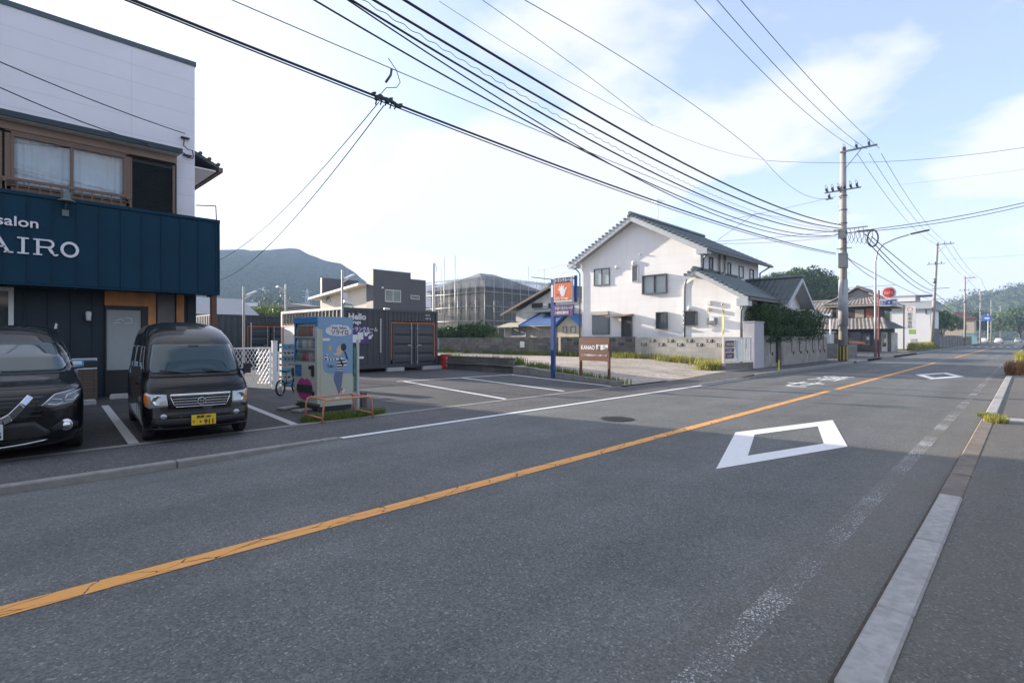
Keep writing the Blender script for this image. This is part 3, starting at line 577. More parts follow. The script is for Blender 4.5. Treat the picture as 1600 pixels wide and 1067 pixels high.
m=MB(); m.lathe([(.0,2.16),(.05,2.155),(.062,2.10),(.05,1.98),(.055,1.93),(.0,1.93)],(2.13,V0-.12,0),12); m.tube([(2.13,V0,2.12),(2.13,V0-.06,2.15),(2.13,V0-.11,2.13)],.018); m.build('wall_lamp',whitep,sal)
m=MB(); m.box(4.65,4.78,VC+.05,VC+.19,.0,2.66); m.build('canopy_post',M('brown_post',(.12,.055,.03),.6),sal)
# side eave of the rear wing, rail on the canopy end, cable bracket
tilem=M('roof_tile_grey',(.075,.085,.095),.5,0,.2,3,dirt=.5,dcol=(.04,.045,.05))
m=MB(); m.add([(4.45,18.1,7.36),(5.52,18.1,6.86),(5.52,25,6.86),(4.45,25,7.36),(4.45,18.1,7.26),(5.52,18.1,6.76),(5.52,25,6.76),(4.45,25,7.26)],[(0,1,2,3),(4,7,6,5),(0,4,5,1),(1,5,6,2),(2,6,7,3)])
for k in range(5): m.cyl((4.5+.25*k,18.06,7.36-.117*k),(4.5+.25*k,18.3,7.36-.117*k),.055,n=8)
ea=m.build('side_eave',tilem,sal)
m=MB(); m.box(4.5,5.44,18.12,25,6.66,6.70); m.build('soffit',whitep,ea)
m=MB(); m.box(5.50,5.62,18.05,25,6.66,6.80); m.build('gutter',brn,ea)
m=MB(); m.tube([(4.52,16.75,5.22),(4.80,16.0,5.12),(4.80,15.95,4.68)],.016); m.build('rail',M('rust_rail',(.30,.10,.05),.7),sal)
m=MB(); m.box(4.15,4.35,VW-.1,VW,7.02,7.05); m.tube([(4.22,VW-.08,7.02),(4.2,VW-.1,6.8),(4.3,VW-.14,6.7),(4.42,VW-.1,6.72),(4.46,VW-.02,6.55)],.014); m.box(4.2,4.4,VW-.1,VW,6.55,6.58); m.tube([(4.2,VW-.09,6.6),(4.28,VW-.14,6.48),(4.42,VW-.08,6.5),(4.47,VW-.02,6.58)],.012); m.build('cable_bracket',blk,sal)
settle(sal)
# planter box, parking stops
pl=thing('notice_board','brick planter box with a small blue sign on top beside the salon door','planter',(1.95,16.3,.01))
bm_=blocks('dark_brick',(.10,.07,.055),.21,.07,0,.5)
m=MB(); m.box(-.28,.28,-.18,.18,0,.74); m.build('brick_base',bm_,pl,bevel=.006)
m=MB(); m.box(-.27,.27,-.03,.0,.76,.98); sg=m.build('sign_panel',M('sign_blue',(.10,.32,.55),.4),pl)
m=MB(); m.box(-.29,-.27,-.035,.005,.742,1.0); m.box(.27,.29,-.035,.005,.742,1.0); m.box(-.27,.27,-.035,.005,.98,1.0); m.box(-.27,.27,-.035,.005,.742,.76); m.build('rim',whitep,sg)
m=MB(); m.box(-.2,.0,-.034,-.031,.86,.94); m.box(.05,.2,-.034,-.031,.82,.92); m.build('emblem',letm,sg)
def stop(u,v,lbl):
    m=MB(); m.prism([(-.30,0),(-.30,.09),(-.27,.12),(.27,.12),(.30,.09),(.30,0)],-.075,.075,'y')
    o=m.build('wheel_stop',M('stop_concrete',(.36,.36,.35),.9,0,.15,9,dirt=.4),None,bevel=.01); o.location=(u,v,zs(u)+.005); o.rotation_euler=(0,0,-.12); tag(o,lbl,'wheel stop','concrete wheel stops'); return o
s1=stop(2.75,16.0,'grey concrete wheel stop in front of the salon door'); 
s2=s1.copy(); COL.objects.link(s2); s2.location=(1.75,15.0,.01); s2['label']='concrete wheel stop beside the brick planter behind the larger black car'
# ================= STORAGE CONTAINERS
contm=M('container_grey',(.052,.058,.066),.42,.25,.08,1.5,dirt=.3,dcol=(.07,.065,.06),streak=True)
contd=M('container_blue_grey',(.042,.055,.064),.45,.25,.08,1.5)
contglare=M('container_pale_side',(.62,.60,.56),.5,.1,.06,1.5,dirt=.2,dcol=(.3,.28,.25))  # grazing sky glare on dark steel, painted into the colour
orm=M('orange_seal',(.52,.13,.05),.5)
purp=M('sign_purple',(.075,.035,.16),.45)
lw=M('lettering_white',(.72,.73,.74),.5,0,.03,6)
def corr(mb,p,q,z0,z1,nrm,pitch=.28,dep=.036):
    """trapezoid corrugated panel between plan points p and q"""
    p=Vector(p);q=Vector(q);d=q-p;Lh=d.length;d.normalize();n2=Vector(nrm)
    k=max(1,round(Lh/pitch)); s=Lh/k; pts=[]
    for i in range(k):
        for a,b2 in ((0,0),(.34,0),(.5,1),(.84,1)): pts.append(p+d*(i+a)*s-n2*dep*b2)
    pts.append(q)
    vs=[(a.x,a.y,z) for a in pts for z in (z0,z1)]
    mb.add(vs,[(2*i,2*i+2,2*i+3,2*i+1) for i in range(len(pts)-1)])
def container(name,label,u0,u1,v0,v1,zb,H,mat,sidemat=None,door=None,openend=True):
    """front faces -v"""
    r=thing(name,label,'container',((u0+u1)/2,v0,0),0,'storage containers')
    z1=zb+H; f=MB()
    for u in (u0,u1-.12):
        f.box(u,u+.12,v0,v0+.10,zb,z1)
    f.box(u0+.12,u1-.12,v0,v0+.10,zb,zb+.15); f.box(u0+.12,u1-.12,v0,v0+.10,z1-.12,z1)
    f.box(u0+.01,u1-.01,v0+.1,v1,zb+.10,zb+.15); f.box(u0+.01,u1-.01,v0+.1,v1,z1-.03,z1-.004)
    f.box(u0+.02,u0+.1,v0+.10,v1,zb,zb+.14) if sidemat is None else None
    f.build('frame',mat,r,bevel=.006)
    m=MB(); m.box(u1-.06,u1-.01,v0+.1,v1,zb+.05,z1-.01); m.box(u0+.03,u1-.03,v1-.05,v1-.01,zb+.05,z1-.03)
    if sidemat is None: corr(m,(u0+.005,v1),(u0+.005,v0+.1),zb+.1,z1-.06,(-1,0)); m.box(u0,u0+.06,v0+.1,v1,z1-.06,z1-.002)
    m.build('side_panel',mat,r)
    if door is None:
        m=MB(); corr(m,(u0+.12,v0+.015),(u1-.12,v0+.015),zb+.15,z1-.12,(0,-1)); m.build('corrugated_panel',mat,r)
    return r
def doors(r,u0,u1,v0,zb,z1,mat,head=.42):
    """orange-sealed double doors with locking bars between u0 and u1"""
    m=MB(); corr(m,(u0-.02,v0+.02),(u1+.02,v0+.02),z1-head-.10,z1-.12,(0,-1),.2); m.build('header_panel',mat,r)
    zt=z1-head-.12; um=(u0+u1)/2
    m=MB(); m.box(u0+.03,u1-.03,v0+.012,v0+.03,zt-.075,zt-.02); m.box(u0+.03,u0+.075,v0+.012,v0+.03,zb+.35,zt-.075); m.box(u1-.075,u1-.03,v0+.012,v0+.03,zb+.35,zt-.075); m.build('door_seal',orm,r)
    for a,b2,s in ((u0+.10,um-.03,1),(um+.03,u1-.10,-1)):
        m=MB(); m.box(a,b2,v0+.02,v0+.06,zb+.14,zt-.10)
        m.box(a,a+.09,v0-.005,v0+.02,zb+.14,zt-.10); m.box(b2-.09,b2,v0-.005,v0+.02,zb+.14,zt-.10); m.box(a+.09,b2-.09,v0-.005,v0+.02,zt-.22,zt-.10)
        n=4; hh=(zt-.24-zb-.14)/n
        for k in range(n):
            z=zb+.14+k*hh; m.add([(a+.09,v0+.018,z+hh*.12),(b2-.09,v0+.018,z+hh*.12),(b2-.09,v0-.006,z+hh*.28),(a+.09,v0-.006,z+hh*.28),(b2-.09,v0-.006,z+hh*.80),(a+.09,v0-.006,z+hh*.80),(b2-.09,v0+.018,z+hh*.96),(a+.09,v0+.018,z+hh*.96)],[(0,1,2,3),(3,2,4,5),(5,4,6,7)])
        d=m.build('door',mat,r)
        rx=b2-.14 if s>0 else a+.14
        m=MB(); m.cyl((rx,v0-.03,zb+.10),(rx,v0-.03,zt-.02),.018,n=8)
        for z in (zb+.2,zb+.9,zt-.3): m.box(rx-.04,rx+.04,v0-.025,v0-.008,z,z+.05)
        m.box(min(rx,rx-.20*s),max(rx,rx-.20*s),v0-.055,v0-.035,zb+.98,zb+1.02); m.build('locking_bar',steel,d)
ZB=.17; ZH=2.60; V2=20.3
# right pair
ua=Vp(534,480,V2)[0]; ub_=Vp(607,480,V2)[0]; uc=Vp(684,480,V2)[0]
cA=container('storage_container','dark grey storage container with white lettering and a purple sign behind the vending machine',ua,ub_-.02,V2,V2+6.0,ZB,ZH,contm,sidemat=1)
# its long side: corrugated header over roller doors; glare painted pale, groove shade black
m=MB(); corr(m,(ua+.002,V2+6.0),(ua+.002,V2+.12),ZB+ZH-.62,ZB+ZH-.09,(-1,0),.33,.05); so1=m.build('pale_side_header',contglare,cA)
m=MB(); k=0
while V2+.25+k*.33<V2+5.9: v=V2+.25+k*.33; m.box(ua-.014,ua-.002,v,v+.13,ZB+ZH-.60,ZB+ZH-.12); k+=1
m.build('header_gap',M('gap_black',(.01,.01,.01),.95,spec=.1),so1)  # black strips painted as the shade in the corrugation grooves
m=MB(); m.box(ua-.02,ua+.06,V2+.0,V2+6,ZB+ZH-.085,ZB+ZH+.004); m.box(ua-.02,ua+.06,V2+5.86,V2+6,ZB,ZB+ZH-.09); m.box(ua-.01,ua+.05,V2+.12,V2+6,ZB,ZB+.12); m.build('pale_rail',contglare,cA)
for k in range(2):
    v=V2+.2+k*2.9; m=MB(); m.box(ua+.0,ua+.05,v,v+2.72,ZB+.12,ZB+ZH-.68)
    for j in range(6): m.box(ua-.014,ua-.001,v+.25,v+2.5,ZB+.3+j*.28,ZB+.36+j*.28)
    dd=m.build('side_door',contglare,cA); m=MB(); m.box(ua-.02,ua-.002,v+.02,v+2.70,ZB+ZH-.72,ZB+ZH-.66); m.box(ua-.02,ua-.002,v+.02,v+.08,ZB+.2,ZB+ZH-.72); m.box(ua-.02,ua-.002,v+2.64,v+2.70,ZB+.2,ZB+ZH-.72); m.build('seal',orm,dd)
def zz2(y,x=570,v=V2): return Vp(x,y,v)[1]
text('Hello',.36,lw,cA,(Vp(544,500,V2)[0],V2-.012,zz2(499.5)),sx=1.05,bold=.012); text('Storage',.21,lw,cA,(Vp(541,500,V2)[0],V2-.012,zz2(506)),sx=1.05,bold=.006)
a,b2=Vp(545,500,V2)[0],Vp(576,500,V2)[0]
m=MB(); m.box(a,b2,V2-.03,V2+.01,zz2(537,576),zz2(509.5,576)); pp=m.build('purple_sign',purp,cA)
text('トランクルーム',.20,lw,pp,(a+.06,V2-.036,zz2(517)),sx=.92,bold=.004); text('コンテナ 物置き',.10,lw,pp,(a+.38,V2-.036,zz2(521)))
m=MB(); m.box(a+.10,a+.52,V2-.036,V2-.031,zz2(535,576),zz2(523,576)); m.build('white_patch',lw,pp)
m=MB()
for (x,z,r_) in ((.78,.40,.085),(.90,.47,.05),(.70,.50,.035),(.98,.28,.08),(1.08,.36,.045),(.92,.22,.03)):
    m.lathe([(0,0),(r_,0)],(a+x,V2-.037,zz2(537,576)+z),12,axis='y')
m.build('hand_emblem',lw,pp)
m=MB(); 
for k in range(24):
    z=zz2(498,594)-k*.062; m.box(Vp(594,500,V2)[0],Vp(594,500,V2)[0]+.05,V2-.012,V2-.004,z-.045,z)
m.build('side_lettering',lw,cA)
m=MB(); m.box(ub_-.14,ub_+.02,V2-.09,V2-.0,ZB+ZH-.02,ZB+ZH+.05); m.cyl((ub_-.3,V2-.12,ZB+ZH),(ub_-.12,V2-.16,ZB+ZH-.02),.045,n=10); m.build('security_camera',white2,cA)
settle(cA)
cB=container('storage_container','dark grey storage container with orange trimmed double doors beside the red extinguisher box',ub_+.0,uc,V2,V2+5.9,ZB,ZH,contm,door=1)
doors(cB,ub_+.12,uc-.12,V2,ZB,ZB+ZH,contm)
text('HS 8',.13,lw,cB,(uc-.75,V2-.006,ZB+ZH-.25)); text('240716',.11,lw,cB,(uc-.75,V2-.006,ZB+ZH-.40)); settle(cB)
def blk1(u,v,l=.95,lbl=''):
    m=MB(); m.box(-l/2,l/2,-.09,.09,0,.17); o=m.build('support_block',M('block_pale',(.40,.41,.41),.9,0,.12,8),None,bevel=.01); o.location=(u,v,zs(u)+.004); return tag(o,lbl,'concrete block','blocks under the storage containers')
blk1(ub_+.35,V2+.02,.9,'pale concrete block under the joint between the two front grey containers'); blk1(uc-.35,V2+.02,1.1,'pale concrete block under the outer corner of the container with orange doors')
# rear pair
V3=29.2
uD0=Vp(341,500,V3)[0];uD1=Vp(380.5,500,V3)[0];uE1=Vp(447,500,V3)[0]+.5
cC=container('storage_container','dark storage container with plain corrugated end seen under the canopy edge',uD0-.2,uD1,V3,V3+6,.1,2.6,contd)
m=MB()
for k in range(22):
    z=2.3-k*.06; m.box(uD0+1.55,uD0+1.60,V3-.01,V3-.002,z-.04,z)
m.build('side_lettering',lw,cC); settle(cC)
cD=container('storage_container','dark storage container with orange trimmed doors behind the white lattice gate',uD1+.05,uE1,V3,V3+6,.1,2.6,contd,door=1)
doors(cD,uD1+.17,uE1-.12,V3,.1,2.7,contd); settle(cD)
# back wall of roofs and low wall A
redm=M('extinguisher_red',(.50,.025,.02),.45)
rb=thing('extinguisher_box','red fire extinguisher box standing at the container corner','box',(uc+.38,V2-.1,.015))
m=MB(); m.box(-.18,.18,-.12,.12,0,.66); m.build('case',redm,rb,bevel=.02); m=MB(); m.box(-.20,.20,-.14,.14,.661,.70); m.build('lid',redm,rb,bevel=.01)
for k,ch in enumerate('消火器'): text(ch,.15,lw,rb,(-.075,-.126,.46-k*.17))
wp=thing('lamp_pole','tall white steel pole with cable hooks at the right container corner','pole',(uc-.05,V2+.25,0))
m=MB(); m.cyl((0,0,0),(0,0,5.1),.075,.06,12); m.build('pole',white2,wp); m=MB(); m.tube([(0,0,5.1),(.12,0,5.05),(.2,0,4.8),(.12,0,4.7)],.014); m.box(-.02,.14,-.03,.03,4.06,4.1); m.box(-.02,.2,-.03,.03,3.88,3.92); m.build('cable_hook',blk,wp)
m=MB(); m.box(.05,.25,-.08,.08,.95,1.5); m.build('meter_box',M('beige_box',(.40,.38,.33),.6),wp)
def flood(u,v,h,lbl,lit='r',s=1):
    r=thing('floodlight_pole',lbl,'pole',(u,v,0),0,'floodlight poles of the storage yard')
    m=MB(); m.cyl((0,0,0),(0,0,h),.05,.04,10); m.build('pole',steel,r)
    m=MB(); m.obox((.28*s,-.05,h-.25),(1*s,0,.5),(0,1,0),(-.5*s,0,1),.2,.12,.03); m.obox((.14*s,0,h-.42),(1*s,0,.6),(0,1,0),(-.6*s,0,1),.16,.02,.02); m.build('lamp_head',white2,r)
    return r
p=Vp(381,448,23); flood(p[0],23,p[1],'thin floodlight pole rising behind the white lattice gate')
p=Vp(446.5,444,26.8); flood(p[0],26.8,p[1],'thin floodlight pole with its lamp tilted left between the dark and the pale container',s=-1)
p=Vp(535,422,V2-.25); fp=flood(p[0],V2-.25,p[1],'thin floodlight pole with camera at the corner of the lettered container')
m=MB(); m.cyl((.05,0,2.95),(.42,-.05,2.9),.09,.07,10); m.box(0,.2,-.05,.05,3.1,3.35); m.build('camera_unit',white2,fp)
# ================= CARS (front faces local -y, origin on the ground under the front centre)
import bmesh
paint=M('black_paint',(.004,.005,.006),.4,0,.05,2,spec=.08,coat=.7)
plas=M('black_plastic',(.016,.017,.018),.5,0,.1,12)
chrome=M('chrome',(.62,.63,.65),.14,1,.02,3)
rubber=M('tyre_rubber',(.018,.018,.019),.8,0,.15,10)
alloy=M('alloy_rim',(.35,.36,.37),.3,.9,.05,5)
lampc=M('headlamp_lens',(.42,.44,.46),.08,.35,.1,14,coat=1)
lampd=M('headlamp_dark',(.10,.11,.12),.15,.4,.1,14,coat=1)
ambl=M('indicator_orange',(.60,.16,.03),.2,0,.1,8,coat=1)
wsg=bpy.data.materials.new('windscreen_glass'); wsg.use_nodes=True; t=wsg.node_tree; b=t.nodes['Principled BSDF']
b.inputs['Base Color'].default_value=(.022,.05,.058,1); b.inputs['Roughness'].default_value=.04; b.inputs['Coat Weight'].default_value=.7; b.inputs['Specular IOR Level'].default_value=.4
sideg=M('tinted_glass',(.008,.010,.012),.06,0,.02,2,spec=.9,coat=1)
class Body:
    """stack of rounded plan outlines; every panel is laid on the same surface"""
    def __init__(s,prof,p=2.8): s.P=prof; s.p=p   # (z,w,yf,Df,yr,Dr)
    def at(s,z):
        P=s.P
        if z<=P[0][0]: return P[0]
        for a,b in zip(P,P[1:]):
            if z<=b[0]:
                t=(z-a[0])/(b[0]-a[0]); return tuple(x+(y-x)*t for x,y in zip(a,b))
        return P[-1]
    def front(s,x,z):
        _,w,yf,Df,yr,Dr=s.at(z); q=min(1,abs(x)/w); return yf+Df*(1-(1-q**s.p)**(1/s.p))
    def side(s,y,z):
        _,w,yf,Df,yr,Dr=s.at(z)
        if y<yf+Df: q=max(0,min(1,1-(y-yf)/Df)); return w*(1-q**s.p)**(1/s.p)
        if y>yr-Dr: q=max(0,min(1,1-(yr-y)/Dr)); return w*(1-q**s.p)**(1/s.p)
        return w
    def mesh(s,name,mat,parent,na=12):
        m=MB(); zs_=[]
        for a,b in zip(s.P,s.P[1:]):
            k=max(1,int((b[0]-a[0])/.05)); zs_+= [a[0]+(b[0]-a[0])*i/k for i in range(k)]
        zs_.append(s.P[-1][0]); rings=[]
        for z in zs_:
            _,w,yf,Df,yr,Dr=s.at(z); r=[]
            for i in range(na+1):
                a=math.pi/2*i/na; r.append((w*math.sin(a)**(2/s.p),yf+Df*(1-math.cos(a)**(2/s.p)),z))
            for i in range(1,9): r.append((w,(yf+Df)+(yr-Dr-yf-Df)*i/9,z))
            for i in range(na+1):
                a=math.pi/2*(1-i/na); r.append((w*math.sin(a)**(2/s.p),yr-Dr*(1-math.cos(a)**(2/s.p)),z))
            r+= [(-x,y,zz) for x,y,zz in reversed(r[1:-1])]; rings.append(r)
        n=len(rings[0]); vs=[p for r in rings for p in r]
        fs=[(i*n+k,i*n+(k+1)%n,(i+1)*n+(k+1)%n,(i+1)*n+k) for i in range(len(rings)-1) for k in range(n)]
        h=n//2   # cap the roof with strips across
        b=(len(rings)-1)*n
        m.add(vs,fs+[(b+k,b+k+1,b+(n-k-1)%n,b+(n-k)%n) for k in range(h)]+[tuple(reversed(range(n)))],True)
        return m.build(name,mat,parent)
    def patch(s,poly,name,mat,parent,off=.006,where='front',sgn=1,rows=14,cols=16,inner=None,thick=.012):
        zmin=min(q[1] for q in poly); zmax=max(q[1] for q in poly); m=MB(); vs=[]
        for i in range(rows+1):
            z=zmin+(zmax-zmin)*min(.9995,max(.0005,i/rows)); xs=[]
            for (x0,z0),(x1,z1) in zip(poly,poly[1:]+poly[:1]):
                if (z0-z)*(z1-z)<=0 and z0!=z1: xs.append(x0+(x1-x0)*(z-z0)/(z1-z0))
            a,b=min(xs),max(xs)
            for j in range(cols+1):
                x=a+(b-a)*j/cols
                if where=='front': vs.append((x,s.front(x,z)-off,z))
                else: vs.append((sgn*(s.side(x,z)+off),x,z))
        n=cols+1; k=len(vs)
        fs=[(i*n+j,i*n+j+1,(i+1)*n+j+1,(i+1)*n+j) for i in range(rows) for j in range(cols)]
        back=[(v[0],v[1]+thick,v[2]) if where=='front' else (v[0]-sgn*thick,v[1],v[2]) for v in vs]
        rim=[j for j in range(n)]+[i*n+cols for i in range(1,rows+1)]+[rows*n+j for j in range(cols-1,-1,-1)]+[i*n for i in range(rows-1,0,-1)]
        m.add(vs+back,fs+[(rim[q],k+rim[q],k+rim[(q+1)%len(rim)],rim[(q+1)%len(rim)]) for q in range(len(rim))],True)
        return m.build(name,mat,parent)
def rrect(x0,x1,z0,z1,r,n=5,x0t=None,x1t=None):
    """rounded quad, optionally narrower at the top"""
    x0t=x0 if x0t is None else x0t; x1t=x1 if x1t is None else x1t; P=[]
    for cx,cz,a0 in ((x1,z0,-90),(x1t,z1,0),(x0t,z1,90),(x0,z0,180)):
        sx=-r if cx in (x1,x1t) and a0 in(-90,0) else r; sz=r if cz==z0 else -r
        for i in range(n+1):
            a=R(a0+90*i/n); P.append((cx+sx+r*math.cos(a),cz+sz+r*math.sin(a)))
    return P
def wheel(parent,x,y,r,w,spokes,s):
    m=MB(); m.lathe([(r*.62,-w/2),(r*.93,-w/2),(r,-w/2+.03),(r,w/2-.03),(r*.93,w/2),(r*.62,w/2)],(x,y,r),28,axis='x'); o=m.build('wheel',rubber,parent)
    m=MB(); sx=s*(w/2-.02); m.lathe([(r*.63,sx-s*.05),(r*.63,sx+s*.012),(r*.57,sx+s*.012),(r*.55,sx-s*.03)],(x,y,r),28,axis='x')
    for k in range(spokes):
        a=2*math.pi*k/spokes; m.obox((x+sx-s*.01,y+math.cos(a)*r*.31,r+math.sin(a)*r*.31),(1,0,0),(0,math.cos(a),math.sin(a)),(0,-math.sin(a),math.cos(a)),.012,r*.28,r*.05)
    m.lathe([(0,sx+s*.012),(r*.12,sx+s*.01),(r*.13,sx-s*.02)],(x,y,r),14,axis='x'); m.build('rim',alloy,o)
    return o
def arches(body,holes):
    """wheel openings cut with a boolean, applied to the mesh"""
    m=MB()
    for x,y,z,r in holes: m.cyl((x-.2,y,z),(x+.2,y,z),r,n=28,smooth=False)
    c=m.build('cutter',plas); md=body.modifiers.new('cut','BOOLEAN'); md.object=c; md.operation='DIFFERENCE'; md.solver='EXACT'
    dg=bpy.context.evaluated_depsgraph_get(); dg.update(); me=bpy.data.meshes.new_from_object(body.evaluated_get(dg)); body.modifiers.remove(md)
    old=body.data; body.data=me; me.name=body.name; bpy.data.objects.remove(c); bpy.data.meshes.remove(old)
# ---------- black kei van
VN=thing('parked_van','small black one-box van with a yellow number plate parked beside the white bay line','van',(2.42,8.70,zs(2.6)+.006),R(-6.5)); VN.scale=(.95,1,1)
vb=Body([(.19,.66,.10,.40,3.36,.3),(.24,.705,.02,.40,3.38,.3),(.34,.725,-.02,.40,3.39,.3),(.50,.73,-.02,.40,3.39,.3),(.55,.73,.0,.40,3.39,.3),(.74,.735,.02,.40,3.38,.3),(.86,.735,.05,.40,3.38,.3),(.94,.733,.11,.40,3.38,.3),(1.00,.728,.20,.40,3.37,.3),(1.05,.718,.31,.40,3.36,.3),(1.10,.705,.37,.38,3.35,.3),(1.30,.682,.52,.36,3.32,.3),(1.50,.655,.68,.36,3.28,.3),(1.60,.64,.77,.38,3.25,.3),(1.66,.62,.95,.42,3.2,.32),(1.70,.58,1.25,.45,3.12,.36),(1.73,.50,1.55,.5,3.0,.4),(1.75,.34,1.8,.5,2.8,.4),(1.755,.1,2.0,.4,2.5,.2)])
def zmapf(tab):
    def f(z):
        if z<=tab[0][0]: return z
        for (a,b),(c,d) in zip(tab,tab[1:]):
            if z<=c: return b+(d-b)*(z-a)/(c-a)
        return z+tab[-1][1]-tab[-1][0]
    return f
def remap(o,f):
    for v in o.data.vertices: v.co.z=f(v.co.z)
def remap_all(root,f):
    for ch in root.children:
        if ch.name.split('.')[0] in('wheel','body','underbody'): continue
        if ch.name.startswith('door_handle'): ch.location.z=f(ch.location.z); continue
        remap(ch,f)
        for g in ch.children: remap(g,f)
vz=zmapf([(0,0),(.19,.15),(.335,.225),(.50,.375),(.64,.485),(.875,.705),(1.105,.965),(1.635,1.43),(1.70,1.62),(1.755,1.765)])
body=vb.mesh('body',paint,VN); remap(body,vz); arches(body,[(sx,yy,.27,.315) for sx in (-.70,.70) for yy in (.52,2.88)])
ws=vb.patch(rrect(-.645,.645,1.105,1.635,.07,x0t=-.575,x1t=.575),'windscreen',wsg,VN,off=.005,rows=18,cols=24)
for s_ in (-1,1): pass
m=MB(); 
for i in range(17):
    x0=-.60+1.2*i/16
# cowl, wipers
vb.patch([(-.62,1.055),(.62,1.055),(.61,1.095),(-.61,1.095)],'cowl',plas,VN,off=.008,rows=2,cols=24)
for a,b2 in (((-.10,1.10),(-.50,1.155)),((.48,1.10),(.08,1.145))):
    m=MB(); pts=[]
    for i in range(9):
        x=a[0]+(b2[0]-a[0])*i/8; z=a[1]+(b2[1]-a[1])*i/8; pts.append((x,vb.front(x,z)-.028,z))
    m.tube(pts,.009); m.build('wiper',plas,VN)
vb.patch([(-.60,.935),(.60,.935),(.60,.942),(-.60,.942)],'bonnet_gap',blk,VN,off=.002,rows=1,cols=24,thick=.004)
# grille
gr_=vb.patch([(-.335,.64),(.335,.64),(.37,.70),(.41,.845),(-.41,.845),(-.37,.70)],'grille',plas,VN,off=.006,rows=6,cols=20)
m=MB()
def vbar(z,x,h,o=.022):
    pts=[]
    for i in range(21):
        xx=-x+2*x*i/20; pts.append((xx,vb.front(xx,z)-o,z))
    m.tube(pts,h,n=6)
vbar(.828,.405,.026); vbar(.655,.335,.010); vbar(.775,.375,.007); vbar(.735,.37,.007); vbar(.695,.35,.007)
for s_ in (-1,1): m.tube([(s_*xx,vb.front(xx,z)-.02,z) for xx,z in ((.335,.655),(.365,.70),(.385,.76),(.405,.83))],.008)
m.build('chrome_bar',chrome,gr_)
m=MB()
m.lathe([(.048,0),(.058,.008),(.062,0)],(0,vb.front(0,.735)-.034,.735),18,axis='y')
m.bar((-.025,vb.front(0,.7)-.044,.765),(-.014,vb.front(0,.7)-.044,.705),.014,.01,up=(0,1,0)); m.bar((.025,vb.front(0,.7)-.044,.765),(.014,vb.front(0,.7)-.044,.705),.014,.01,up=(0,1,0)); m.box(-.02,.02,vb.front(0,.7)-.049,vb.front(0,.7)-.039,.70,.712)
m.build('badge',chrome,gr_)
for s_ in (-1,1):
    P=[(s_*.43,.655),(s_*.66,.64),(s_*.705,.66),(s_*.715,.80),(s_*.70,.875),(s_*.45,.865)]
    h_=vb.patch(P,'headlight',lampc,VN,off=.010,rows=8,cols=12)
    h_['label']='clear headlight with orange outer indicator'
    vb.patch([(s_*.665,.665),(s_*.715,.68),(s_*.722,.80),(s_*.71,.865),(s_*.665,.86)],'indicator',ambl,h_,off=.015,rows=5,cols=5)
    m=MB(); yy=vb.front(.56,.76)-.016; m.lathe([(.0,.02),(.055,.008),(.075,-.006),(.082,0)],(s_*.56,yy,.755),18,axis='y'); m.build('reflector',chrome,h_)
    f_=MB(); yy=vb.front(.47,.50)-.004; f_.lathe([(0,-.014),(.036,-.010),(.044,0)],(s_*.49,yy,.50),14,axis='y'); f_.build('fog_light',lampc,VN)
vb.patch([(-.60,.595),(.60,.595),(.60,.604),(-.60,.604)],'bumper_gap',blk,VN,off=.003,rows=1,cols=24,thick=.004)
vb.patch(rrect(-.64,.64,.36,.455,.02),'air_intake',plas,VN,off=.004,rows=3,cols=20)
m=MB()
pts=[(-.70+1.4*i/24,vb.front(-.70+1.4*i/24,.27)-.03,.285) for i in range(25)]; m.tube(pts,.02); m.build('lip',paint,VN)
yel=M('plate_yellow',(.75,.50,.03),.45,0,.03,6)
m=MB(); yp=vb.front(0,.45)-.045; px0=.02; m.box(px0-.165,px0+.165,yp,yp+.015,.335,.50); npv=m.build('number_plate',yel,VN,bevel=.004)
text('福岡 580',.052,blk,npv,(px0,yp-.002,.448),align='CENTER',ext=.0015,bold=.0012); text('・911',.10,blk,npv,(px0+.145,yp-.002,.352),align='RIGHT',ext=.0015,bold=.003,sx=.95); text('き',.04,blk,npv,(px0-.155,yp-.002,.38),ext=.0015)
for s_ in (-1,1):
    # side glass, door gap, sill, mirror
    P1=[(.62,1.12),(1.18,1.10),(1.18,1.56),(.98,1.56),(.72,1.22)]
    vb.patch(P1,'side_window',sideg,VN,where='side',sgn=s_,off=.004,rows=10,cols=10)
    vb.patch(rrect(1.26,2.18,1.10,1.56,.04),'side_window',sideg,VN,where='side',sgn=s_,off=.004,rows=10,cols=4)
    vb.patch(rrect(2.26,3.05,1.12,1.55,.04),'side_window',sideg,VN,where='side',sgn=s_,off=.004,rows=10,cols=6)
    for yy in (.88,1.22,2.22): vb.patch([(yy,.42),(yy+.008,.42),(yy+.008,1.60),(yy,1.60)],'door_gap',blk,VN,where='side',sgn=s_,off=.0015,rows=14,cols=1,thick=.003)
    m=MB(); m.box(-.012,.012,-.06,.06,-.014,.014); dh=m.build('door_handle',paint,VN,bevel=.006); dh.location=(s_*.745,1.10,.95)
    m=MB()
    c0=Vector((s_*.715,.60,1.12)); m.tube([c0-Vector((s_*.06,-.05,0)),c0+Vector((s_*.04,0,0))],.02)
    m.obox(c0+Vector((s_*.07,-.01,.03)),(1,.2*s_,0),(0,1,0),(0,0,1),.06,.035,.085); mo=m.build('mirror',plas,VN,bevel=.03,seg=3)
    for yy in (.52,2.88): wheel(VN,s_*.635,yy,.265,.155,7,s_)
m=MB(); m.tube([(-.1,2.3,1.72),(-.1,2.42,1.86)],.006); m.build('aerial',blk,VN)
m=MB(); m.box(-.55,.55,.05,3.2,.20,.24); m.build('underbody',blk,VN)
vb.patch(rrect(-.08,.08,1.545,1.575,.01),'rear_view_mirror',blk,VN,off=.0055,rows=2,cols=3,thick=.004)
remap_all(VN,vz)
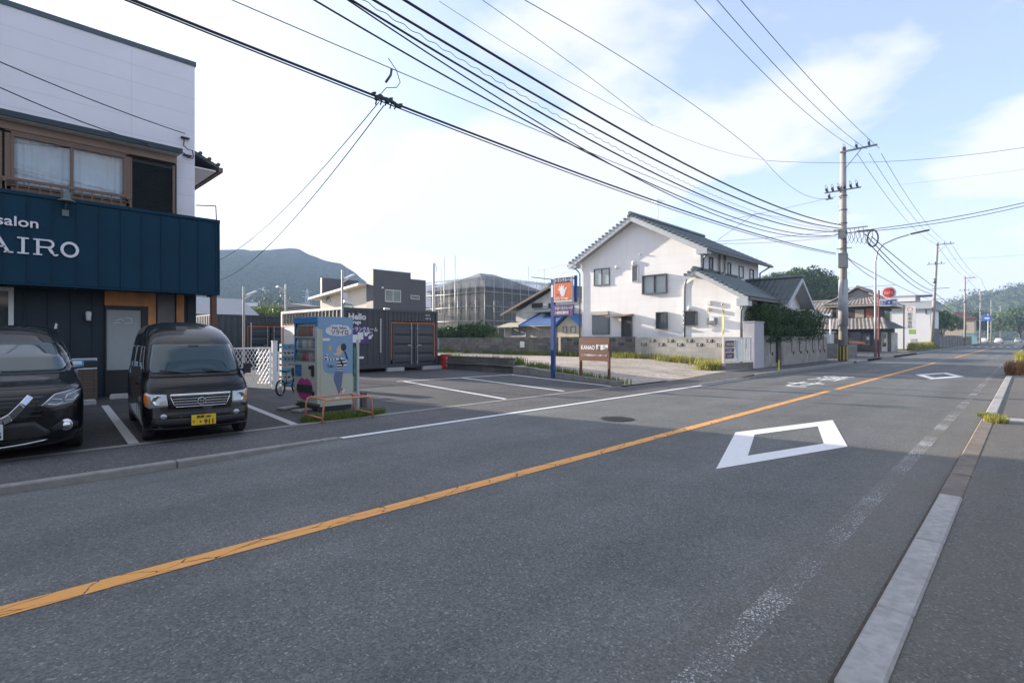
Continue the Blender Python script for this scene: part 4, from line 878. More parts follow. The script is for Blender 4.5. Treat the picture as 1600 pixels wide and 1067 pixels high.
# ---------- black SUV, cut by the picture's edge
SV=thing('parked_suv','large black car with chrome V grille and white plate parked nearest the frame edge','car',(.15,8.66,zs(0)+.006),R(-6))
sb=Body([(.20,.80,.16,.55,4.5,.4),(.28,.87,.06,.55,4.6,.4),(.36,.90,.01,.55,4.62,.4),(.50,.91,.0,.55,4.63,.4),(.70,.91,.01,.55,4.63,.4),(.77,.908,.05,.55,4.63,.4),(.83,.90,.11,.55,4.62,.4),(.90,.89,.22,.55,4.6,.4),(.95,.875,.42,.55,4.58,.4),(.99,.86,.72,.50,4.56,.4),(1.03,.84,1.02,.45,4.54,.4),(1.065,.82,1.16,.42,4.5,.4),(1.30,.76,1.46,.40,4.42,.4),(1.50,.68,1.84,.40,4.30,.4),(1.58,.64,2.02,.42,4.22,.4),(1.63,.58,2.2,.5,4.1,.4),(1.66,.46,2.42,.5,3.95,.4),(1.675,.2,2.7,.4,3.7,.3)],2.5)
szf=zmapf([(0,0),(.2,.14),(.27,.19),(.48,.385),(.57,.50),(.70,.675),(.85,.83),(1.08,1.03),(1.55,1.46),(1.675,1.69)])
body=sb.mesh('body',paint,SV); remap(body,szf); arches(body,[(sx,yy,.35,.40) for sx in (-.86,.86) for yy in (.92,3.62)])
sb.patch(rrect(-.73,.73,1.08,1.55,.06,x0t=-.61,x1t=.61),'windscreen',wsg,SV,rows=18,cols=24)
sb.patch([(-.72,1.045),(.72,1.045),(.72,1.075),(-.72,1.075)],'cowl',plas,SV,off=.008,rows=2,cols=20)
g_=sb.patch([(-.36,.56),(.36,.56),(.54,.80),(-.54,.80)],'grille',blk,SV,off=.006,rows=8,cols=20)
m=MB()
for s_ in (-1,1):
    pts=[(s_*x,sb.front(x,z)-.03,z) for x,z in ((.0,.57),(.16,.575),(.23,.61),(.33,.71),(.40,.80))]
    for a,b2 in zip(pts,pts[1:]): m.bar(a,b2,.07,.03,up=(0,1,0))
m.build('chrome_v',chrome,g_,bevel=.008)
for k in range(5):
    m=MB(); z=.60+k*.042; m.tube([(-.5+1.0*i/12,sb.front(-.5+1.0*i/12,z)-.012,z) for i in range(13)],.006); m.build('grille_bar',plas,g_)
for s_ in (-1,1):
    h_=sb.patch([(s_*.50,.685),(s_*.60,.65),(s_*.80,.685),(s_*.875,.75),(s_*.885,.845),(s_*.80,.835),(s_*.62,.795)],'headlight',lampd,SV,off=.012,rows=10,cols=16)
    m=MB(); 
    for pts in (((.56,.695),(.64,.685),(.70,.705),(.68,.74),(.60,.75)),((.72,.725),(.80,.725),(.85,.77),(.84,.81),(.74,.785),(.72,.74))):
        m.tube([(s_*x,sb.front(x,z)-.02,z) for x,z in pts],.009)
    m.build('light_guide',lampc,h_)
    m=MB(); m.tube([(s_*x,sb.front(x,z)-.018,z) for x,z in ((.50,.685),(.62,.802),(.80,.84),(.88,.848))],.007); m.build('chrome_edge',chrome,h_)
    f_=sb.patch([(s_*.60,.415),(s_*.84,.43),(s_*.86,.50),(s_*.72,.55),(s_*.58,.47)],'fog_surround',plas,SV,off=.004,rows=5,cols=8)
    m=MB(); yy=sb.front(.73,.48)-.012; m.lathe([(.0,-.02),(.042,-.012),(.045,-.004),(.062,-.016),(.068,0)],(s_*.73,yy,.48),16,axis='y'); m.build('fog_light',chrome,f_)
    sb.patch([(1.42,1.12),(2.42,1.10),(2.42,1.52),(2.05,1.52)],'side_window',sideg,SV,where='side',sgn=s_,rows=8,cols=8)
    sb.patch([(2.50,1.10),(3.6,1.12),(3.5,1.52),(2.5,1.54)],'side_window',sideg,SV,where='side',sgn=s_,rows=8,cols=6)
    for yy in (1.36,2.46): sb.patch([(yy,.42),(yy+.008,.42),(yy+.008,1.10),(yy,1.10)],'door_gap',blk,SV,where='side',sgn=s_,off=.0015,rows=10,cols=1,thick=.003)
    m=MB(); c0=Vector((s_*.84,1.42,1.12)); m.tube([c0-Vector((s_*.06,0,.02)),c0+Vector((s_*.10,-.02,0))],.02); m.obox(c0+Vector((s_*.17,-.03,.04)),(1,.15*s_,0),(0,1,0),(0,0,1),.085,.05,.055); m.build('mirror',plas,SV,bevel=.03,seg=3)
    m=MB(); m.tube([(s_*.60,2.30,1.64),(s_*.60,2.45,1.70),(s_*.60,3.6,1.70),(s_*.58,3.8,1.62)],.018); m.build('roof_rail',alloy,SV)
    for yy in (.92,3.62): wheel(SV,s_*.79,yy,.345,.22,5,s_)
sb.patch([(-.46,.30),(.46,.30),(.60,.42),(.44,.55),(-.44,.55),(-.60,.42)],'lower_grille',plas,SV,off=.004,rows=6,cols=16)
m=MB(); m.tube([(-.55+1.1*i/16,sb.front(-.55+1.1*i/16,.27)-.035,.27+.05*(abs(-1+i/8))**2) for i in range(17)],.016); m.build('chrome_lip',chrome,SV)
sb.patch([(-.78,.885),(.78,.885),(.78,.893),(-.78,.893)],'bonnet_gap',blk,SV,off=.002,rows=1,cols=24,thick=.004)
m=MB(); yp=sb.front(0,.45)-.05; m.box(-.165,.165,yp,yp+.015,.385,.55); nps=m.build('number_plate',M('plate_white',(.62,.64,.64),.4,0,.02),SV,bevel=.004)
plg=M('plate_green',(.02,.09,.05),.5); text('福岡 330',.052,plg,nps,(0,yp-.002,.497),align='CENTER',ext=.0015); text('25-55',.105,plg,nps,(.155,yp-.002,.405),align='RIGHT',ext=.0015,bold=.004,sx=.9)
m=MB(); m.box(-.7,.7,.2,4.4,.21,.26); m.build('underbody',blk,SV)
sb.patch(rrect(-.09,.09,1.49,1.52,.008),'rear_view_mirror',blk,SV,off=.0055,rows=2,cols=3,thick=.004)

remap_all(SV,szf)
# ================= VENDING MACHINE
cream=M('machine_cream',(.46,.49,.40),.4,0,.04,2); mblue=M('machine_blue',(.20,.34,.50),.4,0,.04,2); mblue2=M('machine_header_blue',(.05,.20,.42),.4,0,.04,2)
pink=M('print_magenta',(.45,.05,.22),.45); inkd=M('print_dark',(.03,.03,.035),.5); skin=M('print_peach',(.62,.47,.36),.5); jean=M('print_denim',(.13,.17,.30),.5); cloudm=M('print_cloud',(.70,.68,.70),.5); yelp=M('print_yellow',(.70,.42,.10),.5); redp=M('print_red',(.55,.06,.08),.5)
u0,u1,v0,v1,z0,z1=4.91,5.69,10.2,11.27,.11,1.93
vm=thing('vending_machine','drinks vending machine painted sky blue with a lettered white cloud and a striped-shirt figure','vending machine',((u0+u1)/2,(v0+v1)/2,0))
m=MB(); m.box(u0+.06,u1,v0,v1,z0,z1); vb_=m.build('cabinet',cream,vm,bevel=.008)
m=MB(); m.box(u0+.0,u0+.058,v0+.0,v1,z0+.06,.98); m.box(u0,u0+.058,v0,v0+.10,.98,1.72); m.build('front_door',cream,vm,bevel=.006)
m=MB(); m.box(u0-.004,u0+.058,v0,v1,1.80,z1); m.box(u0,u0+.058,v0,v0+.10,1.721,1.80); m.box(u0,u0+.058,v1-.05,v1,.98,1.80); m.build('header',mblue2,vm,bevel=.006)
disp=M('display_white',(.60,.60,.62),.5)
m=MB(); m.box(u0+.02,u0+.30,v0+.10,v1-.05,.985,.995)
for z in (.985,1.25,1.50): m.box(u0+.004,u0+.055,v0+.101,v1-.051,z,z+.035)
sh=m.build('shelf',disp,vm)
m=MB(); m.box(u0+.05,u0+.0585,v0+.101,v1-.051,1.0,1.795); m.build('display_back',M('display_inside',(.75,.75,.76),.6,0,.15,4),vm)
cans=[M('can_'+n_,c_,.3,.2) for n_,c_ in (('red',(.45,.16,.14)),('white',(.68,.68,.68)),('green',(.25,.42,.28)),('blue',(.28,.36,.52)),('brown',(.34,.22,.16)),('gold',(.55,.45,.28)),('pink',(.58,.24,.32)))]
rr=random.Random(11)
for row,(z,hh) in enumerate(((1.02,.20),(1.285,.185),(1.535,.21))):
    for k in range(9):
        v=v1-.12-k*.096; mt=(cans[rr.choice((4,0,4,5))] if row==2 and 1<k<8 else cans[rr.choice((1,1,2,3,5))] if row==1 else cans[6] if 4<k<7 else cans[rr.choice((1,0,4,2))])
        m=MB(); m.lathe([(0,z),(.028,z),(.03,z+.01),(.03,z+hh*.72),(.014,z+hh*.9),(.014,z+hh),(0,z+hh)],(u0+.028,v,0),10); m.build('drink_sample',mt,vm)
m=MB(); m.quad((u0-.001,v0+.1,1.0),(u0-.001,v1-.05,1.0),(u0-.001,v1-.05,1.80),(u0-.001,v0+.1,1.80)); m.build('display_glass',clearg,vm)
m=MB(); m.box(u0-.006,u0-.001,v1-.36,v1-.06,.70,.94); m.build('blue_poster',M('poster_blue',(.05,.16,.36),.5,0,.4,14),vm)
m=MB(); m.box(u0-.03,u0-.001,v0+.13,v0+.22,.72,.95); m.box(u0-.02,u0-.001,v0+.26,v0+.36,.86,.93); m.build('coin_unit',inkd,vm,bevel=.006)
m=MB(); m.box(u0-.02,u0-.001,v0+.12,v0+.19,.32,.42); m.build('coin_return',inkd,vm,bevel=.006)
def lips(sv,sz,n=40):
    P=[]
    for k in range(n):
        a=2*math.pi*k/n; x=.36*math.cos(a); z=.235*math.sin(a)
        if math.sin(a)>0: z*=1-.22*math.exp(-(x/.07)**2); 
        P.append((sv+x,sz+z))
    return P
m=MB(); m.prism(lips(v0+.56,.45),u0-.006,u0-.001,'x'); m.build('lips_graphic',pink,vm)
m=MB(); m.box(u0-.02,u0-.006,v0+.22,v0+.90,.37,.54); m.build('dispense_flap',M('flap_dark',(.05,.06,.06),.3,.2),vm,bevel=.01)
m=MB(); m.box(u0+.02,u1-.02,v0+.03,v1-.03,.03,z0); m.build('plinth',inkd,vm)
# painted side
SW=u1-u0-.06
def sp(cx,cy): return (u0+.02+(cx-370)/268*(u1-u0-.02), 1.93-(cy-170)/682*1.83)
def poly(pts,name,mat,lay=1,parent=vm):
    m=MB(); m.prism([sp(*p) for p in pts],v0-.0015*lay-.002,v0-.0015*(lay-1)-.001,'y'); return m.build(name,mat,parent)
def ell(cx,cy,rx,ry,n=18): return [(cx+rx*math.cos(2*math.pi*k/n),cy+ry*math.sin(2*math.pi*k/n)) for k in range(n)]
poly([(403,262),(368,262),(368,171),(637,171),(637,604),(470,604),(425,590),(403,560)],'sky_panel',mblue,1)
m=MB()
for i,e_ in enumerate(((455,275,30,28),(490,258,34,30),(530,262,44,34),(575,262,36,28),(600,280,26,26),(530,290,80,26),(480,290,40,22))):
    m.prism([sp(*p) for p in ell(*e_)],v0-.006-i*.0003,v0-.0035,'y')
m.build('cloud_graphic',cloudm,vm)
poly([(403,332),(450,332),(462,342),(450,352),(403,352)],'cloud_graphic',cloudm,2)
text('Hair Salon',.085,inkd,vm,(*[sp(472,262)[0]],v0-.009,sp(472,262)[1]),sx=.9)
text('ソライロ',.115,inkd,vm,(sp(464,302)[0],v0-.009,sp(464,302)[1]),sx=.86,bold=.003)
poly([(442,388),(455,395),(470,392),(476,405),(466,412),(470,428),(458,422),(446,428),(450,408)],'bird_graphic',yelp,2)
poly([(478,438),(490,450),(510,440),(508,420),(515,402),(540,388),(560,396),(560,436),(548,446),(540,466),(510,466),(488,458)],'face_graphic',skin,2)
poly(ell(563,402,22,30),'hair_graphic',inkd,3)
poly([(566,436),(578,432),(600,492),(590,502)],'hair_graphic',inkd,3)
poly([(420,452),(440,452),(438,484),(520,484),(545,480),(585,500),(592,540),(562,548),(556,584),(512,578),(512,500),(430,502),(416,488)],'shirt_graphic',cloudm,2)
for q in ([(420,456),(436,460),(434,470),(418,466)],[(418,478),(432,482),(436,500),(424,498)],[(446,485),(456,485),(458,501),(448,501)],[(468,485),(478,485),(480,501),(470,501)],[(490,485),(500,485),(502,501),(492,501)],[(512,500),(575,497),(582,507),(512,512)],[(512,522),(588,520),(590,532),(512,534)],[(512,545),(562,545),(559,557),(512,557)],[(524,483),(534,482),(566,540),(552,544)],[(512,566),(558,567),(557,576),(512,574)]): poly(q,'stripe_graphic',inkd,3)
poly([(500,584),(560,590),(552,650),(546,700),(534,752),(520,748),(506,700),(486,650),(488,615)],'jeans_graphic',jean,2)
poly([(520,748),(532,752),(532,775),(520,772)],'sock_graphic',redp,2); poly([(545,715),(556,720),(552,738),(542,735)],'sock_graphic',redp,3)
poly([(500,780),(532,775),(534,792),(498,794)],'shoe_graphic',cloudm,2); poly([(548,738),(570,724),(576,736),(556,762)],'shoe_graphic',cloudm,2)
text('Tulu~',.10,inkd,vm,(sp(434,556)[0],v0-.006,sp(434,556)[1]),sx=.75)
settle(vm)
for k,(uu,vv,ln,lb) in enumerate(((4.82,10.55,.5,'flat concrete slab under the near corner of the vending machine'),(4.75,11.1,.5,'flat concrete slab under the far front corner of the vending machine'))):
    m=MB(); m.box(-ln/2,ln/2,-.12,.12,0,.05); o=m.build('concrete_slab',conc,None,bevel=.01); o.location=(uu,vv,.012); o.rotation_euler=(0,0,.3); tag(o,lb,'concrete slab','slabs under the vending machine')
# orange pipe barrier
salm=M('barrier_orange',(.62,.26,.16),.5,0,.1,6,dirt=.4,dcol=(.3,.12,.07))
br=thing('pipe_barrier','low orange tubular barrier standing in the grass before the vending machine','barrier',(4.83,9.15,.01))
m=MB()
for dv in (-.34,.34):
    a=.50; m.tube([(-a,dv,0),(-a+.03,dv,.33),(-a+.05,dv*.98,.38),(-a+.10,dv*.97,.40),(a-.10,dv*.97,.40),(a-.05,dv*.98,.38),(a-.03,dv,.33),(a,dv,0)],.017,8)
m.build('hoop',salm,br)
m=MB()
for s_ in (-1,1): m.tube([(s_*.49,-.34,.09),(s_*.49,.34,.09)],.014,8); m.tube([(s_*.40,-.33,.40),(s_*.40,.33,.40)],.014,8)
m.build('cross_tube',salm,br)
# banner pole
bp_=thing('banner_pole','slim white pole with a narrow green banner and a small notice beside the vending machine','pole',(5.42,9.52,.01))
m=MB(); m.cyl((0,0,0),(0,0,1.46),.028,n=10); m.box(-.04,.04,-.04,.04,0,.06); m.build('pole',M('pole_pale',(.50,.52,.53),.4,.3,.1,8),bp_)
m=MB(); m.box(-.09,-.035,-.006,.006,.45,1.30)
m.build('banner',M('banner_green',(.05,.17,.13),.7,0,.6,9),bp_); m=MB(); m.box(-.02,.10,-.035,-.028,1.46,1.60); m.build('notice',whitep,bp_); m=MB(); m.box(.02,.12,-.02,.02,1.08,1.12); m.build('knob',whitep,bp_)
m=MB(); m.box(-.06,.06,-.05,.05,0,.32); o=m.build('stone_post',M('stump',(.12,.10,.09),.9,0,.2,8),None,bevel=.01); o.location=(6.0,10.3,.01); tag(o,'short dark post standing just behind the banner pole','post')
# lattice gate, white post, picket fence, crates, cart, bin
def lattice(name,label,u0,u1,v,z0,z1):
    r=thing(name,label,'gate',((u0+u1)/2,v,0)); w=u1-u0; h=z1-z0
    m=MB()
    for a,b2,c_,d_ in ((-w/2,w/2,z1-.05,z1),(-w/2,w/2,z0,z0+.04),(-w/2,-w/2+.04,z0+.04,z1-.05),(w/2-.04,w/2,z0+.04,z1-.05)): m.box(a,b2,-.02,.02,c_,d_)
    m.build('frame',white2,r)
    for s_ in (1,-1):
        m=MB(); k=-12
        while k<24:
            x=-w/2+k*.105; a=(x,z0); b2=(x+s_*h*.55,z1)
            # clip to frame
            pts=[]
            for t_ in range(0,21):
                xx=a[0]+(b2[0]-a[0])*t_/20; zz_=a[1]+h*t_/20
                if -w/2<=xx<=w/2: pts.append((xx,zz_))
            if len(pts)>2: m.bar((pts[0][0],.008*s_,pts[0][1]),(pts[-1][0],.008*s_,pts[-1][1]),.014,.006,up=(0,1,0))
            k+=1
        m.build('lattice',white2,r)
    return r
lattice('lattice_gate','white lattice gate between the van and the white gate post',4.9,6.45,16.45,.10,1.22)
m=MB(); m.box(-.065,.065,-.065,.065,0,1.38); m.box(-.075,.075,-.075,.075,1.38,1.41); o=m.build('gate_post',white2,None,bevel=.008); o.location=(6.28,15.75,.01); tag(o,'square white gate post to the right of the lattice gate','post')
pf=thing('picket_fence','white fence of thin upright bars behind the stacked crates','fence',(8.2,18.6,0))
for s_ in range(22):
    m=MB(); m.box(-1.3+s_*.13,-1.3+s_*.13+.05,-.01,.01,.22,1.02); m.build('picket',white2,pf)
m=MB(); m.box(-1.35,1.6,-.03,-.011,.98,1.03); m.box(-1.35,1.6,-.03,-.011,.25,.30); m.build('rail',white2,pf)
cols=[((.08,.22,.32),'teal'),((.30,.31,.32),'grey'),((.10,.17,.20),'dark teal'),((.26,.27,.28),'mid grey'),((.09,.26,.36),'blue'),((.30,.31,.31),'pale grey'),((.05,.24,.36),'bright blue')]
pos=['topmost','second from the top','third from the top','fourth from the top','third from the bottom','second from the bottom','lowest']
for k in range(7):
    z=.02+(6-k)*.185; r=thing('bottle_crate','%s plastic bottle crate, %s of the stack beside the vending machine'%(cols[k][1],pos[k]),'crate',(7.02,16.55,z),-.2,'stacked bottle crates')
    mt=M('crate_%d'%k,cols[k][0],.5,0,.08,6)
    m=MB()
    for s_ in (-1,1): m.box(-.22,.22,s_*.15-.008,s_*.15+.008,0,.055); m.box(-.22,.22,s_*.15-.008,s_*.15+.008,.125,.18); m.box(s_*.212-.008,s_*.212+.008,-.142,.142,0,.055); m.box(s_*.212-.008,s_*.212+.008,-.142,.142,.125,.18)
    for x in (-.21,-.07,.07,.21): m.box(x-.015,x+.015,-.157,-.143,.056,.124); m.box(x-.015,x+.015,.143,.157,.056,.124)
    m.box(-.20,.20,-.14,.14,.004,.016); m.build('crate_shell',mt,r)
    m=MB()
    for x in (-.15,-.05,.05,.15):
        for y in (-.1,0,.1): m.cyl((x,y,.017),(x,y,.14),.036,n=8)
    m.build('bottle_cell',M('cell_grey',(.24,.26,.28),.4,0,.1),r)
# small bicycle
bk=thing('bicycle','small dark folding bicycle with a basket parked left of the vending machine','bicycle',(5.95,14.0,.01),R(35))
for x in (-.36,.36):
    m=MB(); m.lathe([(.175,-.018),(.20,-.02),(.21,0),(.20,.02),(.175,.018),(.175,-.018)],(x,0,.21),22,axis='y'); o=m.build('wheel',rubber,bk); 
    m=MB()
    for k in range(10):
        a=2*math.pi*k/10; m.bar((x,0,.21),(x+.18*math.cos(a),0,.21+.18*math.sin(a)),.004,.004)
    m.cyl((x,-.03,.21),(x,.03,.21),.02,n=8); m.build('spokes',steel,o)
m=MB(); m.tube([(.36,0,.21),(.30,0,.45),(.25,0,.72)],.014); m.tube([(.29,0,.42),(-.08,0,.30)],.018); m.tube([(-.08,0,.25),(-.12,0,.60)],.014); m.tube([(-.08,0,.27),(-.36,.02,.21)],.01); m.tube([(-.12,0,.5),(-.36,-.02,.21)],.01); m.build('frame',M('bike_frame',(.12,.13,.14),.4,.4),bk)
m=MB(); m.tube([(.18,-.24,.78),(.25,-.12,.74),(.25,.12,.74),(.18,.24,.78)],.011); m.build('handlebar',steel,bk)
m=MB(); m.obox((-.13,0,.62),(1,0,0),(0,1,0),(0,0,1),.11,.06,.025); m.build('saddle',blk,bk,bevel=.02)
m=MB(); m.box(.34,.60,-.14,.14,.46,.68); m.build('basket',M('basket_black',(.03,.03,.03),.7),bk,bevel=.02)
m=MB(); m.tube([(-.36,-.05,.21),(-.42,-.08,.0)],.008); m.build('stand',steel,bk)
bb=thing('storage_bin','blue plastic bin behind the lattice gate beside the van','bin',(5.75,17.2,.01)); m=MB(); m.lathe([(0,0),(.18,0),(.22,.5),(.23,.5),(.23,.53)],(0,0,0),16); m.build('tub',M('bin_blue',(.04,.16,.42),.5),bb); m=MB(); m.lathe([(.24,.53),(.24,.56),(.1,.6),(0,.61)],(0,0,0),16); m.build('lid',M('bin_lid',(.06,.20,.46),.5),bb)
# ================= BLUE STORAGE SIGN
bsm=M('sign_post_blue',(.012,.055,.24),.4,0,.08,2); ora=M('sign_orange',(.72,.16,.05),.4)
bs=thing('storage_sign','tall blue post sign with a white hand on an orange panel over a purple panel','sign',(15.25,12.67,.01))
m=MB(); m.box(-.06,.06,-.07,.07,0,3.66); m.build('post',bsm,bs); m=MB(); m.box(.03,.12,-1.03,-.95,2.78,3.74); m.box(.03,.1,-.95,-.07,3.62,3.67); m.build('side_frame',bsm,bs)
m=MB(); m.box(-.085,.02,-.93,-.10,2.80,3.72); bx_=m.build('sign_box',whitep,bs,bevel=.008)
m=MB(); m.box(-.092,-.086,-.90,-.13,2.86,3.48); m.build('orange_panel',ora,bx_); m=MB(); m.box(-.092,-.086,-.90,-.13,3.49,3.68); m.build('dark_panel',M('sign_dark',(.02,.025,.09),.4),bx_)
T_=dict(xd=(0,-1,0),ud=(0,0,1))
text('トランクルーム',.145,lw,bx_,(-.096,-.15,3.535),sx=.80,bold=.004,**T_); text('Hello Storage',.125,lw,bx_,(-.096,-.15,2.89),sx=.92,bold=.003,**T_)
hand=[(-.05,-.22),(-.13,-.10),(-.16,.02),(-.25,.05),(-.24,.10),(-.15,.10),(-.20,.18),(-.16,.22),(-.09,.14),(-.09,.24),(-.03,.25),(-.01,.14),(.04,.23),(.09,.21),(.06,.11),(.10,.06),(.19,.16),(.23,.12),(.15,-.02),(.10,-.16),(.03,-.24)]
m=MB(); m.prism([(-.52-x*.86,3.20+z*.9) for x,z in hand],-.096,-.092,'x'); m.build('hand_emblem',M('hand_white',(.70,.72,.76),.5),bx_)
m=MB(); m.box(-.097,-.092,-.36,-.24,3.06,3.09); m.build('dash',inkd,bx_)
m=MB(); m.box(-.07,.0,-.97,-.06,2.30,2.70); p2_=m.build('purple_panel',purp,bs); text('ハローストレージ',.125,lw,p2_,(-.074,-.14,2.53),sx=.83,bold=.004,**T_); text('八幡西区黒崎店',.115,lw,p2_,(-.074,-.14,2.37),sx=.80,bold=.003,**T_)
m=MB(); m.box(-.065,-.061,-.05,.055,3.0,3.45); m.build('small_notice',whitep,bs); m=MB(); m.cyl((0,0,3.66),(-.1,1.0,3.82),.015,n=8); m.build('stay_arm',blk,bs)
# ================= BROWN CAR PARK SIGN
brs=M('sign_brown',(.13,.045,.022),.5,0,.08,2)
ks=thing('car_park_sign','brown car park sign board with white lettering on two brown legs','sign',(14.75,10.45,.01))
ks.rotation_euler=(0,0,-.06)
for y in (.60,-.60):
    m=MB(); m.box(-.035,.035,y-.035,y+.035,0,1.50); m.build('leg',brs,ks)
m=MB(); m.box(-.05,-.036,-.64,.64,.72,1.50); m.box(-.036,.02,-.56,.56,1.44,1.49); pn=m.build('board',brs,ks)
text('KANAO 駐車場',.20,lw,pn,(-.055,.55,1.10),bold=.007,sx=.84,**T_); text('ここでの無断駐車はかたくお断りします',.078,lw,pn,(-.055,.55,.88),sx=.80,bold=.001,**T_)
# ================= FOLIAGE
def leaves(name,mat,blobs,n,size,parent=None,seed=1,flat=.0,shell=.72,zmin=None):
    rg=np.random.default_rng(seed); w=np.array([b[1][0]*b[1][1]+b[1][0]*b[1][2] for b in blobs],float); w/=w.sum()
    idx=rg.choice(len(blobs),n,p=w); c=np.array([b[0] for b in blobs],float)[idx]; r=np.array([b[1] for b in blobs],float)[idx]
    d=rg.normal(size=(n,3)); d/=np.linalg.norm(d,axis=1)[:,None]
    rad=shell+(1.06-shell)*rg.random(n)**.6
    # lumpy outline
    lump=1+.10*np.sin(d[:,0]*7+idx)+.08*np.sin(d[:,1]*9+idx*2)+.08*np.sin(d[:,2]*8+idx*1.7)
    p=c+d*r*(rad*lump)[:,None]
    if zmin is not None: p[:,2]=np.maximum(p[:,2],zmin+rg.random(n)*.1)
    nrm=d+rg.normal(size=(n,3))*.7; nrm/=np.linalg.norm(nrm,axis=1)[:,None]
    a=np.cross(nrm,rg.normal(size=(n,3))); a/=np.linalg.norm(a,axis=1)[:,None]; b=np.cross(nrm,a)
    s=size*(.6+.8*rg.random(n))[:,None]
    v=np.stack([p-a*s,p-b*s*.5,p+a*s,p+b*s*.5],1).reshape(-1,3)
    me=bpy.data.meshes.new(name); me.vertices.add(4*n); me.vertices.foreach_set('co',v.ravel().astype(np.float32)); me.loops.add(4*n); me.loops.foreach_set('vertex_index',np.arange(4*n,dtype=np.int32))
    me.polygons.add(n); me.polygons.foreach_set('loop_start',np.arange(0,4*n,4,dtype=np.int32)); me.polygons.foreach_set('loop_total',np.full(n,4,dtype=np.int32)); me.update(); me.validate(); me.materials.append(mat)
    o=bpy.data.objects.new(name,me); COL.objects.link(o)
    if parent: o.parent=parent
    return o
bark=M('bark',(.10,.075,.055),.95,0,.3,6,bump=.6,bscale=20)
lf_dark=leafmat('leaf_dark',(.014,.042,.014),(.06,.12,.028),.15,.8); lf_mid=leafmat('leaf_mid',(.028,.065,.018),(.10,.16,.04),.2,.5); lf_lt=leafmat('leaf_light',(.06,.11,.02),(.17,.22,.05),.3,.7)
lf_far=leafmat('leaf_far',(.03,.055,.025),(.07,.10,.035),.15,.2)
def tree(name,label,loc,H,cr,mat,n,size,seed=1,trunk=True,group=None,cz=None,nb=9,cat='tree'):
    r=thing(name,label,cat,loc,0,group); rg=random.Random(seed); cz=cz or H*.62; B=[]
    for k in range(nb):
        a=2.4*k+rg.random(); q=cr*.62*math.sqrt((k+.5)/nb); z=cz+(H-cz)*.55*(1-(q/(cr*.7))**2)+rg.uniform(-.12,.12)*H*.5
        rr_=cr*rg.uniform(.36,.52); B.append(((q*math.cos(a),q*math.sin(a),z-rr_*.15),(rr_,rr_,rr_*.8)))
    if trunk:
        m=MB(); m.tube([(0,0,-.1),(.05*cr,0,cz*.35),(0,.04*cr,cz*.7),(.02,0,cz)],[H*.035,H*.028,H*.022,H*.012],9); m.build('trunk',bark,r)
        for k in range(0,nb,2):
            c=B[k][0]; m=MB(); m.tube([(0,0,cz*.45),(c[0]*.4,c[1]*.4,cz*.7),(c[0]*.85,c[1]*.85,c[2])],[H*.016,H*.011,H*.004],6); m.build('limb',bark,r)
    leaves('crown',mat,B,n,size,r,seed); return r
# ================= ROOF TILES
def tiles(mb,A,B,Cc,D,sp=.27,amp=.04,course=.30,step=.035):
    A,B,Cc,D=map(Vector,(A,B,Cc,D)); nrm=(B-A).cross(D-A).normalized()
    if nrm.z<0: nrm=-nrm
    Le=(B-A).length; Ls=(D-A).length; nu=max(4,int(Le/sp)*5); nv=max(2,int(Ls/course)*2); k=int(Le/sp)
    vs=[]
    for j in range(nv+1):
        cidx=j//2; t=(cidx*2+(1.98 if j%2 else 0))/nv if j<nv else 1
        off=step*(0 if j%2 else 1)
        for i in range(nu+1):
            s=i/nu; p=(A+(B-A)*s)*(1-t)+(D+(Cc-D)*s)*t
            vs.append(p+nrm*(off+amp*abs(math.sin(math.pi*k*s))**1.5 if True else 0))
    mb.add(vs,[(j*(nu+1)+i,j*(nu+1)+i+1,(j+1)*(nu+1)+i+1,(j+1)*(nu+1)+i) for j in range(nv) for i in range(nu)],True)
tgreen=M('roof_tile_green_grey',(.105,.135,.14),.42,.1,.18,2.5,dirt=.4,dcol=(.04,.05,.05))
tblue=M('roof_tile_blue',(.04,.14,.38),.35,0,.2,2.5,dirt=.3,dcol=(.03,.08,.2))
tkaw=M('roof_tile_silver',(.30,.27,.245),.5,.1,.35,1.6,dirt=.6,dcol=(.10,.085,.075))
tdark=M('roof_tile_dark',(.06,.065,.07),.5,0,.2,3)
fasc=M('fascia_pale',(.44,.48,.50),.55,0,.06,3)
soff=M('soffit_pale',(.56,.56,.56),.7,0,.04,3)
pipe=M('downpipe_grey',(.10,.115,.125),.45,.2,.05,5)
HW=siding('house_white',(.81,.805,.795),3.03,.455,.90,.035,.75,ax=1,dirt=.10)
HU=26.2
def fwin_u(parent,v0,v1,z0,z1,u,n=2,fw=.05,mat=None,depth=.06,pane=None,name='window'):
    """window in a wall facing -u"""
    mat=mat or pipe; pane=pane or glass; f=MB()
    f.box(u-depth,u+.02,v0,v1,z1-fw,z1); f.box(u-depth-.02,u+.02,v0-.01,v1+.01,z0,z0+fw); f.box(u-depth,u+.02,v0,v0+fw,z0+fw,z1-fw); f.box(u-depth,u+.02,v1-fw,v1,z0+fw,z1-fw)
    for k in range(1,n):
        v=v0+(v1-v0)*k/n; f.box(u-depth+.005,u+.02,v-fw*.5,v+fw*.5,z0+fw,z1-fw)
    o=f.build(name,mat,parent); g=MB(); g.quad((u-.014,v0+fw,z0+fw),(u-.014,v1-fw,z0+fw),(u-.014,v1-fw,z1-fw),(u-.014,v0+fw,z1-fw)); g.build('pane',pane,o); return o
def gx(x0,y0,x1,y1,u=HU):   # picture rectangle -> v0,v1,z0,z1 on plane u
    va,za=Up(x0,y0,u); vb2,zb=Up(x1,y1,u); vm=(va+vb2)/2; return (min(va,vb2),max(va,vb2),min(Up(x1,y1,u)[1],Up(x0,y1,u)[1]),max(za,Up(x1,y0,u)[1]))
paleglass=M('window_pale',(.42,.47,.47),.25,0,.12,1.2,spec=.8)
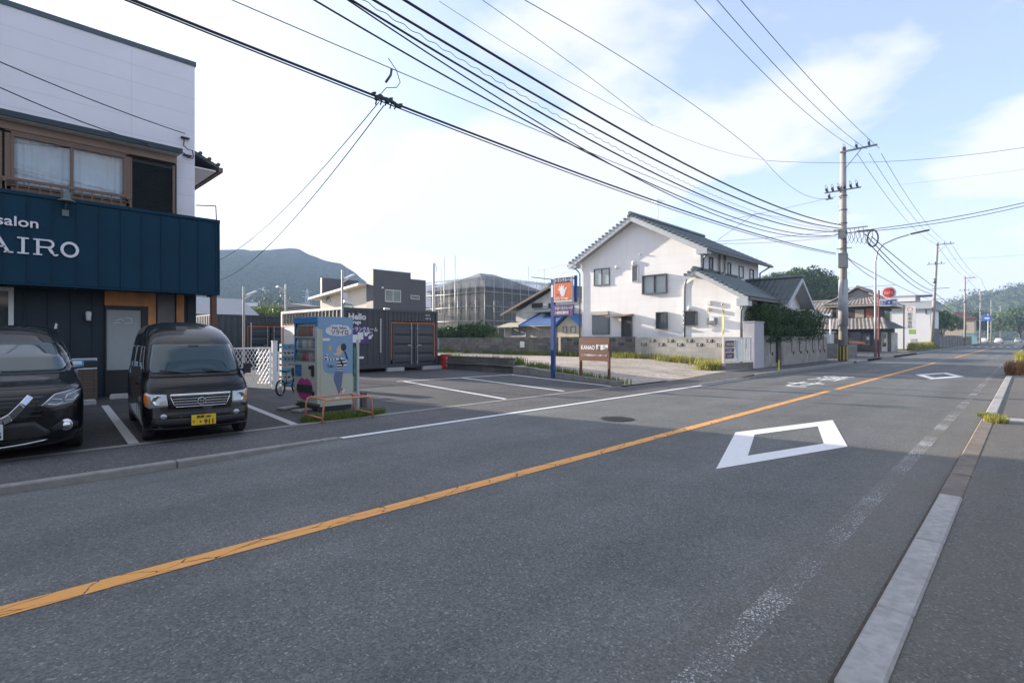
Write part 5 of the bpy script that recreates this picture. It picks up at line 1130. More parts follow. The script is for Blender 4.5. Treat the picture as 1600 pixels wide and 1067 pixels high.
midglass=M('window_mid',(.13,.16,.17),.12,0,.15,1.5,spec=1)
shutg=M('shutter_grey',(.20,.22,.24),.5,.2,.05,4)
wh=thing('white_house','two storey white gabled house with green grey tiled roofs behind the block wall','house',(30,15.5,0))
ev=(12.0,19.5); rv=15.8; slope=.53; zr=8.28; zw=lambda v:zr-.2-slope*abs(v-rv)
m=MB(); m.prism([(12.0,.1),(19.5,.1),(19.5,zw(19.5)),(rv,zw(rv)),(12.0,zw(12.0))],HU,34.3,'x'); m.build('wall',HW,wh)
m=MB(); tiles(m,(25.72,20.15,zr-slope*4.35),(34.95,20.15,zr-slope*4.35),(34.95,rv,zr),(25.72,rv,zr)); tiles(m,(34.95,11.45,zr-slope*4.35),(25.72,11.45,zr-slope*4.35),(25.72,rv,zr),(34.95,rv,zr)); rf=m.build('roof',tgreen,wh,fix=False)
m=MB(); a=.14
for s_,vv in ((1,20.13),(-1,11.47)):
    m.add([(25.74,rv,zr-.02),(25.74,vv,zr-.02-slope*4.33),(34.93,vv,zr-.02-slope*4.33),(34.93,rv,zr-.02),(25.74,rv,zr-a),(25.74,vv,zr-a-slope*4.33),(34.93,vv,zr-a-slope*4.33),(34.93,rv,zr-a)],[(0,1,2,3),(4,7,6,5),(0,4,5,1),(1,5,6,2),(2,6,7,3)])
m.build('soffit',soff,rf)
m=MB()
def barge(mb,u,pts,h=.26,t=.05):
    for (va,za),(vb2,zb) in zip(pts,pts[1:]): mb.add([(u,va,za),(u,vb2,zb),(u,vb2,zb-h),(u,va,za-h),(u+t,va,za),(u+t,vb2,zb),(u+t,vb2,zb-h),(u+t,va,za-h)],[(0,1,2,3),(4,7,6,5),(0,4,5,1),(3,2,6,7),(1,5,6,2),(0,3,7,4)])
barge(m,25.68,[(20.15,zr-slope*4.35+.0),(rv,zr+.0),(11.45,zr-slope*4.35+.0)],.30)
m.box(25.70,26.19,11.43,12.0,5.72,6.0); m.box(25.70,26.19,19.6,20.13,5.74,6.0)
m.build('bargeboard',fasc,rf)
def edgetiles(mb,u,vA,zA,vB,zB,n):
    for k in range(n):
        t_=(k+.5)/n; v=vA+(vB-vA)*t_; z=zA+(zB-zA)*t_; mb.cyl((u-.03,v,z+.045),(u+.20,v,z+.045),.075,n=8)
m=MB(); edgetiles(m,25.66,20.15,zr-slope*4.35,rv,zr,18); edgetiles(m,25.66,11.45,zr-slope*4.35,rv,zr,18); m.cyl((25.6,rv,zr+.12),(35.0,rv,zr+.12),.11,n=10); m.build('edge_tiles',tgreen,rf)
m=MB(); m.box(25.72,35.0,11.34,11.46,zr-slope*4.35-.12,zr-slope*4.35-.01); m.build('gutter',pipe,rf); m=MB(); m.box(25.72,35,20.14,20.26,zr-slope*4.35-.12,zr-slope*4.35-.01); m.build('gutter',pipe,rf)
m=MB(); m.tube([(26.1,20.2,5.9),(26.1,19.75,5.6),(26.12,19.6,5.4),(26.12,19.6,.1)],.045); m.build('downpipe',pipe,wh)
m=MB(); m.tube([(26.0,11.4,5.9),(26.3,11.9,5.55),(26.3,11.92,4.9),(26.3,11.92,4.6)],.045); m.build('downpipe',pipe,wh)
m=MB(); m.tube([(34.5,11.4,5.85),(34.3,11.9,5.5),(34.3,11.92,3.5)],.045); m.build('downpipe',pipe,wh)
fwin_u(wh,*gx(928.5,421,953,445),HU,2,.045,pipe,pane=paleglass)
fwin_u(wh,*gx(988,415,998,440),HU,1,.03,soff,pane=shutg)
fwin_u(wh,*gx(1005,431,1043,458),HU,2,.05,pipe,depth=.16,pane=paleglass)
fwin_u(wh,*gx(1028,488,1043.5,514),HU,1,.04,pipe,depth=.26,pane=midglass)
q=gx(926,487,951,522); m=MB(); m.box(HU-.08,HU,q[0],q[1],q[2],q[3]-.22)
for k in range(26): m.box(HU-.09,HU-.081,q[0]+.05,q[1]-.05,q[2]+.03+k*.046,q[2]+.065+k*.046)
so_=m.build('roller_shutter',shutg,wh); m=MB(); m.box(HU-.16,HU,q[0]-.04,q[1]+.04,q[3]-.22,q[3]); m.build('shutter_box',M('shutter_box_beige',(.45,.42,.38),.6),so_)
m=MB(); m.box(HU-.10,HU,q[0]-.08,q[0]-.002,q[2],q[3]-.2); m.build('shutter_frame',pipe,so_)
q=gx(973,493,987,528); m=MB(); m.box(HU-.05,HU,q[0],q[1],.4,q[3]); m.build('side_door',M('door_dark',(.035,.035,.035),.5),wh)
m=MB(); m.box(HU-.10,HU,q[0]-.05,q[0],.4,q[3]+.04); m.box(HU-.10,HU,q[1],q[1]+.05,.4,q[3]+.04); m.build('door_frame',pipe,wh)
q=gx(957,483.5,990,488); m=MB(); m.prism([(HU,2.86),(HU-.85,2.74),(HU-.85,2.70),(HU,2.72)],q[0],q[1],'y'); m.build('door_canopy',M('canopy_brown',(.20,.13,.09),.5),wh)
m=MB(); v_,z_=Up(960,486,HU); m.lathe([(0,0),(.06,.02),(.07,.06)],(HU-.8,v_+.15,2.62),10); m.build('spot_lamp',pipe,wh)
def vent(x,y,r=.13,u=HU):
    v,z=Up(x,y,u); m=MB()
    m.lathe([(0,-.16),(r*.7,-.14),(r,-.05),(r,0)],(u,v,z),14,axis='x'); m.build('vent_hood',whitep,wh)
vent(965,417); vent(991,411,.15); vent(1001,398,.05)
# wing
WU=26.05; wz=lambda v:4.87-.20-.575*abs(v-12.05)
m=MB(); m.prism([(9.96,.1),(12.9,.1),(12.9,4.2),(12.55,wz(12.55)),(12.05,wz(12.05)),(9.96,wz(9.96))],WU,28.3,'x'); m.prism([(10.7,.1),(12.02,.1),(12.02,4.2),(10.7,3.7)],28.3,31,'x'); m.build('wing_wall',HW,wh)
zr2=4.95
m=MB(); tiles(m,(31.0,9.42,zr2-.575*2.63),(25.60,9.42,zr2-.575*2.63),(25.60,12.05,zr2),(31.0,12.05,zr2)); tiles(m,(25.60,12.62,zr2-.33),(26.6,12.62,zr2-.33),(26.6,12.05,zr2),(25.60,12.05,zr2)); rf2=m.build('wing_roof',tgreen,wh,fix=False)
m=MB(); m.add([(25.62,12.05,zr2-.02),(25.62,9.44,zr2-.02-.575*2.61),(31,9.44,zr2-.02-.575*2.61),(31,12.05,zr2-.02),(25.62,12.05,zr2-.13),(25.62,9.44,zr2-.13-.575*2.61),(31,9.44,zr2-.13-.575*2.61),(31,12.05,zr2-.13)],[(0,1,2,3),(4,7,6,5),(0,4,5,1),(1,5,6,2)]); m.build('soffit',soff,rf2)
m=MB(); barge(m,25.56,[(12.62,zr2-.33),(12.05,zr2),(9.42,zr2-.575*2.63)],.24); m.box(25.58,26.04,9.40,9.95,3.02,3.40); m.build('bargeboard',fasc,rf2)
m=MB(); edgetiles(m,25.54,9.42,zr2-.575*2.63,12.05,zr2,11); edgetiles(m,25.54,12.62,zr2-.33,12.05,zr2,3); m.cyl((25.5,12.05,zr2+.08),(31,12.05,zr2+.08),.09,n=8); m.build('edge_tiles',tgreen,rf2)
m=MB(); m.box(25.60,31.0,9.31,9.43,3.30,3.42); m.build('gutter',M('gutter_brown',(.11,.085,.07),.5),rf2)
m=MB(); m.tube([(25.8,9.38,3.3),(26.0,9.8,3.0),(26.02,9.9,2.8),(26.02,9.9,.1)],.045); m.build('downpipe',pipe,wh)
v_,_=Up(1070,500,WU); m=MB(); m.tube([(WU-.03,12.66,4.55),(WU-.03,v_,4.15),(WU-.03,v_,.1)],.035); m.build('downpipe',pipe,wh)
q=gx(1070.5,487,1090,508,WU); go=fwin_u(wh,*q,WU,1,.04,pipe,depth=.10,pane=midglass,name='grille_window')
m=MB()
for k in range(-3,10):
    for s_ in (1,-1):
        a0=q[0]+k*.13; h=q[3]-q[2]; pts=[(a0+s_*h*.5*t_/10,q[2]+h*t_/10) for t_ in range(11)]; pts=[p for p in pts if q[0]<=p[0]<=q[1]]
        if len(pts)>1: m.bar((WU-.25-.012*s_,pts[0][0],pts[0][1]),(WU-.25-.012*s_,pts[-1][0],pts[-1][1]),.022,.01,up=(1,0,0))
m.box(WU-.27,WU-.24,q[0]-.02,q[1]+.02,q[3]-.03,q[3]+.01); m.box(WU-.27,WU-.24,q[0]-.02,q[1]+.02,q[2]-.01,q[2]+.03); m.build('window_grille',blk,go)
vent(1078,482,.13,WU)
for x0,y0,x1,y1,d_,mt in ((1106,470,1112,477,.16,whitep),(1107,481,1111,487,.2,M('meter_cream',(.55,.50,.40),.6)),(1106,497,1121,507,.22,shutg),(1112,497,1119,502,.26,whitep)):
    q=gx(x0,y0,x1,y1,WU); m=MB(); m.box(WU-d_,WU,q[0],q[1],q[2],q[3]); m.build('meter_box',mt,wh,bevel=.02)
# road side windows of the upper storey
for x0,y0,x1,y1,pn_ in ((1107.5,401,1113.5,421,midglass),(1136.5,410,1141.5,430,midglass),(1154,415,1161,434,paleglass),(1171,420,1177,437,glass)):
    a,z1_=Vp(x0,y0,12.0); b2,z0_=Vp(x1,y1,12.0); frame_window(wh,a,b2,Vp(x0,y1,12)[1],z1_,12.0,1,.05,pipe,pane=pn_)
a,z_=Vp(1126,399,12.0); m=MB(); m.tube([(a-.35,11.9,z_)]+[(a-.35*math.cos(t_/8*math.pi),11.9,z_-.75-.35*math.sin(t_/8*math.pi)) for t_ in range(9)]+[(a+.35,11.9,z_)],.06); m.build('wall_hose',M('hose_beige',(.35,.32,.27),.7),wh)
# recess door and cross wing
m=MB(); m.box(28.32,29.9,10.3,10.69,.1,3.3); m.build('porch_door',M('porch_brown',(.10,.07,.055),.6,0,.2),wh)
CU=32.2; cz=lambda u:4.78-.16-.64*abs(u-CU)
m=MB(); m.prism([(30.2,.1),(34.2,.1),(34.2,cz(34.2)),(CU,cz(CU)),(30.2,cz(30.2))],9.6,12.05,'y'); m.build('cross_wall',siding('house_white_x',(.80,.78,.77),3.03,.455,.90,.03,.75,ax=0),wh)
m=MB(); tiles(m,(29.85,8.95,4.8-.64*2.35),(29.85,12.3,4.8-.64*2.35),(CU,12.3,4.8),(CU,8.95,4.8)); tiles(m,(34.55,12.3,4.8-.64*2.35),(34.55,8.95,4.8-.64*2.35),(CU,8.95,4.8),(CU,12.3,4.8)); rf3=m.build('cross_roof',tgreen,wh,fix=False)
m=MB()
for a,b2 in ((29.87,CU),(CU,34.53)):
    za=4.78-.64*abs(a-CU); zb=4.78-.64*abs(b2-CU); m.add([(a,8.97,za),(b2,8.97,zb),(b2,12.2,zb),(a,12.2,za),(a,8.97,za-.12),(b2,8.97,zb-.12),(b2,12.2,zb-.12),(a,12.2,za-.12)],[(0,1,2,3),(4,7,6,5),(0,4,5,1),(1,5,6,2),(3,2,6,7),(0,3,7,4)])
m.build('soffit',soff,rf3)
m=MB()
for a,b2 in ((29.82,CU),(CU,34.58)):
    za=4.80-.64*abs(a-CU); zb=4.80-.64*abs(b2-CU); m.add([(a,8.90,za),(b2,8.90,zb),(b2,8.90,zb-.22),(a,8.90,za-.22),(a,8.95,za),(b2,8.95,zb),(b2,8.95,zb-.22),(a,8.95,za-.22)],[(0,1,2,3),(4,7,6,5),(0,4,5,1),(3,2,6,7),(1,5,6,2),(0,3,7,4)])
m.build('bargeboard',fasc,rf3)
m=MB(); m.cyl((CU,8.85,4.88),(CU,12.4,4.88),.09,n=8); m.build('ridge',tgreen,rf3)
p=Up(1028,337,29); m=MB(); m.tube([(29,p[0],zr-.2),(29,p[0],9.9)],.016); m.tube([(28.7,p[0],9.7),(29.4,p[0],9.7)],.01)
for k in range(5): m.tube([(28.75+k*.14,p[0]-.3,9.7),(28.75+k*.14,p[0]+.3,9.7)],.007)
m.build('tv_aerial',steel,wh); settle(wh)
# ================= WALLS
bl_light=blocks('block_wall_light',(.42,.41,.385),.40,.20,1,.80,.10,.35,(.16,.15,.12))
bl_dark=blocks('block_wall_dark',(.135,.13,.12),.40,.20,1,.6,.22,.55,(.045,.045,.04))
bl_dark0=blocks('block_wall_dark_x',(.11,.105,.10),.40,.20,0,.6,.22,.55,(.04,.04,.035))
hole=M('openwork_shadow',(.03,.03,.028),.9)  # painted shade for block openings and wall slots, laid on solid walls
def openwork(parent,u,v,z,dark=hole,ring=None):
    """decorative block: pierced ring and side slots"""
    m=MB(); m.box(u-.004,u+.02,v+.03,v+.37,z+.02,z+.18); m.build('openwork',dark,parent)
    m=MB(); m.lathe([(.035,-.03),(.075,-.03),(.075,0),(.035,0),(.035,-.03)],(u,v+.15,z+.10),10,axis='x'); m.box(u-.03,u-.005,v+.25,v+.28,z+.02,z+.18); m.box(u-.03,u-.005,v+.30,v+.36,z+.085,z+.115); m.build('openwork_ring',ring,parent)
def bwall(name,label,u,v0,v1,z1,mat,ow=None,th=.12):
    r=thing(name,label,'wall',(u,(v0+v1)/2,0)); m=MB(); m.box(u,u+th,v0,v1,-.05,z1); m.build('block_courses',mat,r)
    m=MB(); m.box(u-.012,u+th+.012,v0,v1,z1+.001,z1+.045); m.build('coping',mat,r)
    if ow:
        k=0; v=v0+.2
        while v<v1-.5: openwork(r,u-.001,v,z1-.24-(.2 if k%2 else 0),hole,mat); v+=.52; k+=1
    settle(r); return r
bwall('block_wall','pale grey concrete block wall with openwork blocks below the white house',25.45,9.75,15.35,1.50,bl_light,True)
bwall('block_wall','dark stained block wall with openwork blocks running left from the pale wall',25.50,15.37,20.6,1.52,bl_dark,True)
bwall('block_wall','long dark rough block wall in front of the blue roofed house',25.60,20.95,34.5,1.48,blocks('block_wall_old',(.15,.145,.13),.40,.20,1,.55,.3,.6,(.05,.048,.042)),False)
m=MB(); m.box(-.012,.0,-.2,.2,-.15,.25); o=m.build('notice_plate',whitep,None); o.location=(25.58,23.9,1.02); tag(o,'small white notice fixed to the long dark rough block wall','notice')
lwll=thing('low_block_wall','low dark block wall along the back edge of the storage yard','wall',(16.3,18.4,0))
m=MB(); m.box(16.2,16.35,15.7,21.2,-.05,.60); m.build('block_courses',bl_dark,lwll); m=MB(); m.box(16.19,16.36,15.69,21.2,.602,.64); m.build('coping',bl_dark,lwll); settle(lwll)
kb=MB()
for k in range(11):
    va=9.0+k*.6; vb2=va+.59
    a,b2=ub(max(9.06,va)),ub(vb2); kb.add([(a,va,-.05),(a+.12,va,-.05),(b2+.12,vb2,-.05),(b2,vb2,-.05),(a,va,.16+.014*k),(a+.12,va,.16+.014*k),(b2+.12,vb2,.16+.014*k),(b2,vb2,.16+.014*k)],[(0,1,2,3),(4,7,6,5),(0,4,5,1),(1,5,6,2),(2,6,7,3),(3,7,4,0)])
struct(kb.build('plot_kerb',M('plot_kerb',(.22,.215,.20),.9,0,.15,5,dirt=.5,dcol=(.09,.08,.07)),bevel=.008))
# notice fence
nf=thing('notice_fence','white slatted fence panel with purple notices on a low concrete base at the plot corner','fence',(23.6,9.15,0))
c0=G(1130,582,.05); c1=G(1178,581,.05); c0=Vector((22.6,9.35,0)); c1=Vector((24.95,9.05,0)); d_=(c1-c0).normalized(); Lf=(c1-c0).length
m=MB(); m.bar(c0+Vector((0,0,.21)),c1+Vector((0,0,.21)),.22,.40); m.build('base',M('fence_base',(.19,.18,.17),.9,0,.2,4,dirt=.6,dcol=(.08,.07,.06)),nf)
m=MB()
for k in (0,.5,1): p=c0+d_*(Lf*k*.985+.02); m.bar(p+Vector((0,0,.41)),p+Vector((0,0,1.55)),.05,.05)
m.bar(c0+Vector((0,0,1.50)),c1+Vector((0,0,1.50)),.03,.04); m.bar(c0+Vector((0,0,.47)),c1+Vector((0,0,.47)),.03,.04); m.build('frame',white2,nf)
for k in range(17):
    p=c0+d_*(Lf*(k+.5)/17); m=MB(); m.bar(p+Vector((0,.01,.49)),p+Vector((0,.01,1.48)),.012,.105,up=d_); m.build('slat',M('slat_white',(.66,.67,.64),.5,0,.05),nf)
nx=d_; 
def onf(s,z,off=-.045): p=c0+d_*s; return Vector((p.x,p.y+off,z))
for z0_,z1_ in ((1.10,1.38),(.90,1.06),(.62,.86)):
    m=MB(); a,b2=onf(.10,z0_),onf(.80,z0_); m.add([a,b2,onf(.80,z1_),onf(.10,z1_),a+Vector((0,.012,0)),b2+Vector((0,.012,0)),onf(.8,z1_)+Vector((0,.012,0)),onf(.1,z1_)+Vector((0,.012,0))],[(0,1,2,3),(4,7,6,5),(0,4,5,1),(1,5,6,2),(2,6,7,3),(3,7,4,0)]); nb_=m.build('notice_board',M('notice_purple',(.10,.05,.11),.5),nf)
text('月極駐車場',.15,M('notice_text',(.62,.50,.48),.5),nf,onf(.15,1.17,-.05),xd=tuple(d_),sx=.8,bold=.003); text('空きあり',.11,lw,nf,onf(.2,.93,-.05),xd=tuple(d_)); text('TEL 093',.12,lw,nf,onf(.2,.68,-.05),xd=tuple(d_))
m=MB(); m.add([onf(.9,.62),onf(1.15,.62),onf(1.15,1.40),onf(.9,1.40)],[(0,1,2,3)]); m.build('pale_notice',M('pale_notice',(.50,.56,.58),.5),nf)
for k,ch in enumerate('あぶない'): text(ch,.10,inkd,nf,onf(.84,1.34-k*.11,-.05),xd=tuple(d_))
for k,ch in enumerate('立入禁止'): text(ch,.10,inkd,nf,onf(1.80,1.36-k*.11,-.05),xd=tuple(d_))
settle(nf)
fl=thing('banner_flag','narrow yellow flag on a thin pole beside the notice fence','flag',(22.75,9.45,.1))
m=MB(); m.cyl((0,0,0),(0,0,2.8),.014,n=8); m.lathe([(0,2.8),(.05,2.82),(.05,2.88),(0,2.9)],(0,0,0),10); m.build('pole',M('flag_pole',(.62,.50,.28),.5),fl)
m=MB(); m.grid(lambda i,j:(.02+.16*j*(1-.55*i),-.05*math.sin(j*4+i*3),2.62-1.05*i),10,6); m.build('cloth',M('flag_yellow',(.72,.50,.12),.7,0,.1,4),fl)
# pillar and slotted concrete wall
lav=M('pillar_render',(.42,.42,.46),.8,0,.07,2,dirt=.35,dcol=(.25,.24,.24),streak=True)
cwm=M('old_render',(.30,.285,.265),.9,0,.18,1.5,bump=.5,bscale=14,dirt=.8,dcol=(.17,.115,.085))
pr=thing('gate_pillar','tall pale grey rendered pillar at the left end of the slotted wall','pillar',(25.6,9.3,0))
m=MB(); m.box(25.2,26.4,8.98,9.5,.0,2.22); m.build('shaft',lav,pr,bevel=.01); m=MB(); m.box(25.17,26.43,8.95,9.53,2.221,2.27); m.build('cap',lav,pr); settle(pr)
sw=thing('garden_wall','old stained concrete garden wall with narrow slots under the clipped trees','wall',(31,9,0))
m=MB(); m.box(26.45,28.1,9.0,9.18,0,1.60); m.box(28.75,37.2,8.92,9.12,0,1.58); m.box(28.1,28.75,9.12,9.2,0,.25); m.build('wall_body',cwm,sw,bevel=.01)
m=MB(); m.box(28.1,28.74,9.1,9.18,.26,1.6); m.build('dark_gate',blk,sw)
for u in (27.3,30.3,31.6,32.8,34.0,35.3,36.3):
    m=MB(); m.box(u,u+.07,8.905 if u>28 else 8.985,8.925 if u>28 else 9.005,.75,1.52); m.build('slot',hole,sw)
    m=MB(); m.lathe([(.03,-.02),(.09,-.02),(.09,0)],(u+.3,8.92 if u>28 else 9.0,.72),10,axis='y'); m.build('slot_ring',hole,sw)
settle(sw)
def hedge(label,c,r,seed):
    h=thing('clipped_tree',label,'tree',(c[0],c[1],.1),0,'clipped trees over the garden wall'); rg=random.Random(seed)
    B=[]; nx_=max(2,int(r[0]*2/.9))
    for i in range(nx_):
        for dz in (-.38,.32):
            for dy in (-.4,.4): B.append(((-r[0]+.5+(2*r[0]-1.0)*i/(nx_-1),r[1]*dy,c[2]-.1+dz+rg.uniform(-.1,.1)),(.72+rg.uniform(-.08,.1),.75,.58)))
    leaves('crown',lf_dark,B,30000,.05,h,seed,shell=.82)
    for k in range(5):
        m=MB(); m.tube([(rg.uniform(-.3,.3),0,0),(rg.uniform(-.5,.5),0,.8),(rg.uniform(-1,1),0,c[2])],[.05,.04,.02],7); m.build('trunk',bark,h)
    return h
hedge('left dark green clipped tree bulging over the slotted wall by the pillar',(28.5,9.75,2.25),(1.8,1.0,.9),3)
hedge('right dark green clipped tree over the slotted wall nearest the utility pole',(33.4,9.75,2.2),(2.6,1.0,.95),4)
m=MB(); m.cyl((0,0,0),(0,0,.42),.035,.03,8); m.cyl((0,0,.42),(0,0,.45),.04,n=8); o=m.build('marker_post',M('marker_yellow',(.62,.60,.08),.5),None); o.location=(24.6,7.75,.09); tag(o,'small yellow marker post on the pavement by the raised kerb','post')
# ================= OLD HOUSE WITH BLUE ROOF
oh=thing('old_house','old single storey house with a bright blue tiled roof and white gable','house',(38,31,0)); U0=36.0
pl_=M('plaster_grey',(.45,.44,.42),.85,0,.12,1.5,dirt=.4,dcol=(.2,.19,.17),streak=True); tin=M('tin_cladding',(.34,.32,.29),.6,.1,.18,2,dirt=.6,dcol=(.16,.11,.08),streak=True)
V_=lambda x,u=U0:Up(x,500,u)[0]
m=MB(); m.box(U0,U0+7,V_(900),V_(771),0,2.55); m.build('wall',tin,oh)
m=MB(); m.box(U0-.03,U0,V_(821.5),V_(773),0,2.5); m.build('plaster_front',pl_,oh)
m=MB(); tiles(m,(U0-.7,V_(873),2.55),(U0-.7,V_(818),2.55),(U0+1.9,V_(828),3.95),(U0+1.9,V_(870),3.95),.3,.045); m.cyl((U0-.7,V_(818),2.6),(U0+1.9,V_(828),4.02),.08,n=8); m.build('blue_roof',tblue,oh,fix=False)
m=MB(); m.add([(U0-.9,V_(820),2.5),(U0-.9,V_(786),2.5),(U0+.4,V_(790),2.95),(U0+.4,V_(816),2.95)],[(0,1,2,3)]); m.add([(U0-.9,V_(820),2.46),(U0-.9,V_(786),2.46),(U0+.4,V_(790),2.91),(U0+.4,V_(816),2.91)],[(3,2,1,0)]); m.build('awning',M('awning_beige',(.42,.40,.28),.7),oh)
m=MB(); tiles(m,(U0-.6,V_(785),2.55),(U0-.6,V_(757),2.2),(U0+2,V_(770),2.9),(U0+2,V_(790),3.2),.3,.04); m.build('side_roof',tdark,oh,fix=False)
# small right gable
va,vb2=V_(908),V_(874); vm2=(va+vb2)/2
m=MB(); m.prism([(va,0),(vb2,0),(vb2,2.5),(vm2,3.35),(va,2.5)],U0-.25,U0+3,'x'); m.build('gable_wall',M('tin_beige',(.50,.44,.34),.7,0,.1,1.5,dirt=.3),oh)
m=MB(); tiles(m,(U0-.6,va-.3,2.4),(U0+3,va-.3,2.4),(U0+3,vm2,3.55),(U0-.6,vm2,3.55),.3,.04); tiles(m,(U0+3,vb2+.3,2.4),(U0-.6,vb2+.3,2.4),(U0-.6,vm2,3.55),(U0+3,vm2,3.55),.3,.04); m.build('gable_roof',tblue,oh,fix=False)
for x0,x1 in ((880,886),(892,900)):
    q=gx(x0,510,x1,520,U0-.25); fwin_u(oh,*q,U0-.25,1,.05,brn,pane=paleglass)
q=gx(799,510,822,526,U0-.03); fwin_u(oh,*q,U0-.03,2,.06,steel,pane=shutg); q=gx(779,513,789,528,U0-.03); fwin_u(oh,q[0],q[1],q[2],q[3],U0-.03,1,.06,white2,pane=midglass)
# upper storey gable
UU=U0+1.6; a0,z0_=Up(790,491,UU); pk,zp=Up(866,447,UU); b0=pk-(a0-pk)
m=MB(); m.prism([(Up(806,490,UU)[0],2.6),(b0+1.2,2.6),(b0+1.2,4.2),(pk,zp-.25),(Up(806,490,UU)[0],Up(806,489,UU)[1])],UU,UU+6,'x'); m.build('upper_wall',M('plaster_white',(.62,.61,.59),.85,0,.05,2,dirt=.3),oh)
m=MB(); tiles(m,(UU+6.3,a0,z0_),(UU-.7,a0,z0_),(UU-.7,pk,zp),(UU+6.3,pk,zp),.3,.045); tiles(m,(UU-.7,b0,z0_),(UU+6.3,b0,z0_),(UU+6.3,pk,zp),(UU-.7,pk,zp),.3,.045); m.cyl((UU-.8,pk,zp+.1),(UU+6.3,pk,zp+.1),.16,n=8); ur=m.build('upper_roof',tgreen,oh,fix=False)
m=MB(); barge(m,UU-.74,[(a0,z0_),(pk,zp),(b0,z0_)],.22); m.build('bargeboard',M('barge_brown',(.13,.09,.07),.7),ur)
m=MB(); tiles(m,(U0+.2,V_(880),3.75),(U0+.2,V_(815),3.75),(UU,V_(818),4.2),(UU,V_(880),4.2),.3,.04); m.build('pent_roof',tgreen,oh,fix=False)
for x0,x1 in ((831,848),(857,868)):
    q=gx(x0,474,x1,481,UU); m=MB(); m.box(UU-.03,UU,q[0],q[1],q[2],q[3]); m.build('louvre_opening',blk,oh)
q=gx(849,474,856,480,UU); m=MB(); m.lathe([(0,-.25),(.15,-.2),(.17,0)],(UU,(q[0]+q[1])/2,(q[2]+q[3])/2),12,axis='x'); m.build('vent_hood',whitep,oh)
settle(oh)
# ================= HOUSE UNDER SCAFFOLD
sc=thing('scaffolded_house','house wrapped in grey scaffold netting with a hipped roof','house',(54,58,0))
SU,SVv=48.6,52.2; su1,sv1=SU+11,SVv+12
m=MB(); m.box(SU,su1,SVv,sv1,0,8.3); m.build('wall',M('render_taupe',(.26,.235,.21),.85,0,.2,.5,dirt=.5),sc)
e=.7; zc=11.0; hp=[(SU-e,SVv-e,8.3),(su1+e,SVv-e,8.3),(su1+e,sv1+e,8.3),(SU-e,sv1+e,8.3),(SU+4,SVv+5.5,zc),(su1-4,SVv+5.5,zc)]
m=MB(); m.add(hp,[(0,1,5,4),(1,2,5),(2,3,4,5),(3,0,4),(3,2,1,0)]); m.build('hipped_roof',M('roof_slate_pale',(.23,.23,.24),.6,0,.1,1),sc)
for k in range(3):
    fwin_u(sc,SVv+1.5+k*3.5,SVv+3+k*3.5,5.0,6.6,SU,2,.08,white2); frame_window(sc,SU+1.5+k*3.3,SU+3+k*3.3,5,6.6,SVv,2,.08,white2)
net=bpy.data.materials.new('scaffold_net'); net.use_nodes=True; t=net.node_tree; b=t.nodes['Principled BSDF']; b.inputs['Base Color'].default_value=(.10,.115,.12,1); b.inputs['Roughness'].default_value=.9
tr=N(t,'ShaderNodeBsdfTransparent'); ms=N(t,'ShaderNodeMixShader'); c=N(t,'ShaderNodeTexCoord'); n=N(t,'ShaderNodeTexNoise'); L(t,c.outputs['Object'],n.inputs['Vector']); n.inputs['Scale'].default_value=.8; n.inputs['Detail'].default_value=5
r=N(t,'ShaderNodeMapRange'); L(t,n.outputs[0],r.inputs[0]); r.inputs[1].default_value=.3; r.inputs[2].default_value=.7; r.inputs[3].default_value=.42; r.inputs[4].default_value=.72; L(t,r.outputs[0],ms.inputs[0]); L(t,tr.outputs[0],ms.inputs[1]); L(t,b.outputs[0],ms.inputs[2]); L(t,ms.outputs[0],t.nodes['Material Output'].inputs[0])
def netp(fn): 
    m=MB(); m.grid(fn,10,8); return m.build('scaffold_net',net,sc)
netp(lambda i,j:(SU-1.2,SVv-1.2+(sv1-SVv+2.4)*i,9.6*j+.0)); netp(lambda i,j:(SU-1.2+(su1-SU+2.4)*i,SVv-1.2,9.6*j))
m=MB(); rg=random.Random(5)
for k in range(9):
    v=SVv-1.3+k*(sv1-SVv+2.6)/8; m.tube([(SU-1.3,v,0),(SU-1.3,v,9.7+(1.8 if k in(5,6) else 0))],.035)
for k in range(9):
    u=SU-1.3+k*(su1-SU+2.6)/8; m.tube([(u,SVv-1.3,0),(u,SVv-1.3,9.7+(2.0 if k in(5,7) else 0))],.035)
for z in (1.9,3.8,5.7,7.6,9.3): m.tube([(SU-1.3,SVv-1.4,z),(SU-1.3,sv1+1.3,z)],.03); m.tube([(SU-1.4,SVv-1.3,z),(su1+1.3,SVv-1.3,z)],.03)
m.build('scaffold_tubes',steel,sc)
m=MB()
for z in (1.85,3.75,5.65,7.55): m.box(SU-1.25,SU-.75,SVv-1.2,sv1+1.2,z-.04,z); m.box(SU-.74,su1+1.2,SVv-1.25,SVv-.75,z-.04,z)
m.build('scaffold_boards',M('boards_beige',(.34,.29,.23),.8,0,.2,2),sc)
for k,(x,ytop) in enumerate(((694,403),(711,400))):
    m=MB(); p=Up(x,ytop,SU-2.2); m.tube([(SU-2.2,p[0],0),(SU-2.2,p[0],p[1])],.05); m.build('standard_tube',steel,sc)
settle(sc)
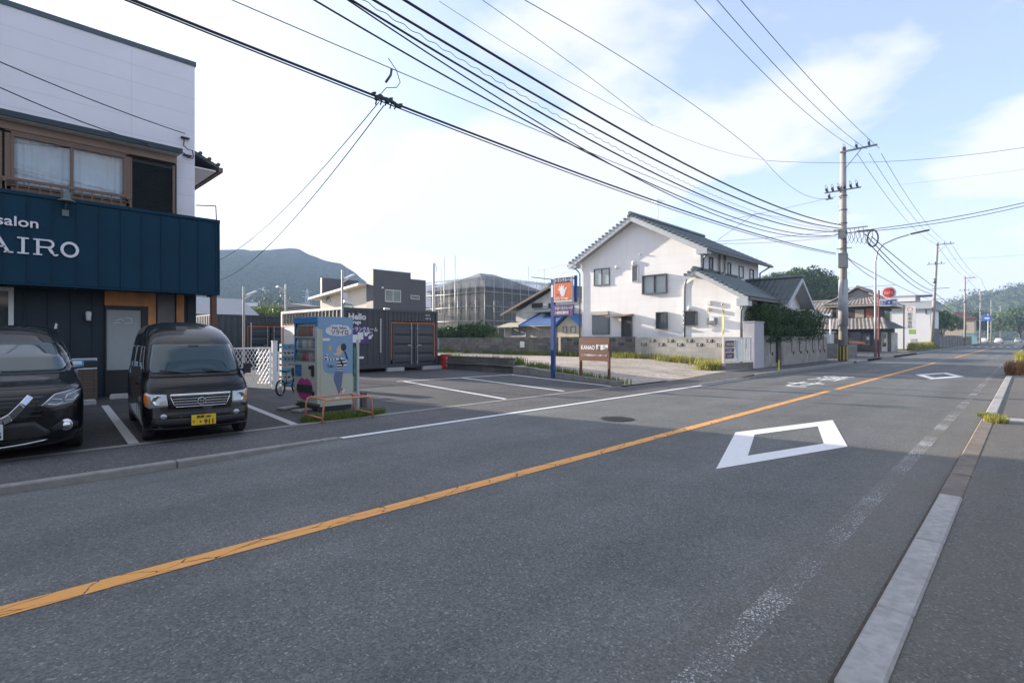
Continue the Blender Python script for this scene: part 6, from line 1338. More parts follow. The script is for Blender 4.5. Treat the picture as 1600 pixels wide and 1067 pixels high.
# ================= DARK HOUSE
dh=thing('dark_house','charcoal clad two storey house with a pale beige side wall and sloping roof','house',(24,39,0))
char=siding('charcoal_cladding',(.060,.062,.072),0,.15,.8,.06,.5,ax=0); beige=siding('beige_cladding',(.66,.61,.53),.9,3.0,.85,.05,.8,ax=1)
m=MB(); m.box(21.8,25.25,36.0,37,0,6.75); m.box(25.25,26.75,36.0,37,0,6.25); m.box(25.2,26.7,37,44,0,6.0); fo=m.build('front_wall',char,dh)
m=MB(); m.box(21.78,25.27,35.98,37.02,6.751,6.80); m.box(25.27,26.77,35.98,37.02,6.251,6.30); m.build('coping',M('coping_pale',(.4,.4,.4),.5),fo)
m=MB(); m.prism([(37.0,0),(44.5,0),(44.5,4.95),(37.0,5.55)],21.85,25.19,'x'); m.build('side_wall',beige,dh)
m=MB(); m.prism([(37.03,5.56),(45.6,4.87),(45.6,5.05),(37.03,5.74)],21.1,25.3,'x'); m.build('sloping_roof',M('fascia_cream',(.70,.66,.56),.6),dh)
p0=Vp(503,434,46.2); p1=Vp(560,440,46.2); m=MB(); m.box(p0[0],p1[0],46.2,46.5,0,p0[1]); m.build('rear_parapet',char,dh)
a,z1_=Vp(601,452,36); b2,z0_=Vp(626,473,36); frame_window(dh,a,b2,z0_,z1_,36.0,2,.06,steel,pane=midglass); a,z1_=Vp(641,461,36); b2,z0_=Vp(655,468.5,36); frame_window(dh,a,b2,z0_,z1_,36.0,1,.05,steel,pane=glass)
q=gx(537,471,550,497,21.85); fwin_u(dh,*q,21.85,1,.05,soff,pane=M('green_glass',(.30,.48,.42),.2,0,.15,1.2)); q=gx(510,463,517,471,21.85); fwin_u(dh,*q,21.85,1,.05,soff,pane=midglass)
m=MB(); m.lathe([(0,-.1),(.08,-.08),(.08,0)],(22.6,36,5.4),10,axis='y'); m.build('vent_hood',whitep,dh); settle(dh)
# garden shrubs behind the wall
def shrub(name,label,c,r,mat,n,size,seed,z0=0):
    h=thing(name,label,'shrub',(c[0],c[1],z0)); rg=random.Random(seed); B=[]
    for k in range(9):
        a=k*2.4; q=.62*math.sqrt(k/9); rr_=rg.uniform(.42,.6); B.append(((r[0]*q*math.cos(a),r[1]*q*math.sin(a),c[2]+rg.uniform(-.2,.35)*r[2]),(r[0]*rr_,r[1]*rr_,r[2]*rr_)))
    leaves('crown',mat,B,n,size,h,seed)
    m=MB(); m.tube([(0,0,0),(.1,0,c[2])],[.09,.03],7); m.build('stem',bark,h); return h
p=Up(700,515,29); shrub('garden_shrub','dark green shrub behind the block wall below the scaffolding left of the taller one',(29,p[0],1.7),(1.5,1.9,1.1),lf_mid,7000,.10,21)
p=Up(745,512,29); shrub('garden_shrub','rounded green shrub behind the block wall directly left of the old house',(29,p[0],1.75),(1.4,2.0,1.15),lf_dark,7000,.10,22)
p=Up(772,522,29); shrub('garden_shrub','low light green bush between the tall shrubs and the old house',(29,p[0],1.4),(1.0,.9,.6),lf_lt,2500,.09,23)
# ================= OLD SHOP
woodd=M('old_wood_dark',(.055,.042,.036),.8,0,.25,3); ochre=M('ochre_wall',(.33,.13,.07),.85,0,.12,2); wallw=M('plaster_cream',(.52,.50,.46),.85,0,.08,1.5,dirt=.3)
sh_=thing('old_shop','old two storey wooden shop with striped tiled roofs at the street corner','house',(67,13,0)); X=64.0
m=MB(); m.box(X,73,10.75,17.6,0,3.0); m.box(X+.6,72,10.9,15.0,3.0,4.95); m.build('wall',woodd,sh_)
m=MB(); m.box(X+1,71,15.02,21.5,0,3.9); m.build('annex_wall',wallw,sh_)
m=MB(); tiles(m,(X-1.2,18.2,2.35),(X-1.2,9.8,2.35),(X+.6,10.4,3.55),(X+.6,18.2,3.55),.34,.06,.35); m.build('pent_roof',tkaw,sh_,fix=False)
m=MB(); tiles(m,(X-1.2,9.8,2.35),(73.5,9.8,2.55),(73.5,10.9,3.2),(X+.6,10.9,3.55),.34,.05,.35); m.build('side_pent_roof',tdark,sh_,fix=False)
m=MB(); tiles(m,(X-.3,15.9,4.9),(X-.3,9.7,4.9),(X+1.4,11.0,5.75),(X+1.4,14.6,5.75),.34,.06,.35); tiles(m,(73,15.9,4.9),(X-.3,15.9,4.9),(X+1.4,12.8,6.75),(72,12.8,6.75),.34,.06,.35); tiles(m,(X-.3,9.7,4.9),(73,9.7,4.9),(72,12.8,6.75),(X+1.4,12.8,6.75),.34,.06,.35)
m.cyl((X+1.1,12.8,6.85),(72.2,12.8,6.85),.16,n=8); m.cyl((X+1.2,11.0,5.8),(X+1.2,12.8,6.85),.10,n=6); m.cyl((X+1.2,14.6,5.8),(X+1.2,12.8,6.85),.10,n=6); m.build('upper_roof',tkaw,sh_,fix=False)
m=MB(); m.prism([(11.1,5.7),(14.5,5.7),(12.8,6.6)],X+1.42,X+1.6,'x'); m.build('roof_gable',M('gable_grey',(.25,.25,.24),.8),sh_)
m=MB(); m.box(X-.25,73,9.75,15.85,4.74,4.86); m.build('eave_board',M('eave_cream',(.40,.36,.28),.7),sh_)
m=MB(); tiles(m,(X+.2,22.2,4.05),(X+.2,14.9,4.05),(X+3.4,14.9,5.5),(X+3.4,22.2,5.5),.34,.06,.35); m.cyl((X+3.4,14.9,5.6),(X+3.4,22.2,5.6),.14,n=8); m.build('annex_roof',tkaw,sh_,fix=False)
def bxp(name,mat,x0,y0,x1,y1,u,d,parent,bev=0):
    q=gx(x0,y0,x1,y1,u); m=MB(); m.box(u-d,u,q[0],q[1],q[2],q[3]); return m.build(name,mat,parent,bevel=bev)
bxp('ochre_panel',ochre,1353,482,1364,497,X+.58,.04,sh_); bxp('upper_window',woodd,1326,481,1352,497,X+.58,.05,sh_); bxp('paper_screen',M('screen_paper',(.42,.34,.26),.8),1336,484,1350,496,X+.54,.03,sh_); bxp('upper_window',glass,1307,480,1316,497,X+.58,.05,sh_)
bxp('shop_front',glass,1329,519,1346,540,X,.06,sh_); bxp('shop_front',glass,1348,522,1360,540,X,.06,sh_); bxp('shop_notice',whitep,1354,526,1358,531,X-.06,.02,sh_); bxp('ochre_base',ochre,1327,533,1352,537,X,.10,sh_)
def bxv(name,mat,x0,y0,x1,y1,v,d,parent):
    a,za=Vp(x0,y0,v); b2,zb=Vp(x1,y1,v); m=MB(); m.box(min(a,b2),max(a,b2),v-d,v,zb,za); return m.build(name,mat,parent)
bxv('white_front',wallw,1377,519,1402,549,10.75,.04,sh_); bxv('dark_window',glass,1379,521,1384,541,10.70,.04,sh_); bxv('dark_door',woodd,1387,519,1392,549,10.70,.04,sh_); bxv('upper_window',glass,1381,485,1392,503,10.9,.05,sh_)
settle(sh_)
acu=thing('air_conditioner','white air conditioner unit on the ground before the old shop','air conditioner',(63.2,13.4,.1)); m=MB(); m.box(-.15,.15,-.42,.42,.08,.72); m.build('casing',whitep,acu,bevel=.02); m=MB(); m.lathe([(.22,-.16),(.26,-.16),(.26,-.15)],(0,.08,.4),16,axis='x'); m.lathe([(0,-.155),(.2,-.155)],(0,.08,.4),16,axis='x'); m.build('fan_grille',blk,acu)
cn_=thing('traffic_cone','small orange traffic cone on the side street by the utility pole','cone',(54,11.3,.1)); m=MB(); m.box(-.18,.18,-.18,.18,0,.04); m.build('base',M('cone_orange',(.75,.10,.03),.5),cn_); m=MB(); m.lathe([(.13,.04),(.025,.70),(0,.70)],(0,0,0),14); m.build('cone_body',MATS['cone_orange'],cn_)
gw=thing('block_wall','short grey block wall across the side street left of the utility pole','wall',(42,10.1,0)); m=MB(); m.box(42,42.15,9.45,12.6,0,1.12); m.box(42.15,48,9.45,9.6,0,1.0); m.build('block_courses',blocks('block_grey',(.20,.20,.195),.4,.2,1,.7,.12,.4),gw); settle(gw)
shd=thing('garden_shed','small pale shed behind the short grey block wall','shed',(45,12,0)); m=MB(); m.box(-.8,2,-1.2,1.1,0,1.9); m.build('wall',M('shed_pale',(.45,.46,.48),.6,0,.06,1,streak=True,dirt=.3),shd); m=MB(); m.prism([(-1.3,1.92),(-1.3,2.0),(1.2,2.15),(1.2,2.07)],-1.0,2.2,'x'); m.build('roof',steel,shd)
m=MB(); m.cyl((0,0,0),(0,0,2.6),.06,n=10); m.lathe([(.06,2.6),(.09,2.66),(.0,2.70)],(0,0,0),10); o=m.build('vent_pipe',white2,None); o.location=(42.6,10.0,.1); tag(o,'upright white pipe behind the short grey block wall','pipe')
# street lamp, round shop sign
lp=thing('street_lamp','tall curved street lamp with a long arm reaching over the road','street lamp',(46.4,8.0,.1))
m=MB(); m.tube([(0,0,0),(0,0,3),(0,0,7.0),(0,-.12,7.7),(0,-.5,8.2),(0,-1.2,8.5),(0,-2.0,8.68)],[.085,.08,.06,.055,.05,.045,.04],10); m.build('pole',M('lamp_pole_grey',(.36,.36,.36),.45,.5),lp)
m=MB(); m.obox((0,-2.6,8.78),(0,-1,.14),(1,0,0),(0,.14,1),.55,.11,.05); m.build('lamp_head',M('lamp_head',(.07,.07,.07),.4,.4),lp,bevel=.03)
rs=thing('round_shop_sign','red disc shop sign over a blue and white panel on a dark red pole','sign',(46.75,7.85,.1)); dred=M('pole_dark_red',(.20,.03,.025),.5); sred=M('sign_red',(.70,.05,.05),.4)
m=MB(); m.cyl((0,0,0),(0,0,4.9),.075,.06,10); m.build('pole',dred,rs)
m=MB(); m.lathe([(0,-.08),(.44,-.08),(.44,.08),(0,.08)],(-.05,-.62,4.68),30,axis='x',smooth=False); rd=m.build('disc',whitep,rs)
m=MB(); m.lathe([(0,-.09),(.36,-.09)],(-.05,-.62,4.68),30,axis='x'); m.build('red_face',sred,rd)
text('たばこ',.22,lw,rd,(-.15,-.33,4.59),sx=.9,bold=.006,**T_)
m=MB(); m.box(-.12,.02,-1.13,-.06,3.72,4.22); pb=m.build('panel',whitep,rs)
m=MB(); m.box(-.127,-.121,-1.08,-.11,3.78,4.16); m.build('blue_face',M('panel_blue',(.06,.10,.32),.4),pb); text('酒・米',.32,lw,pb,(-.132,-.16,3.84),sx=1.0,bold=.012,**T_)
# white building, vertical sign
wb=thing('white_building','large white building with a grey roof beyond the old shop','building',(92,13,0)); XB=88.0
m=MB(); m.box(XB,97,9.15,20,0,5.3); m.build('wall',M('white_wall_far',(.74,.75,.77),.7,0,.03,.5),wb); m=MB(); m.prism([(XB-.4,5.3),(XB-.4,5.42),(XB+2.6,6.5),(97,6.5),(97,5.3)],8.9,20.2,'y'); m.build('roof',M('roof_grey_far',(.33,.34,.35),.6),wb)
m=MB(); m.box(XB+2.2,95,11.0,20,6.5,7.3); m.prism([(9.2,7.3),(20,7.3),(20,7.4),(10.6,7.4)],XB+2,95.2,'x'); m.build('upper_block',M('white_wall_far',(.7,.7,.7)),wb)
for x in (1425,1447): bxp('window',midglass,x-1.2,484,x+1.2,491,XB,.05,wb)
m=MB(); m.box(89,96.5,9.10,9.149,0,2.8); m.build('dark_cladding',char,wb); settle(wb)
vs_=thing('vertical_sign','tall white vertical sign board with dark characters on a black pole before the white building','sign',(79,10.75,.1))
m=MB(); m.cyl((0,0,0),(0,0,5.4),.08,n=8); m.build('pole',blk,vs_); m=MB(); m.box(-.1,.06,-1.15,-.12,2.5,5.2); vp_=m.build('board',whitep,vs_)
text('〇',.62,sred,vp_,(-.105,-.30,4.6),**T_)
for k,ch in enumerate('和美食処'): text(ch,.50,inkd,vp_,(-.105,-.36,4.02-k*.48),**T_)
m=MB(); m.box(-.08,.04,-1.2,-.5,1.85,2.4); m.build('lower_plate',M('plate_lime',(.30,.50,.12),.5),vs_)
m=MB(); m.box(-.3,.3,-.3,.3,0,1.3); o=m.build('low_pillar',M('pillar_white',(.5,.5,.5),.8,0,.1,3),None,bevel=.02); o.location=(76,9.4,.1); tag(o,'low pale pillar on the pavement under the vertical sign','pillar')
m=MB(); m.box(66,90,9.3,9.5,0,.9); 
blades('weeds',grassy,5000,multi([(74+k*2.0,9.3-.02*k,1.0,.35) for k in range(9)],lambda u,v:.1),.3,1.0,.03,.5,31,label='bright weeds along the pavement edge before the white building',cat='weeds')
# far fence wall and trees beyond it
fw_=thing('boundary_wall','long grey boundary wall along the pavement under the far trees','wall',(125,9.6,0))
m=MB(); m.box(97,168,9.7,9.95,0,1.75); m.build('block_courses',blocks('block_far',(.22,.215,.21),.8,.35,0,.7,.15,.5),fw_)
for k in range(15): 
    m=MB(); m.box(98+k*4.9,98.35+k*4.9,9.6,10.05,0,1.95); m.build('wall_pier',M('pier_grey',(.25,.24,.23),.9),fw_)
settle(fw_)
tr_lab=['dark green tree right behind the white building','broad leafy tree over the start of the grey boundary wall','dense dark tree over the middle of the boundary wall','taller dark tree behind the third utility pole','dark round tree left of the far beige house','light green low tree leaning over the boundary wall','dark tree at the end of the boundary wall']
for k,(u,v,H,cr,mt,n) in enumerate(((101,15,6.8,4.2,lf_mid,6000),(108,14,6.0,3.8,lf_mid,5000),(118,15,7.2,4.6,lf_dark,6000),(132,16,8.2,5.2,lf_dark,5000),(150,17,8.4,5.6,lf_dark,5000),(104,12,4.4,2.4,lf_lt,2500),(166,15,8,4.6,lf_mid,3500))):
    tree('tree',tr_lab[k],(u,v,0),H,cr,mt,n,.26,40+k,group='trees beyond the boundary wall',cz=H*.58)
# big dome tree behind the houses
tree('camphor_tree','big round camphor tree dome rising behind the white house and the old shop',(121,34.5,0),15.6,9.4,lf_mid,26000,.28,60,cz=10.0,nb=16)
tree('camphor_tree','smaller dark tree crown to the left of the big round tree dome',(122,45.5,0),14.2,6.4,lf_mid,9000,.28,61,cz=9.8,nb=9)
# far beige house, blue road sign, far cars
fh=thing('far_house','far beige two storey house with a brown roof beside the road','house',(175,10,0)); m=MB(); m.box(-3,4,-.6,5,0,6.2); m.build('wall',M('beige_far',(.55,.47,.38),.8),fh); m=MB(); m.prism([(-1.4,6.2),(5.8,6.2),(2.2,8.2)],-3.6,4.6,'x'); m.build('roof',M('roof_brown_far',(.16,.10,.09),.8),fh)
m=MB(); m.box(-3.05,-3.0,1,2.6,3.6,4.8); m.build('window',midglass,fh); m=MB(); m.box(-5,-4.6,-1.2,1.6,0,2.6); m.build('shop_board',M('board_teal',(.25,.45,.48),.5),fh)
rsn=thing('road_sign','blue route sign on a pole far down the road','sign',(205,8.2,0)); m=MB(); m.cyl((0,0,0),(0,0,8.4),.12,n=8); m.build('pole',steel,rsn); m=MB(); m.box(-.1,0,-.9,1.4,6.3,8.1); m.build('face',M('road_sign_blue',(.04,.14,.50),.4),rsn,bevel=.05); m=MB(); m.box(-.13,-.101,-.3,.8,6.95,7.35); m.build('route_number',whitep,rsn)
def far_car(u,v,col,lbl,rz_=0):
    c_=thing('parked_car',lbl,'car',(u,v,0),rz_,'cars far down the road')
    bd=Body([(.25,.80,.05,.5,4.1,.4),(.5,.84,0,.5,4.2,.4),(.8,.84,.1,.5,4.15,.4),(.92,.80,.9,.5,4.0,.4),(1.2,.70,1.5,.4,3.7,.4),(1.42,.58,1.9,.4,3.4,.4),(1.46,.3,2.2,.4,3.2,.3)]); bd.mesh('body',M('car_'+col[0],col[1],.3,0,.02,2,coat=.6),c_,8)
    bd.patch([(-.6,.95),(.6,.95),(.52,1.36),(-.52,1.36)],'windscreen',wsg,c_,rows=5,cols=8)
    for s_ in (-1,1):
        bd.patch([(1.5,.95),(3.6,.95),(3.3,1.35),(1.9,1.35)],'side_window',sideg,c_,where='side',sgn=s_,rows=5,cols=6); bd.patch([(s_*.45,.62),(s_*.75,.62),(s_*.78,.78),(s_*.48,.76)],'headlight',lampc,c_,rows=3,cols=4)
        for yy in (.8,3.4): wheel(c_,s_*.75,yy,.31,.18,5,s_)
    return c_
far_car(196,5.6,('silver_white',(.6,.6,.62)),'white car far down the left lane of the road',R(90)); far_car(228,2.2,('silver',(.40,.41,.43)),'silver car farthest down the road',R(-90)); far_car(203,8.9,('white',(.68,.68,.68)),'white car parked off the far left kerb',R(90))
# trees on the right of the road, far
for k,(u,v,H,cr,mt) in enumerate(((215,-6,9,6,lf_lt),(232,-14,11,7,lf_mid),(262,2,13,9,lf_mid),(275,16,13,9,lf_far),(250,-10,12,8,lf_lt),(300,-4,15,10,lf_far))):
    tree('tree',['light green tree on the far right of the road','mid green tree right of the farthest pole','broad tree closing the end of the street','tree at the end of the street left of centre','light green spreading tree before the hill on the right','tall tree at the foot of the right hand hill'][k],(u,v,0),H,cr,mt,3200,.5,80+k,group='trees at the end of the street',cz=H*.52)
# ================= HILLS AND MOUNTAIN
def hill(name,sil,Z,depth,mat,nu=160,nv=36,amp=2.0,seed=1,base=-2):
    rg=np.random.default_rng(seed); ph=rg.random((8,3))*6.28; fr=rg.random((8,2))*.04+.01
    pts=[Dp(x,y,Z) for x,y in sil]; xs=[p[0] for p in sil]; m=MB()
    fdir=Vector((CT,ST,0))
    def fn(i,j):
        x=xs[0]+(xs[-1]-xs[0])*i; k=max(q for q in range(len(xs)-1) if xs[q]<=x+1e-6); t_=(x-xs[k])/(xs[k+1]-xs[k]); t_=t_*t_*(3-2*t_)*.5+t_*.5
        p=pts[k].lerp(pts[k+1],min(1,t_)); 
        if j<=.7: s=1-j/.7; w=1-s; hgt=(w**.8); off=-depth*s
        else: s=(j-.7)/.3; hgt=1-s*.9; off=depth*.6*s
        q=p+fdir*off; n_=sum(math.sin(q.x*fr[a][0]*(1+a)+ph[a][0]+2*math.sin(q.y*fr[a][1]+ph[a][1]))*math.sin(q.y*fr[a][1]*(1+a)+ph[a][2])/(1+a*.5) for a in range(6))
        edge=1-abs(j-.7)/.7 if j<.7 else 1
        return (q.x,q.y,base+(p.z-base)*hgt+amp*n_*(.35+.65*(1-hgt))*min(1,hgt*3))
    m.grid(fn,nu,nv); return m.build(name,mat,None,fix=False)
def forestmat(name,c1,c2,sc,bump):
    m=bpy.data.materials.new(name); m.use_nodes=True; t=m.node_tree; b=t.nodes['Principled BSDF']; c=N(t,'ShaderNodeTexCoord'); v=N(t,'ShaderNodeTexVoronoi'); L(t,c.outputs['Object'],v.inputs['Vector']); v.inputs['Scale'].default_value=sc
    n=N(t,'ShaderNodeTexNoise'); L(t,c.outputs['Object'],n.inputs['Vector']); n.inputs['Scale'].default_value=sc*.18; n.inputs['Detail'].default_value=6
    s=N(t,'ShaderNodeSeparateColor'); L(t,v.outputs['Color'],s.inputs[0]); a=N(t,'ShaderNodeMath',operation='MULTIPLY_ADD'); L(t,n.outputs[0],a.inputs[0]); a.inputs[1].default_value=1.1; a.inputs[2].default_value=-.25
    a2=N(t,'ShaderNodeMath',operation='MULTIPLY_ADD'); L(t,s.outputs[0],a2.inputs[0]); a2.inputs[1].default_value=.35; L(t,a.outputs[0],a2.inputs[2])
    mx=N(t,'ShaderNodeMix',data_type='RGBA'); L(t,a2.outputs[0],mx.inputs[0]); mx.inputs[6].default_value=(*c1,1); mx.inputs[7].default_value=(*c2,1); L(t,mx.outputs[2],b.inputs['Base Color']); b.inputs['Roughness'].default_value=1; b.inputs['Specular IOR Level'].default_value=0
    bp=N(t,'ShaderNodeBump',invert=True); L(t,v.outputs['Distance'],bp.inputs['Height']); bp.inputs['Strength'].default_value=1; bp.inputs['Distance'].default_value=bump; L(t,bp.outputs[0],b.inputs['Normal']); return m
struct(hill('mountain',[(140,402),(250,396),(345,391),(378,389.5),(395,391),(430,391),(455,389),(470,391),(485,397),(510,408),(535,416),(560,430),(590,449),(640,470),(700,490),(800,512),(900,524)],640,330,forestmat('mountain_forest',(.020,.040,.022),(.045,.07,.03),.35,3),amp=4))
hm=forestmat('hill_forest',(.018,.038,.016),(.07,.095,.03),.16,5)
hl=hill('hill',[(1380,528),(1420,522),(1455,510),(1480,484),(1500,468),(1520,460),(1545,457),(1570,453),(1600,449),(1650,440),(1760,425),(1900,420),(2100,440)],430,200,hm,200,50,amp=2.5,seed=3); struct(hl)
# tree crowns bulging over the hill so its outline is leafy (a wood nobody could count)
rg=np.random.default_rng(9); me=hl.data; co=np.empty(len(me.vertices)*3); me.vertices.foreach_get('co',co); co=co.reshape(-1,3); rel=co[(co[:,2]>2)]
sel=rel[rg.integers(0,len(rel),2600)]+rg.normal(size=(2600,3))*[3,3,.5]
Bl=[((p[0],p[1],p[2]+1.0),(2.6+1.6*rg.random(),)*2+(2.2+1.2*rg.random(),)) for p in sel]
wd=leaves('hill_wood',leafmat('wood_far',(.022,.045,.018),(.10,.13,.04),.1,.03),Bl,80000,.75,None,5); wd['kind']='stuff'; wd['label']='distant mixed woodland covering the right hand hill'; wd['category']='woodland'
# ================= FAR TOWN ON THE LEFT
def simple_house(name,label,x0,x1,ytop,yeave,Z,wc,rc,cat='house',deep=8,gable=True):
    p0=Dp(x0,yeave,Z); p1=Dp(x1,yeave,Z*1.02); d=(p1-p0); d.z=0; w=d.length; ze=p0.z; zt=Dp(x0,ytop,Z).z
    r=thing(name,label,cat,((p0.x+p1.x)/2,(p0.y+p1.y)/2,0),math.atan2(d.y,d.x),'far houses below the mountain'); m=MB(); m.box(-w/2,w/2,0,deep,0,ze); m.build('wall',wc,r)
    m=MB(); m.prism([(-.5,ze-.1),(deep+.5,ze-.1),(deep/2,zt)],-w/2-.4,w/2+.4,'x'); m.build('roof',rc,r)
    m=MB()
    k=0
    while -w/2+1+k*3<w/2-1.2: m=MB(); m.box(-w/2+1+k*3,-w/2+2.4+k*3,-.04,0,ze-1.6,ze-.6); m.build('window',midglass,r); k+=1
    return r
wp1=M('far_wall_white',(.55,.56,.57),.8); wp2=M('far_wall_beige',(.5,.46,.40),.8); rp1=M('far_roof_blue',(.10,.26,.50),.6); rp2=M('far_roof_grey',(.28,.29,.30),.7); rp3=M('far_roof_dark',(.10,.11,.12),.7)
simple_house('far_house','pale long shed with a blue roof end below the mountain',352,398,470,477,95,wp1,rp2); simple_house('far_house','small blue roofed house at the left end of the pale long shed',346,360,468,476,90,wp1,rp1)
simple_house('far_house','white low house far below the mountain right of the pale shed',398,440,479,483,120,wp2,rp2); simple_house('far_house','grey roofed house farthest right in the town strip',432,470,477,482,130,wp1,rp3); simple_house('far_house','pale beige house with an overhanging roof left of the charcoal house',487,503,472,478,62,wp2,rp2)
cs=thing('corrugated_shed','grey corrugated roof shed seen beneath the end of the canopy','shed',(12.5,38,0)); m=MB(); m.box(-4.5,1.2,0,6,0,3.1); m.build('wall',tin,cs)
m=MB(); tiles(m,(-4.8,-.5,3.0),(1.5,-.5,3.0),(1.5,3,4.3),(-4.8,3,4.3),.16,.03,2,0); m.build('corrugated_roof',M('roof_corrugated',(.30,.31,.32),.5,.3),cs,fix=False)
for k,(x,y,Z,r_,mt) in enumerate(((366,484,60,2.2,lf_lt),(384,486,58,1.8,lf_lt),(404,488,64,2.0,lf_lt),(425,478,110,6,lf_far),(437,487,60,1.8,lf_lt),(350,480,56,1.6,lf_lt))):
    p=Dp(x,y,Z); shrub('bush',['bright green bush top above the rear containers, first from the lattice pole','small bright bush top above the rear container roof','largest bright green bush top over the rear containers','rounded dark tree clump in the far town','bright green bush top beside the second floodlight pole','bright green bush top next to the canopy post'][k],(p.x,p.y,p.z-1.0),(r_*.9,r_*.9,r_),mt,1500,.2,90+k)
for k,(x,yt) in enumerate(((412,449),(480,452))):
    Z=420; p=Dp(x,yt,Z); pz=p.z; r=thing('pylon',['left of two faint lattice pylons before the mountain','right of two faint lattice pylons before the mountain'][k],'pylon',(p.x,p.y,0),.5,'pylons'); m=MB()
    for a,b2 in ((-1,-1),(1,-1),(1,1),(-1,1)): m.bar((a*3,b2*3,0),(a*.4,b2*.4,pz),.35,.35)
    for j in range(9):
        z=pz*j/9; w=3-2.6*j/9; z2=pz*(j+1)/9; w2=3-2.6*(j+1)/9
        for s_ in (-1,1): m.bar((-w,s_*w,z),(w2,s_*w2,z2),.18,.18); m.bar((w,s_*w,z),(-w2,s_*w2,z2),.18,.18)
    m.build('lattice_tower',steel,r); m=MB()
    for f in (.72,.84,.96): m.bar((-6,0,pz*f),(6,0,pz*f),.35,.35)
    m.build('cross_arm',steel,r)
# ================= UNSEEN HOUSES BEHIND THE CAMERA, ADDED DARK TO DIM CAR REFLECTIONS
for k,(u,v,w,d,h,col) in enumerate(((-14,-9,11,9,7.2,(.09,.085,.08)),(-2,-9,11,9,7.6,(.11,.11,.11)),(11,-10.5,9,9,5.8,(.07,.07,.07)))):
    r=thing('house',['grey brown house on the near side of the road, left of the camera','taller house on the near side of the road, right behind the camera','dark house on the near side of the road, right of the camera'][k],'house',(u,v,0),0,'houses on the near side of the road'); wm=siding('near_house_%d'%k,col,3,.45,.8,.06,.7)
    m=MB(); m.box(-w/2,w/2,-d,0,0,h); m.build('wall',wm,r); m=MB(); m.prism([(-d-.7,h),(.7,h),(-d/2,h+2.2)],-w/2-.6,w/2+.6,'x'); m.build('roof',tdark,r)
    for x in (-w*.3,.0,w*.3):
        for z in (1.0,3.9): m=MB(); m.box(x-.8,x+.8,.0,.06,z,z+1.3); m.build('window',glass,r)
